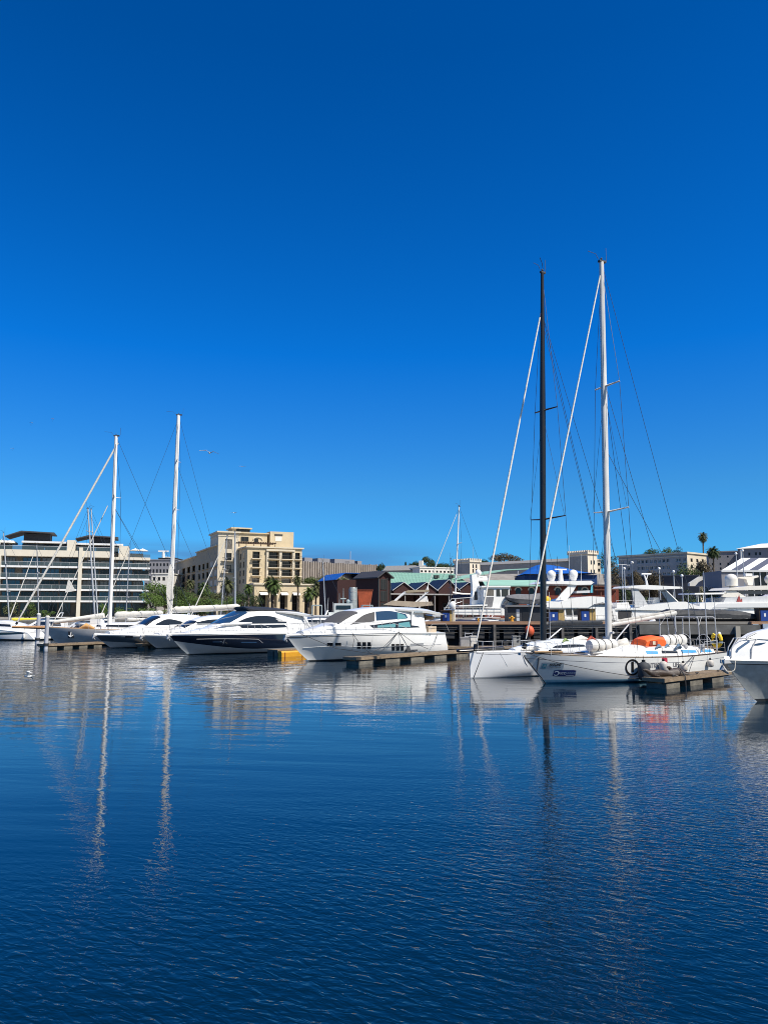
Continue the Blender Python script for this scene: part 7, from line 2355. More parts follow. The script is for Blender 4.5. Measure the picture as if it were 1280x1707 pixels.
gpx = surf_px(GF, gh.yat, 1.2)
x, z = gpx(119, 1058)
M = MB(); M.box((x - 0.32, gh.yat(x, z) - 0.05, z - 0.35), (x + 0.32, gh.yat(x, z) + 0.06, z + 0.35)); hw_ = M.build('anchor_pocket', BLACK, gs)
M = MB(); y_ = gh.yat(x, z) + 0.10
M.path([(x, y_, z + 0.25), (x, y_, z - 0.12)], 0.05, 6); M.path([(x - 0.22, y_, z - 0.08), (x, y_, z - 0.26), (x + 0.22, y_, z - 0.08)], 0.06, 6); M.build('anchor', WHITE, gs, sm=50)
M = MB()
p = (jx + (ix - jx) * 0.72, 0, jz + (iz - jz) * 0.72)
M.prism([(p[0] - 0.05, 0.0, p[2] + 0.9), (p[0] - 0.9, 0.0, p[2] - 0.55), (p[0] + 0.25, 0.0, p[2] - 0.75)], (0, 0.03, 0)); M.build('sail_clew', SAILC, gs)

# second tall mast, sloop mostly hidden behind the motor yachts
o = at(284, 1018, 106); rz = R(186); L = 20.0; xm = -8.2
o = Vector((o.x, 106, 0)) - Matrix.Rotation(rz, 3, 'Z') @ Vector((xm, 0, 0))
TF = Frame(o, rz)
t2 = thing('tall_sloop', 'white sloop with the tallest white mast, moored behind the motor yachts', 'sailing yacht', o, rz)
th = Hull(L, 5.0, (1.7, 1.7, 2.1), rake=1.6, srake=0.8, draft=0.6, ws=0.75, tm=0.42, q=2.1, ps=4, pb=1.6)
th.build(t2, [(1, 0, 0), (1, -0.2, 1), (1, -0.3, 0), (0, 0.1, 1)], [WHITE, NAVY], N=24); th.deckmesh(t2, TEAK)
st = [(-15, 1.7, 2.3, 1.5, 1.3), (-11, 1.72, 2.8, 1.6, 1.3), (-6, 1.8, 2.7, 1.3, 1.0), (-3, 1.9, 2.1, 0.8, 0.5)]
cabin(t2, st, WHITE, 'coachroof'); S = Side(st)
pane(t2, [(-5, 2.15), (-13, 2.1)], [(-5, 2.45), (-13, 2.45)], S.y, GLASS, n=6)
tx, tz = TF.loc(298, 692, 0); b0 = Vector((xm, 0, 2.7)); t0 = Vector((tx, 0, tz))
mast_set(t2, b0, t0, 0.30, 0.24, MASTW, [((1018 - 846) / 326, 1.6), ((1018 - 768) / 326, 1.3)], chain=(xm - 0.5, 2.2, 1.8), fore=((1.2, 0, 2.1), b0.lerp(t0, 0.98)), wire=0.02,
         back=[((TF.loc(393, 935, 0)[0], 0, TF.loc(393, 935, 0)[1] - 9.0), t0), ((-17, 1.6, 1.8), b0.lerp(t0, 0.76)), ((-15, -1.6, 1.8), b0.lerp(t0, 0.5))])
x0, z0 = TF.loc(288, 1017, 0); x1, z1 = TF.loc(400, 1013, 0)
M = MB(); M.path([(x0, 0, z0 - 0.3), (x1, 0, z1 - 0.2)], 0.13, 8); bo = M.build('boom', MASTW, t2)
sailcover(bo, (x0, 0, z0 + 0.05), (x1, 0, z1 + 0.15), 0.42, 0.40, SAILC, seed=8, n=20)
M = MB(); px_ = [TF.loc(*q) for q in ((281, 1018), (278, 985), (282, 950), (285, 940), (287, 965), (291, 997), (283, 1001))]
M.prism([(x, 0.25, z) for x, z in px_], (0, 0.10, 0)); M.build('hoisted_sail_fold', SAILC, t2)
M = MB(); x, z = TF.loc(273, 919, 0.6); M.box((x - 0.7, 0.5, z - 0.1), (x + 0.7, 0.75, z + 0.1)); M.tube((x, 0.6, z - 0.9), (x, 0.6, z - 0.1), 0.2); M.path([(x, 0.6, z - 0.8), (b0.lerp(t0, 0.3).x, 0, z - 0.8)], 0.06, 5); M.build('radar', WHITE, t2)

# generic cruiser of the back rows, copied
def cruiser_proto():
    t = thing('cruiser', 'white cabin cruiser', 'motor boat')
    h = Hull(10.5, 3.5, (1.0, 1.1, 1.5), rake=1.2, draft=0.5, ws=0.92, tm=0.35, q=2.5, ps=8, pb=1.3)
    h.build(t, [(1, 0, 0), (1, -0.3, 1), (1, -0.36, 0), (0, 0.12, 1)], [WHITE, NAVY], N=20); h.deckmesh(t, WHITE, N=12)
    st = [(-8.0, 1.0, 2.5, 1.35, 1.15), (-6.0, 1.05, 2.75, 1.4, 1.15), (-4.4, 1.1, 2.55, 1.3, 1.05), (-3.0, 1.2, 1.75, 1.1, 0.85), (-1.0, 1.35, 1.45, 0.6, 0.4)]
    cabin(t, st, WHITE, 'cabin'); S = Side(st)
    pane(t, [(-3.6, 1.75), (-7.6, 1.65)], [(-4.6, 2.3), (-7.4, 2.25)], S.y, GLASS, n=6)
    M = MB(); M.box((-8.2, -1.3, 2.82), (-4.8, 1.3, 2.9)); M.build('hardtop', WHITE, t)
    M = MB(); M.path([(-7.0, -1.2, 2.9), (-7.3, -0.9, 3.5), (-7.3, 0.9, 3.5), (-7.0, 1.2, 2.9)], 0.07, 6); M.tube((-7.3, 0, 3.5), (-7.4, 0, 5.2), 0.02, n=5); M.build('radar_arch', WHITE, t, sm=40)
    M = MB(); M.path([(-9.9, 1.5, 1.0), (-9.9, 1.5, 1.6), (-9.9, -1.5, 1.6), (-9.9, -1.5, 1.0)], 0.025, 5); M.build('stern_rail', STEEL, t)
    bow_rail(t, h, 0.4, 7, 0.65, 0.02)
    return t
cp = cruiser_proto()
first = True
for px, Y, rz, s_, lab in ((20, 112, 190, 1.0, 'white cabin cruiser behind the sports cruiser at the edge of the view'),
                           (88, 104, 176, 0.9, 'white cabin cruiser right of the capped mooring pile'),
                           (118, 132, 186, 0.95, 'white cabin cruiser under the navy sail cover before the apartments'),
                           (205, 118, 184, 1.0, 'white cabin cruiser right of the first tall white mast'),
                           (246, 124, 182, 0.95, 'white cabin cruiser just left of the second tall white mast'),
                           (332, 122, 190, 1.0, 'white cabin cruiser below the hotel wing garden'),
                           (455, 112, 188, 1.1, 'white cabin cruiser behind the navy yacht canopy'),
                           (480, 124, 176, 1.0, 'white cabin cruiser before the hotel podium'),
                           (534, 108, 182, 0.95, 'white cabin cruiser behind the dive boat rack frames'),
                           (612, 128, 184, 0.9, 'white cabin cruiser before the silver tank'),
                           (668, 122, 178, 1.0, 'white cabin cruiser behind the tan bimini'),
                           (738, 114, 186, 1.0, 'white cabin cruiser left of the slim white mast foot'),
                           (1012, 128, 182, 1.0, 'white cabin cruiser just left of the aluminium mast'),
                           (1096, 130, 178, 1.05, 'white cabin cruiser before the dark retaining wall'),
                           (1040, 118, 184, 1.0, 'white cabin cruiser below the street trees'),
                           (1150, 124, 180, 1.0, 'white cabin cruiser before the shrub beds')):
    x = (px - 640) / F * Y
    if first:
        cp.location = (x, Y, 0); cp.rotation_euler.z = R(rz); cp['label'] = lab; cp['group'] = 'cabin cruisers of the back rows'; first = False
    else:
        dup(cp, (x, Y, 0), R(rz), lab, scale=s_)

# ------------------------------------------------------------ work boats between the white yacht and the sheds
def box_boat(name, label, cat, pxc, Y, rz, L, B, hullm, fb=(1.3, 1.2, 1.9), ws=0.85):
    x = (pxc - 640) / F * Y
    o = Vector((x, Y, 0)) + Matrix.Rotation(rz, 3, 'Z') @ Vector((L / 2, 0, 0))
    t = thing(name, label, cat, o, rz)
    h = Hull(L, B, fb, rake=1.0, draft=0.6, ws=ws, tm=0.35, q=2.3, ps=7, pb=1.6)
    h.build(t, [(1, 0, 0), (0, 0.15, 1)], [hullm, BOOT], N=22); h.deckmesh(t, GREYW, N=14); h.rail(t, BLACK, r=0.06)
    return t, h, Frame(o, rz)
# dark blue dive boat with tank racks
t, h, f = box_boat('dive_boat', 'dark blue dive boat crowded with grey rack frames, behind the white yacht bow', 'work boat', 522, 98, R(186), 10, 3.6, mat('deep_blue_hull', (0.01, 0.03, 0.06), 0.35, var=0.2))
for k in range(7):
    x = -2.0 - 1.05 * k
    M = MB()
    for y in (-1.2, 1.2):
        M.path([(x, y, 1.2), (x + 0.25, y, 3.0)], 0.05, 5)
    for z in (1.9, 2.5, 3.0): M.path([(x + 0.14 * (z - 1.2), -1.2, z), (x + 0.14 * (z - 1.2), 1.2, z)], 0.045, 5)
    M.build('rack_frame', GREYW, t)
M = MB(); M.box((-9.6, -1.3, 3.05), (-2.2, 1.3, 3.12)); M.build('sun_roof', GREYW, t)
M = MB(); M.path([(-0.9, 1.3, 1.8), (-0.6, 1.45, 2.05), (-0.3, 1.35, 1.75)], 0.10, 6); M.build('coiled_hose', mat('teal_hose', (0.05, 0.17, 0.22), 0.6), t, sm=50)
# grey patrol boat
PGREY = mat('ship_grey_paint', (0.30, 0.36, 0.36), 0.55, var=0.2)
t, h, f = box_boat('patrol_boat', 'pale grey green work ship with frames and masts before the brick shed', 'work boat', 565, 116, R(184), 15, 4.6, PGREY, (1.6, 1.5, 2.3))
M = MB(); M.box((-10.5, -1.6, 1.5), (-6.0, 1.6, 3.6)); M.box((-9.6, -1.3, 3.6), (-6.8, 1.3, 4.9)); M.build('wheelhouse', mat('pale_ship_white', (0.55, 0.58, 0.56), 0.5, var=0.15), t)
for z0, z1, xa, xb, y in ((4.0, 4.6, -9.3, -7.1, 1.31), (2.4, 2.9, -10.0, -6.4, 1.61)):
    M = MB(); M.box((xa, y, z0), (xb, y + 0.03, z1)); M.build('window', GLASS, t)
M = MB()
for x in (-12.5, -11.0, -5.0, -3.6):
    M.path([(x, -1.6, 1.6), (x, -1.6, 4.6), (x, 1.6, 4.6), (x, 1.6, 1.6)], 0.08, 5)
M.path([(-12.5, 1.6, 4.6), (-11.0, 1.6, 4.6)], 0.08, 5); M.path([(-12.5, -1.6, 4.6), (-11.0, -1.6, 4.6)], 0.08, 5); M.path([(-5, 1.6, 4.6), (-3.6, 1.6, 4.6)], 0.08, 5); M.path([(-5, -1.6, 4.6), (-3.6, -1.6, 4.6)], 0.08, 5)
M.build('gantry', PGREY, t)
M = MB(); M.tube((-8.2, 0, 4.9), (-8.2, 0, 7.2), 0.08, 0.03); M.tube((-7.6, 0.4, 4.9), (-7.6, 0.4, 6.4), 0.05, 0.02); M.path([(-8.6, 0, 5.6), (-7.8, 0, 5.6)], 0.12, 6); M.ball((-8.9, 0.5, 5.2), 0.3); M.build('mast', PGREY, t)
for k in range(4):
    M = MB(); M.path([(-2.9 + 0.7 * math.cos(R(a)) + 0.55 * k, 1.5, 2.0 + 0.8 * math.sin(R(a))) for a in range(0, 181, 20)], 0.07, 6); M.build('hoop_frame', GREYW, t)
h.lifeline(t, PGREY, h=0.9, t0=0.03, t1=0.95, n=14, r=0.03, rr=0.025)
# silver tank on the quay
p = at(588, 1004, 143); q = at(588, 979, 143)
t = thing('silver_tank', 'upright silver tank before the dark brick shed', 'tank', (p.x, 143, QUAYZ))
M = MB(); hh = q.z - QUAYZ; M.path([(0, 0, 0), (0, 0, hh - 0.3), (0, 0, hh)], [0.72, 0.72, 0.55], 18); M.build('shell', mat('silver_paint', (0.27, 0.30, 0.30), 0.5, 0.1, var=0.3), t, sm=40)
M = MB()
for z in (hh * 0.3, hh * 0.6, hh * 0.85): M.path([(0, 0, z), (0, 0, z + 0.12)], 0.75, 18)
M.build('hoop', GREYST, t)
M = MB(); M.path([(0.78, -0.2, 0), (0.78, -0.2, hh)], 0.05, 5); M.path([(0.78, 0.2, 0), (0.78, 0.2, hh)], 0.05, 5); M.build('ladder', GREYST, t)
# teal and tan work boat
t, h, f = box_boat('tender_boat', 'teal work boat with tan deck gear above the white yacht roof', 'work boat', 625, 112, R(188), 9, 3.4, mat('teal_hull', (0.07, 0.16, 0.15), 0.45, var=0.2), (2.6, 2.6, 3.0))
M = MB(); M.box((-6.5, -1.2, 2.6), (-3.0, 1.2, 3.5)); M.build('deck_house', SEAT, t)
for k in range(3):
    M = MB(); M.path([(-7.6 + 0.6 * math.cos(R(a)) + k * 0.5, 0.9, 2.9 + 0.7 * math.sin(R(a))) for a in range(0, 181, 20)], 0.09, 6); M.build('hoop_frame', SEAT, t)
M = MB(); M.box((-2.5, -0.8, 2.8), (-1.2, 0.8, 3.4)); M.build('winch_box', BLACK, t)
# white charter boat with a tan bimini and arch
t, h, f = box_boat('charter_boat', 'white charter boat with a tan bimini on slanting white arches', 'motor boat', 690, 104, R(182), 12, 4.0, WHITE, (2.2, 2.2, 2.8))
slab(t, f, [(640, 1008), (655, 1001), (690, 1003), (720, 1003), (722, 1009), (690, 1012)], 1.7, -1.7, SEAT, 'coaming')
slab(t, f, [(673, 987), (680, 984), (714, 983), (716, 986), (680, 988)], 1.5, -1.5, mat('tan_canvas', (0.40, 0.32, 0.21), 0.85, var=0.15), 'bimini')
for s_ in (1.4, -1.4):
    q = [f.loc(*p_, s_) for p_ in ((656, 1004), (668, 993), (676, 987))]
    M = MB(); M.path([(x, s_, z) for x, z in q], 0.16, 8, ell=0.6); M.build('arch_leg', WHITE, t, sm=40)
    q = [f.loc(*p_, s_) for p_ in ((690, 1006), (703, 995), (714, 986))]
    M = MB(); M.path([(x, s_, z) for x, z in q], 0.10, 8, ell=0.6); M.build('arch_leg', WHITE, t, sm=40)
slab(t, f, [(694, 1003), (700, 998), (706, 993), (712, 994), (714, 1003)], 1.2, -1.2, WHITE, 'windscreen_console')
q = [f.loc(*p_, 0) for p_ in ((713, 984), (713, 976))]
M = MB(); M.path([(x, 0, z) for x, z in q], [0.14, 0.05], 6); M.build('radar_post', WHITE, t)

# ------------------------------------------------------------ yachts behind the pier
def big(name, label, cat, pxl, pxr, pybow, Y, rz, B=5.2, bow_right=True, hm=WHITE, fb=None):
    xa, xb = (pxl - 640) / F * Y, (pxr - 640) / F * Y
    L = (xb - xa) / math.cos(rz)
    fb = fb or (at(pxl, pybow, Y).z)
    if bow_right:
        o = Vector((xb, Y, 0)); r = rz
    else:
        o = Vector((xa, Y, 0)); r = rz + math.pi
    t = thing(name, label, cat, o, r)
    h = Hull(L, B, (fb * 0.82, fb * 0.86, fb), rake=1.4, draft=0.7, ws=0.92, tm=0.35, q=2.6, ps=9, pb=1.3)
    h.build(t, [(1, 0, 0), (1, -0.35, 1), (1, -0.42, 0), (0, 0.2, 1)], [hm, NAVY], N=26); h.deckmesh(t, WHITE)
    return t, h, Frame(o, r)

# white trawler yacht
t, h, f = big('trawler_yacht', 'white trawler yacht with a tall radar pylon and square wheelhouse', 'motor yacht', 722, 874, 1018, 96, R(14), 4.6, fb=2.9)
yn = -1.5
def S_(pts, m, name, y0=yn, y1=None, sm=None): return slab(t, f, pts, y0, -y0 if y1 is None else y1, m, name, sm)
S_([(755, 1024), (757, 1016), (838, 1014), (845, 1019), (845, 1026)], WHITE, 'lower_house', -1.9)
S_([(808, 1014), (806, 993), (806, 979), (849, 979), (849, 998), (838, 1004), (834, 1014)], WHITE, 'wheelhouse')
S_([(802, 979), (803, 976.5), (851, 976.5), (851, 979)], WHITE, 'wheelhouse_roof', -1.7)
for q in (((810, 993), (811, 982), (823, 982), (823, 993)), ((827, 994), (827, 982), (833, 982), (834, 994)), ((836, 994), (836, 982), (847, 982), (847, 994))):
    S_(list(q), GLASS if q[0][0] > 812 else CURT, 'window', yn - 0.03, yn - 0.002)
S_([(807, 1012), (806, 995), (823, 995), (820, 1012)], GREYCLOTH, 'wheelhouse_door', yn - 0.03, yn - 0.002)
S_([(843, 1016), (850, 998), (862, 1006), (866, 1018)], WHITE, 'bow_bulwark', -1.2)
S_([(785, 1016), (788, 985), (786, 958), (794, 957), (799, 976), (803, 1000), (812, 1014)], WHITE, 'radar_pylon', -0.35)
S_([(790, 1000), (791, 986), (795, 986), (796, 1000)], DARKW, 'pylon_opening', -0.38, -0.352)
x, z = f.loc(797, 955, 0); M = MB(); M.ball((x, 0, z), (0.38, 0.38, 0.42)); M.tube((x, 0, z - 1.0), (x, 0, z - 0.35), 0.12); M.build('radome', WHITE, t, sm=60)
x, z = f.loc(805, 966.5, 0); M = MB(); M.path([(x - 0.8, 0, z), (x + 0.6, 0, z)], 0.2, 8, ell=1.6); M.path([(x - 0.7, 0, z + 0.35), (x + 0.5, 0, z + 0.30)], 0.1, 8); M.build('radar', WHITE, t, sm=50)
x, z = f.loc(790, 957, 0); M = MB(); M.tube((x, 0, z), (x - 0.1, 0, z + 3.4), 0.03, 0.012, n=5); M.tube((x + 0.4, 0, z), (x + 0.5, 0, z + 2.2), 0.025, 0.012, n=5); M.build('aerial', ALU, t)
S_([(765, 1011), (765, 1009), (812, 1007.5), (812, 1010)], WHITE, 'boat_deck', -1.9)
M = MB()
for k in range(9):
    x, z = f.loc(740 + 12 * k, 1024, -2.0); M.tube((x, -2.0, z - 0.3), (x, -2.0, z + 0.75), 0.025, n=5)
xa, z = f.loc(740, 1024, -2.0); xb = f.loc(836, 1024, -2.0)[0]
M.path([(xa, -2.0, z + 0.75), (xb, -2.0, z + 0.75)], 0.03, 5); M.path([(xa, -2.0, z + 0.35), (xb, -2.0, z + 0.35)], 0.02, 5); M.build('side_rail', STEEL, t)
M = MB(); x0, z0 = f.loc(768, 1011, -1.2); M.path([(x0 - 2.2, -1.2, z0 - 0.6), (x0 - 1.2, -1.2, z0 + 0.9), (x0 + 1.6, -1.2, z0 + 1.1)], 0.05, 6); M.build('davit', STEEL, t, sm=50)
S_([(720, 1027), (722, 1022), (733, 1020.5), (735, 1027)], GREYW, 'stern_box', -1.4)
# small tender with white cover on the quay by it
p = at(779, 992, 100)
t = thing('covered_dinghy', 'small navy dinghy with a white cover hanging behind the trawler pylon', 'dinghy', p + Vector((0, 0, -0.4)))
M = MB(); M.grid([[(x, 0.7 * w_ * v, z) for v, z in ((-1, 0.5), (-0.8, 0.05), (0, -0.15), (0.8, 0.05), (1, 0.5))] for x, w_ in ((-1.9, 0.75), (-0.6, 1), (0.8, 1), (1.9, 0.4))], False, True, True); M.build('hull', NAVYC, t, sm=40)
M = MB(); M.grid([[(x, 0.72 * w_ * v, zb + z) for v, z in ((-1, 0.45), (-0.6, 0.6), (0, 0.66), (0.6, 0.6), (1, 0.45))] for x, w_, zb in ((-1.92, 0.76, 0.2), (-0.6, 1, 0.0), (0.8, 1, -0.05), (1.92, 0.42, 0.2))]); M.build('cover', WHITEP, t, sm=40)

# yacht with two domes
t, h, f = big('flybridge_yacht', 'white flybridge yacht with two round satellite domes on its hardtop', 'motor yacht', 862, 1046, 1020, 99, R(16), 5.4, fb=2.9)
mfb = [(905, 1013), (908, 1002), (935, 1003), (960, 996), (985, 994), (1005, 995), (1018, 1001), (1022, 1010), (1004, 1004), (990, 1007), (980, 1013)]
S_([(904, 1034), (905, 1010), (1000, 1008), (1024, 1016), (1030, 1034)], WHITE, 'deck_house', -2.1)
S_(mfb, WHITE, 'flybridge_coaming', -2.3)
S_([(985, 1011), (998, 1007), (1013, 1006), (1014, 1011)], GLASSB, 'window', -2.14, -2.105)
for q in ((944, 954), (956, 964)): S_([(q[0], 1027), (q[0] - 1, 1015), (q[1] - 1, 1015), (q[1], 1027)], GLASS, 'window', -2.14, -2.105)
S_([(903, 973), (912, 969), (985, 968), (990, 971), (985, 974.5), (962, 975), (940, 973.5)], WHITE, 'hardtop', -1.9)
for sd in (-1.7, 1.5):
    slab(t, f, [(926, 1001), (935, 990), (949, 975), (962, 974), (955, 986), (944, 1000)], sd, sd + 0.2, WHITE, 'arch_fin')
    slab(t, f, [(906, 1000), (904, 985), (906, 974), (916, 974), (911, 985), (911, 1000)], sd, sd + 0.2, GREYW, 'arch_leg')
for px, py, r in ((918.5, 958.5, 0.56), (955, 957.5, 0.58)):
    x, z = f.loc(px, py, -0.9 if px < 930 else 0.4)
    yy = -0.9 if px < 930 else 0.4
    M = MB(); M.ball((x, yy, z), (r, r, r * 1.05), 16, 12); M.path([(x, yy, z - r * 1.35), (x, yy, z - r * 0.55)], [r * 0.55, r * 0.9], 14); M.build('satellite_dome', WHITE, t, sm=60)
x, z = f.loc(934, 957, -0.2); M = MB(); M.box((x - 0.8, -0.3, z + 0.5), (x + 0.8, -0.05, z + 0.66)); M.path([(x, -0.2, z - 1.2), (x, -0.2, z + 0.5)], [0.35, 0.22], 10); M.build('radar', WHITE, t, sm=40)
x, z = f.loc(929, 957, 0.1); M = MB(); M.tube((x, 0.1, z - 0.9), (x, 0.1, z + 2.2), 0.05, 0.02); M.path([(x - 0.5, 0.1, z + 0.2), (x + 0.5, 0.1, z + 0.2)], 0.03, 4); M.path([(x - 0.3, 0.1, z + 1.1), (x + 0.3, 0.1, z + 1.1)], 0.06, 5); M.build('signal_mast', BLACK, t)
M = MB(); x, z = f.loc(912, 999, -1.9); M.ball((x, -1.95, z), (0.42, 0.2, 0.36)); M.build('yellow_ring', mat('lemon_yellow', (0.85, 0.55, 0.02), 0.5), t, sm=50)
S_([(985, 975), (984, 988), (988, 988), (988, 975)], mat('cyan_curtain', (0.10, 0.42, 0.52), 0.5), 'side_curtain', -1.6, -1.5)
S_([(960, 989), (961, 985), (985, 984), (986, 988)], GREYW, 'seat_back', -1.5)
S_([(862, 1013), (864, 1009), (908, 1009), (908, 1013)], GREYW, 'boat_deck', -2.1)
# RIB under a grey cover on its boat deck
x, z = f.loc(875, 1008, -1.2); p = f.world((x, -0.9, z))
t3 = thing('covered_tender', 'grey covered tender on the boat deck left of the black mast', 'tender', p, f.rz)
M = MB()
rows = []
for u, w_, zt, zb in ((-2.4, 0.35, 1.05, 0.75), (-2.0, 0.75, 1.15, 0.45), (-0.8, 0.95, 1.3, 0.12), (0.8, 0.98, 1.25, 0.05), (2.0, 0.9, 1.45, 0.1), (2.5, 0.6, 1.5, 0.4)):
    rows.append([(u, -w_ * 0.4, zb), (u, -w_, zb + (zt - zb) * 0.45), (u, -w_ * 0.8, zt - 0.12), (u, 0, zt), (u, w_ * 0.8, zt - 0.12), (u, w_, zb + (zt - zb) * 0.45), (u, w_ * 0.4, zb)])
M.grid(rows, False, True, True); M.build('cover', GREYCLOTH, t3, sm=50)
M = MB(); M.box((-1.2, -0.5, -0.05), (-0.9, 0.5, 0.12)); M.box((1.0, -0.5, -0.05), (1.3, 0.5, 0.10)); M.build('chock', BLACK, t3)

M = MB()
xa, z = f.loc(866, 1017, -2.45); xb = f.loc(1026, 1017, -2.45)[0]
for k in range(16):
    x = xa + (xb - xa) * k / 15; M.tube((x, -2.45, 2.5), (x, -2.45, 3.3), 0.022, n=5)
M.path([(xa, -2.45, 3.3), (xb, -2.45, 3.3)], 0.03, 5); M.path([(xa, -2.45, 2.9), (xb, -2.45, 2.9)], 0.02, 5); M.build('side_rail', STEEL, t)
M = MB()
for px_, h_ in ((948, 4.5), (968, 3.4)):
    x, z = f.loc(px_, 968, 0.8); M.tube((x, 0.8, z), (x + 0.2, 0.8, z + h_), 0.03, 0.012, n=5)
M.build('whip_aerial', WHITE, t)

# open backed yacht
t, h, f = big('flybridge_yacht', 'white flybridge yacht with dark blue slanted windscreen and open aft deck', 'motor yacht', 1022, 1186, 1022, 103, R(16), 5.2, fb=2.9)
S_([(1024, 1034), (1024, 1016), (1100, 1014), (1150, 1008), (1172, 1014), (1176, 1034)], WHITE, 'deck_house', -2.0)
S_([(1024, 1016), (1025, 1013.5), (1068, 1013), (1080, 1009), (1128, 1003), (1142, 1003), (1168, 1012), (1172, 1016), (1150, 1014), (1124, 1018)], WHITE, 'flybridge_coaming', -2.2)
S_([(1136, 1019), (1145, 1016), (1166, 1015), (1167, 1020)], GLASSB, 'window', -2.04, -2.005)
S_([(1030, 1032), (1030, 1018), (1052, 1018), (1052, 1032)], DARKW, 'saloon_opening', -2.04, -2.005)
S_([(1046, 980), (1050, 977), (1075, 975), (1135, 978), (1138, 981), (1092, 983)], WHITE, 'hardtop', -1.8)
for sd in (-1.6, 1.4):
    slab(t, f, [(1058, 1013), (1053, 982), (1061, 981), (1073, 996), (1080, 1010)], sd, sd + 0.18, GREYW, 'arch_leg')
    slab(t, f, [(1118, 1011), (1100, 984), (1108, 983), (1132, 1006)], sd, sd + 0.12, GLASSB, 'side_windscreen')
    slab(t, f, [(1098.2, 984.5), (1095, 982), (1109.5, 982.6), (1134, 1006.5), (1132.5, 1007), (1108, 983.4)], sd - 0.03, sd + 0.16, WHITE, 'windscreen_frame')
M = MB()
for px in (1082, 1122):
    x, z = f.loc(px, 1004, -1.5); z1 = f.loc(px, 981, -1.5)[1]
    for y in (-1.5, 1.5): M.tube((x, y, z), (x, y, z1), 0.04, n=5)
M.build('hardtop_post', STEEL, t)
S_([(1027, 1013), (1027, 1005), (1047, 1004), (1051, 1013)], WHITE, 'sun_bed', -1.4)
S_([(1086, 1008), (1090, 996), (1098, 996), (1100, 1008)], WHITE, 'helm_console', -0.6)
S_([(1090, 1010), (1098, 1002), (1108, 1000), (1115, 1010)], CHAR, 'seat_cover', 0.3, 1.3)
M = MB()
for k in range(8):
    x, z = f.loc(1027 + 9 * k, 1013.5, -2.1); M.tube((x, -2.1, z), (x, -2.1, z + 0.9), 0.022, n=5)
xa, z = f.loc(1027, 1013.5, -2.1); xb = f.loc(1090, 1013.5, -2.1)[0]
M.path([(xa, -2.1, z + 0.9), (xb, -2.1, z + 0.9)], 0.03, 5); M.path([(xa, -2.1, z + 0.45), (xb, -2.1, z + 0.45)], 0.02, 5); M.build('deck_rail', STEEL, t)
x, z = f.loc(1076, 957, 0); z1 = f.loc(1076, 975, 0)[1]
M = MB(); M.path([(x - 0.65, 0, z), (x + 0.75, 0, z + 0.02)], [0.10, 0.12], 6); M.path([(x - 0.3, 0, z), (x, 0, z1 + 0.6), (x + 0.1, 0, z1)], [0.05, 0.12, 0.16], 6); M.path([(x + 0.3, 0, z), (x, 0, z1 + 0.6)], 0.06, 6); M.build('radar', WHITE, t, sm=50)
# a person on its aft deck seat
# large yacht with one big dome
t, h, f = big('flybridge_yacht', 'large white flybridge yacht with one big satellite dome and a thin awning', 'motor yacht', 1140, 1340, 1024, 108, R(16), 5.6, fb=3.0)
S_([(1150, 1034), (1152, 1010), (1290, 1006), (1300, 1034)], WHITE, 'deck_house', -2.2)
S_([(1165, 1016), (1166, 1006), (1182, 1004), (1345, 1002), (1345, 1014), (1215, 1014), (1187, 1018)], WHITE, 'flybridge_coaming', -2.4)
S_([(1187, 1013), (1196, 1006), (1345, 1004.5), (1345, 1012)], mat('satin_white_panel', (0.66, 0.66, 0.65), 0.4), 'side_panel', -2.46, -2.405)
S_([(1205, 1004), (1209, 996), (1262, 994), (1345, 993), (1345, 1003)], GREYW, 'upper_coaming', -1.9)
S_([(1203, 995), (1209, 985), (1224, 984), (1243, 995)], CREAMW, 'arch_fin', -1.7, -1.4)
S_([(1203, 995), (1209, 985), (1224, 984), (1243, 995)], CREAMW, 'arch_fin', 1.4, 1.7)
S_([(1212, 984), (1218, 980), (1262, 976.5), (1345, 974), (1345, 982)], CREAMW, 'hardtop', -1.9)
S_([(1226, 990), (1230, 985), (1345, 983), (1345, 990)], GLASSB, 'window', -1.5)
S_([(1157, 991), (1158, 988.5), (1211, 987.5), (1211, 990.5)], WHITE, 'awning', -1.7)
M = MB()
for px in (1163, 1172, 1186):
    x, z = f.loc(px, 1004, -1.5); z1 = f.loc(px, 990.5, -1.5)[1]
    for y in (-1.5, 1.5): M.tube((x, y, z), (x, y, z1), 0.05, n=5)
M.build('awning_post', WHITE, t)
x, z = f.loc(1218, 968, 0); r = 0.82
M = MB(); M.ball((x, 0, z + 0.15), (r, r, r * 0.95), 18, 10, a0=0); M.path([(x, 0, z - 0.75), (x, 0, z - 0.7), (x, 0, z + 0.15)], [r * 0.8, r * 0.98, r], 18); M.path([(x, 0, z - 1.25), (x, 0, z - 0.76)], 0.3, 10); M.build('satellite_dome', CREAMW, t, sm=60)
S_([(1247, 976), (1243, 965), (1230, 963.5), (1230, 962), (1246, 961), (1256, 961), (1263, 959), (1264, 962), (1255, 964.5), (1254, 976)], CREAMW, 'radar_pylon', -0.3)
x, z = f.loc(1246, 958.5, 0); M = MB(); M.box((x - 0.55, -0.2, z - 0.15), (x + 0.55, 0.2, z + 0.2)); M.build('radar', WHITE, t)
x, z = f.loc(1281, 966, 0); M = MB(); M.ball((x, 0, z), (0.6, 0.6, 0.65), 14, 10); M.build('satellite_dome', CREAMW, t, sm=60)
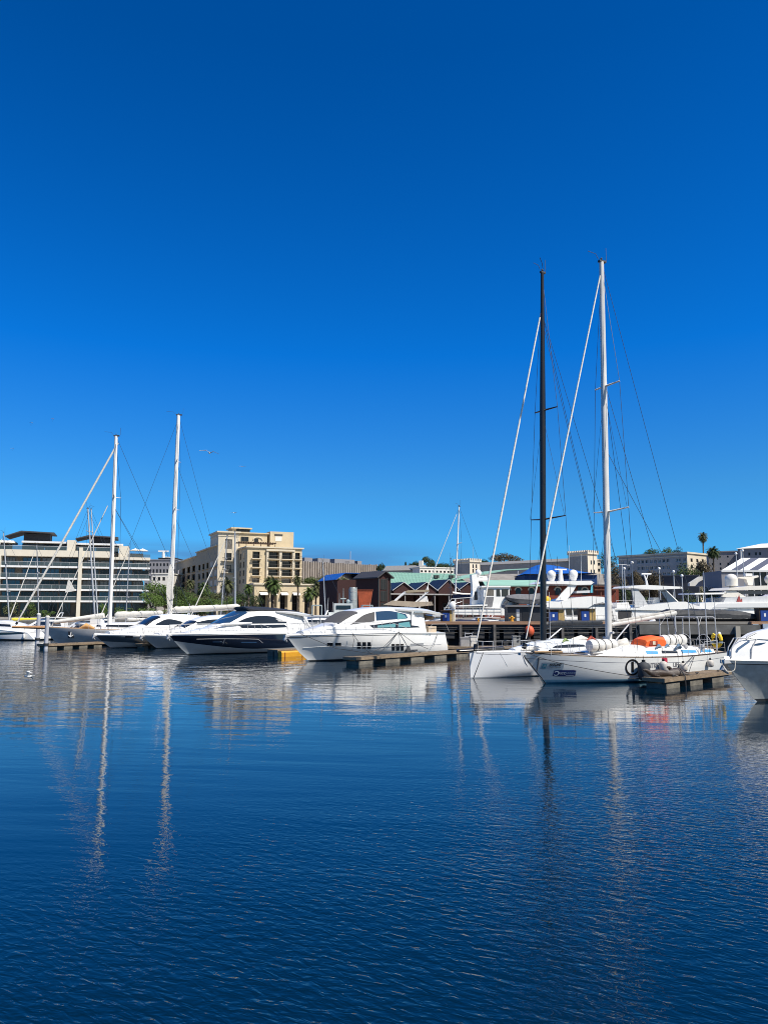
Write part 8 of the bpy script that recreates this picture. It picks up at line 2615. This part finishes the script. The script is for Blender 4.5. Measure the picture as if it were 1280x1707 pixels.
M = MB(); x, z = f.loc(1231, 1003, -2.0); M.prism([(x - 0.35, -2.0, z), (x + 0.1, -2.0, z + 0.9), (x + 0.3, -2.0, z + 0.1), (x + 0.5, -2.0, z + 0.45), (x + 0.55, -2.0, z - 0.05)], (0, 0.06, 0)); M.tube((x + 0.05, -1.97, z - 0.1), (x + 0.1, -1.97, z + 1.1), 0.025, n=5); M.build('red_flag', mat('faded_red_flag', (0.32, 0.05, 0.05), 0.8, var=0.4), t)
S_([(1270, 995), (1275, 991), (1290, 991), (1292, 995)], mat('lilac_dinghy', (0.42, 0.42, 0.52), 0.5), 'life_pod', -1.6, -0.4)

# tender under a black cover on the pier
x0 = at(1094, 1037, 87.2); x1 = at(1266, 1037, 87.2)
t = thing('covered_boat', 'long low boat under a wrinkled black cover lying on the pier', 'boat', (x0.x, 87.2, pz - 0.045), 0)
LL = x1.x - x0.x
rg = random.Random(5)
M = MB(); rows = []
for k in range(30):
    u = k / 29
    px = 1094 + 172 * u
    top = at(px, interp([(1094, 1024), (1103, 1017), (1113, 1014.5), (1150, 1015.5), (1172, 1015), (1200, 1015), (1228, 1017.5), (1245, 1020), (1257, 1023), (1266, 1029)], px) + rg.uniform(-0.5, 0.5), 87.2).z - pz
    w_ = 1.45 * math.sin(math.pi * min(1, max(0.06, 0.10 + 0.9 * (1 - u)))) ** 0.5 if u > 0.5 else 1.45 * (0.7 + 0.3 * min(1, u * 6))
    q = rg.uniform(-0.06, 0.06)
    rows.append([(LL * u + q, -w_, 0.32 + q), (LL * u - q, -w_ * 0.97, top * 0.6 + q), (LL * u + q, -w_ * 0.6, top * 0.93), (LL * u, 0, top), (LL * u, w_ * 0.6, top * 0.93), (LL * u, w_ * 0.97, top * 0.6), (LL * u, w_, 0.32)])
M.grid(rows, False, True, True); M.build('cover', BLACKCLOTH, t, sm=25)
M = MB(); M.grid([[(LL * u, -w_, 0.31), (LL * u, -w_ * 0.7, 0.02), (LL * u, w_ * 0.7, 0.02), (LL * u, w_, 0.31)] for u, w_ in ((0.01, 0.9), (0.2, 1.4), (0.6, 1.38), (0.85, 0.9), (0.97, 0.3))], True, True, True); M.build('hull', mat('dark_tube_rubber', (0.025, 0.026, 0.03), 0.6, var=0.2), t, sm=40)
# ------------------------------------------------------------ motor boat bow entering at the right
p = level(1262, 1169.5)
RF = Frame((p.x, p.y, 0), R(203))
rm = thing('motor_boat', 'grey flared motor boat bow with white foredeck entering at the edge beside the pontoon', 'motor boat', RF.o, RF.rz)
zb = RF.loc(1207, 1101)[1]
hr = Hull(13.0, 4.2, (1.55, 1.65, zb), rake=RF.loc(1207, 1101)[0], draft=0.6, ws=0.9, tm=0.35, q=2.4, ps=8, pb=1.0, stemcurve=0.8, pe=0.5)
RGREY = mat('grey_green_flare', (0.42, 0.43, 0.41), 0.35, var=0.3, vscale=1.5, coat=0.3)
hr.build(rm, [(1, 0, 0), (1, -0.12, 2), (1, -0.16, 1), (0, 0.12, 2)], [CREAMW, RGREY, BOOT], N=36)
hr.deckmesh(rm, WHITE, camber=0.2); hr.rail(rm, CREAMW, r=0.06, dz=0.02, out=-0.02)
st = []
for px, py in ((1400, 1046), (1340, 1046), (1300, 1048), (1285, 1052), (1268, 1056), (1250, 1061), (1236, 1069), (1226, 1079), (1216, 1090)):
    x, z = RF.loc(px, py); w_ = hr.dh(x) * 0.72; zd = hr.dz(x) - 0.02
    st.append((x, zd, max(z, zd + 0.12), w_, w_ * 0.8))
cabin(rm, st, WHITE, 'foredeck_cabin', crown=0.14)
Sr = Side(st); gr = surf_px(RF, Sr.y)
pane(rm, [gr(1253, 1076), gr(1265, 1075.5), gr(1275, 1072)], [gr(1253, 1074.5), gr(1264, 1072), gr(1275, 1071)], Sr.y, GLASSB, n=6)
M = MB()
for a, c in (((1243, 1059), (1260, 1056)), ((1249, 1063), (1262, 1058))):
    q = [RF.loc(*a, 0.5), RF.loc(*c, 0.5)]
M.path([(RF.loc(1243, 1066, 0.5)[0], 0.5, RF.loc(1243, 1066, 0.5)[1]), (RF.loc(1245, 1062, 0.5)[0], 0.5, RF.loc(1245, 1062, 0.5)[1]), (RF.loc(1259, 1057, 0.5)[0], 0.5, RF.loc(1259, 1057, 0.5)[1] + 0.05)], 0.05, 6); M.build('grab_rail', STEEL, rm, sm=50)
M = MB()
tops = []
for sd in (1, -1):
    for x in (hr.rake - 0.25, hr.rake - 1.1, hr.rake - 2.6, hr.rake - 4.6, hr.rake - 7):
        y = max(0.1, hr.dh(x) - 0.12); z = hr.dz(x)
        M.path([(x, sd * y, z), (x - 0.1, sd * y * 0.98, z + 0.55), (x - 0.45, sd * y * 0.94, z + 0.95)], 0.026, 6)
pts = [(x - 0.45, (max(0.1, hr.dh(x) - 0.12)) * 0.94, hr.dz(x) + 0.95) for x in (hr.rake - 7, hr.rake - 4.6, hr.rake - 2.6, hr.rake - 1.1, hr.rake - 0.25)]
M.path(pts + [(x, -y, z) for x, y, z in pts[::-1]], 0.024, 6); M.build('bow_rail', STEEL, rm, sm=50)
x = hr.rake - 2.2; z = hr.dz(x)
M = MB(); y = hr.dh(x) - 0.25; M.path([(x - 0.2, y, z + 0.14), (x + 0.2, y, z + 0.14)], 0.03, 6); M.tube((x - 0.09, y, z), (x - 0.09, y, z + 0.14), 0.03); M.tube((x + 0.09, y, z), (x + 0.09, y, z + 0.14), 0.03); M.build('cleat', STEEL, rm)
M = MB(); M.box((hr.rake - 0.5, -0.12, zb - 0.12), (hr.rake + 0.14, 0.12, zb + 0.03)); M.path([(hr.rake + 0.1, 0, zb - 0.05), (hr.rake + 0.15, 0, zb - 0.35), (hr.rake - 0.15, 0, zb - 0.55)], [0.05, 0.10, 0.04], 8, ell=1.5); M.build('anchor', STEEL, rm)
rope('mooring_line', 'pale mooring line looping from the motor boat bow to the pontoon', [RF.world((hr.rake - 0.35, 0.25, zb - 0.02)), RF.world((hr.rake + 0.1, 0.6, zb - 0.35)), RF.world((hr.rake + 0.55, 0.55, zb - 0.38)), RF.world((hr.rake + 0.6, 0.35, zb + 0.1))], ROPEL, 0.018, sag=0.06)

# ------------------------------------------------------------ seals resting on the pontoon
SEAL = mat('seal_brown_fur', (0.055, 0.038, 0.028), 0.55, var=0.4, vscale=4, bump=0.3, bscale=25)
SEALG = mat('seal_mottled_fur', (0.13, 0.11, 0.095), 0.6, var=0.5, vscale=7, bump=0.3, bscale=25)
def seal(label, pos, rz, m, L=1.7, head_up=0.25):
    t = thing('seal', label, 'seal', pos, rz, 'seals hauled out on the timber pontoon')
    bm = bmesh.new()
    pts = [(0.0, 0, 0.20, 0.20), (-0.30, 0, 0.22, 0.235), (-0.62, 0, 0.20, 0.22), (-0.95, 0.02, 0.15, 0.15), (-1.2, 0.05, 0.10, 0.08), (-1.34, 0.08, 0.07, 0.045),
           (0.26, 0, 0.21, 0.155), (0.45, 0.02, 0.20 + head_up * 0.5, 0.12), (0.60, 0.03, 0.20 + head_up * 0.6, 0.095), (0.74, 0.04, 0.17 + head_up * 0.6, 0.045),
           (0.02, 0.22, 0.08, 0.07), (-0.18, 0.40, 0.04, 0.05), (0.02, -0.22, 0.08, 0.07), (-0.18, -0.40, 0.04, 0.05), (-1.52, 0.2, 0.05, 0.04), (-1.52, -0.05, 0.05, 0.04)]
    ed = [(0, 1), (1, 2), (2, 3), (3, 4), (4, 5), (0, 6), (6, 7), (7, 8), (8, 9), (0, 10), (10, 11), (0, 12), (12, 13), (5, 14), (5, 15)]
    vs = [bm.verts.new((x, y, z)) for x, y, z, r in pts]
    for a, c in ed: bm.edges.new((vs[a], vs[c]))
    me = bpy.data.meshes.new('body'); bm.to_mesh(me); bm.free()
    o = bpy.data.objects.new('body', me); COL.objects.link(o); o.parent = t
    md = o.modifiers.new('skin', 'SKIN')
    for k, (x, y, z, r) in enumerate(pts):
        me.skin_vertices[0].data[k].radius = (r, r)
        me.skin_vertices[0].data[k].use_root = (k == 0)
    sb = o.modifiers.new('sub', 'SUBSURF'); sb.levels = 2; sb.render_levels = 2
    dg = bpy.context.evaluated_depsgraph_get()
    me2 = bpy.data.meshes.new_from_object(o.evaluated_get(dg))
    o.modifiers.clear(); o.data = me2; me2.materials.clear(); me2.materials.append(m)
    me2.polygons.foreach_set('use_smooth', [True] * len(me2.polygons))
    for sd in (1, -1):
        M = MB(); M.ball((0.62, 0.03 + sd * 0.062, 0.245 + head_up * 0.6), 0.018, 8, 6); M.build('eye', BLACK, t, sm=60)
    M = MB(); M.ball((0.775, 0.04, 0.175 + head_up * 0.6), (0.022, 0.03, 0.02), 8, 6); M.build('nose', BLACK, t, sm=60)
    t.scale = (L / 2.2,) * 3
    return t
pd = (RPc - RPa).normalized(); pn = Vector((-pd.y, pd.x, 0))
prz = math.atan2(pd.y, pd.x)
def onp(u, v): 
    q = RPa + pd * u + pn * v
    return (q.x, q.y, 0.552)
seal('dark brown seal lying at the tip of the timber pontoon', onp(0.55, 0.85), prz + R(150), SEAL, 1.9, 0.35)
seal('mottled grey brown seal stretched out right of the darkest seal', onp(1.5, 0.42), prz + R(162), SEALG, 1.8, 0.1)
seal('round dark seal curled against the racing yacht on the pontoon', onp(2.6, 0.85), prz + R(175), SEAL, 1.8, 0.5)
rope('mooring_line', 'dark line from the racing yacht down past the curled seal to the pontoon', [on1(-9.2, h1.dh(-9.2), 1.36), Vector(onp(2.0, 0.5)) + Vector((0, 0, 0.05))], ROPE, 0.017)
rope('mooring_line', 'dark line from the racing yacht running aft to the pontoon', [on1(-9.3, h1.dh(-9.3), 1.36), Vector(onp(4.6, 1.0)) + Vector((0, 0, 0.05))], ROPE, 0.017)
rope('mooring_line', 'dark line hanging off the pontoon edge into the water', [Vector(onp(1.95, 0.15)) + Vector((0, 0, 0.4)), Vector(onp(1.95, -0.12)) + Vector((0, 0, 0)), Vector(onp(1.95, -0.14)) + Vector((0, 0, -0.6))], ROPE, 0.03)
rope('mooring_line', 'dark line low along the racing yacht from the large fender to the pontoon', [on1(-4.0, h1.yat(-4.0, 0.3) + 0.4, 0.28), on1(-7.6, h1.yat(-7.6, 0.3) + 0.8, 0.30), Vector(onp(0.1, 0.9))], ROPE, 0.025, sag=0.03)

# ------------------------------------------------------------ gulls and paragliders
GULL = mat('gull_white', (0.75, 0.75, 0.74), 0.7)
GULLD = mat('gull_grey_wing', (0.22, 0.23, 0.25), 0.7)
def gull(label, p, rz, s=1.0, up=0.25, bank=0.0):
    t = thing('gull', label, 'bird', p, rz)
    M = MB(); M.path([(0.26, 0, 0.02), (0.20, 0, 0.03), (0.08, 0, 0.0), (-0.12, 0, 0.0), (-0.26, 0, 0.02)], [0.02, 0.055, 0.075, 0.06, 0.02], 8); M.build('body', GULL, t, sm=60)
    M = MB(); M.path([(0.26, 0, 0.02), (0.33, 0, 0.0)], [0.018, 0.004], 6); M.build('beak', YELLOW, t)
    for sd in (1, -1):
        M = MB()
        pts = [(0.10, 0.05, 0.03), (0.13, 0.30, up), (0.0, 0.62, up * 0.55), (-0.22, 0.85, up * 0.1)]
        bk = [(-0.10, 0.05, 0.03), (-0.08, 0.30, up - 0.01), (-0.13, 0.60, up * 0.52), (-0.25, 0.86, up * 0.1)]
        M.grid([[(a[0], sd * a[1], a[2]) , (c[0], sd * c[1], c[2]), (c[0], sd * c[1], c[2] - 0.012), (a[0], sd * a[1], a[2] - 0.02)] for a, c in zip(pts, bk)], True, True, True)
        M.build('wing', GULL if sd == 1 else GULLD, t, sm=40)
    M = MB(); M.prism([(-0.22, -0.05, 0.02), (-0.22, 0.05, 0.02), (-0.38, 0.08, 0.02), (-0.38, -0.08, 0.02)], (0, 0, 0.012)); M.build('tail', GULL, t)
    t.scale = (s, s, s); t.rotation_euler.x = bank
    return t
gull('white gull gliding low over the water at the left', at(48, 1127.5, 36), R(200), 0.7, 0.28, R(18))
gull('gull gliding high to the right of the second tall mast', at(349.5, 755, 75), R(95), 1.15, 0.2, R(10))
gull('tiny far gull above the hotel tower', at(391, 855, 120), R(60), 0.9, 0.1)
gull('faint distant gull below the gliding gull', at(404, 778, 170), R(110), 1.0, 0.15)
def glider(label, p, c1, c2, s=1.0):
    t = thing('paraglider', label, 'paraglider', p)
    M = MB(); rows = []
    for k in range(11):
        a = R(-62 + 12.4 * k)
        x, z = 4.2 * math.sin(a), 4.2 * math.cos(a) - 1.2
        rows.append([(x, -0.8, z), (x, -0.9, z + 0.22), (x, 0.2, z + 0.3), (x, 1.3, z + 0.05), (x, 0.2, z - 0.02)])
    M.grid(rows, True, True, True, mif=lambda i, j: 0 if i < 5 else 1); M.build('canopy', [c1, c2], t, sm=40)
    M = MB(); M.path([(0, 0, -4.3), (0, 0, -3.9), (0, 0, -3.4), (0, 0, -3.2)], [0.2, 0.34, 0.3, 0.14], 8); M.build('pilot', BLACK, t, sm=60)
    M = MB()
    for a in (-55, -20, 20, 55): M.path([(0, 0, -3.5), (4.2 * math.sin(R(a)), 0, 4.2 * math.cos(R(a)) - 1.2)], 0.03, 4)
    M.build('lines', WIRE, t)
    t.scale = (s,) * 3
    t.rotation_euler.z = R(35)
glider('far paraglider with dark and white canopy, midmost of three specks in the sky', at(52.5, 706, 1250), mat('canopy_navy', (0.02, 0.03, 0.06), 0.7), GULL, 0.75)
glider('far paraglider with pale red canopy, highest of three specks in the sky', at(88, 699.5, 1350), mat('canopy_red', (0.45, 0.12, 0.10), 0.7), mat('canopy_pink', (0.70, 0.50, 0.48), 0.7), 0.75)
glider('far paraglider with white canopy, lowest of three specks in the sky', at(21, 749, 1300), GULL, mat('canopy_grey', (0.5, 0.5, 0.5), 0.7), 0.7)

# ------------------------------------------------------------ lamp posts and flagpoles on the far quay
def lamp(label, px, pyt, Y, heads=True):
    p = at(px, pyt, Y)
    t = thing('lamp_post', label, 'lamp post', (p.x, Y, QUAYZ), 0, 'lamp posts along the far quay')
    h = p.z - QUAYZ
    M = MB(); M.path([(0, 0, 0), (0, 0, h)], [0.14, 0.09], 8); M.build('pole', ALU, t, sm=50)
    if heads:
        M = MB(); M.path([(-1.0, 0, h - 0.1), (0, 0, h), (1.0, 0, h - 0.1)], 0.06, 5); M.box((-1.5, -0.2, h - 0.2), (-0.9, 0.2, h - 0.06)); M.box((0.9, -0.2, h - 0.2), (1.5, 0.2, h - 0.06)); M.build('lamp_head', GREYW, t)
    else:
        M = MB(); M.ball((0, 0, h + 0.25), 0.28, 10, 8); M.build('lamp_globe', WHITE, t, sm=60)
for px, pyt, Y, hd, lab in ((1036, 941, 150, True, 'twin headed lamp post left of the brown street trees'), (1040, 950, 146, False, 'globe lamp post nearest the aluminium mast'),
                            (1053, 940, 150, False, 'tall globe lamp post before the row of windows'), (1098, 950, 148, False, 'globe lamp post in the middle of the dark retaining wall'),
                            (1122, 955, 150, False, 'short globe lamp post before the dark retaining wall'), (1136, 962, 146, False, 'lowest globe lamp post left of the white steps'), (1226, 925, 158, False, 'tall thin lamp post at the marquee gable'), (1237, 920, 160, False, 'tallest lamp post before the marquee roof')):
    lamp(lab, px, pyt, Y, hd)
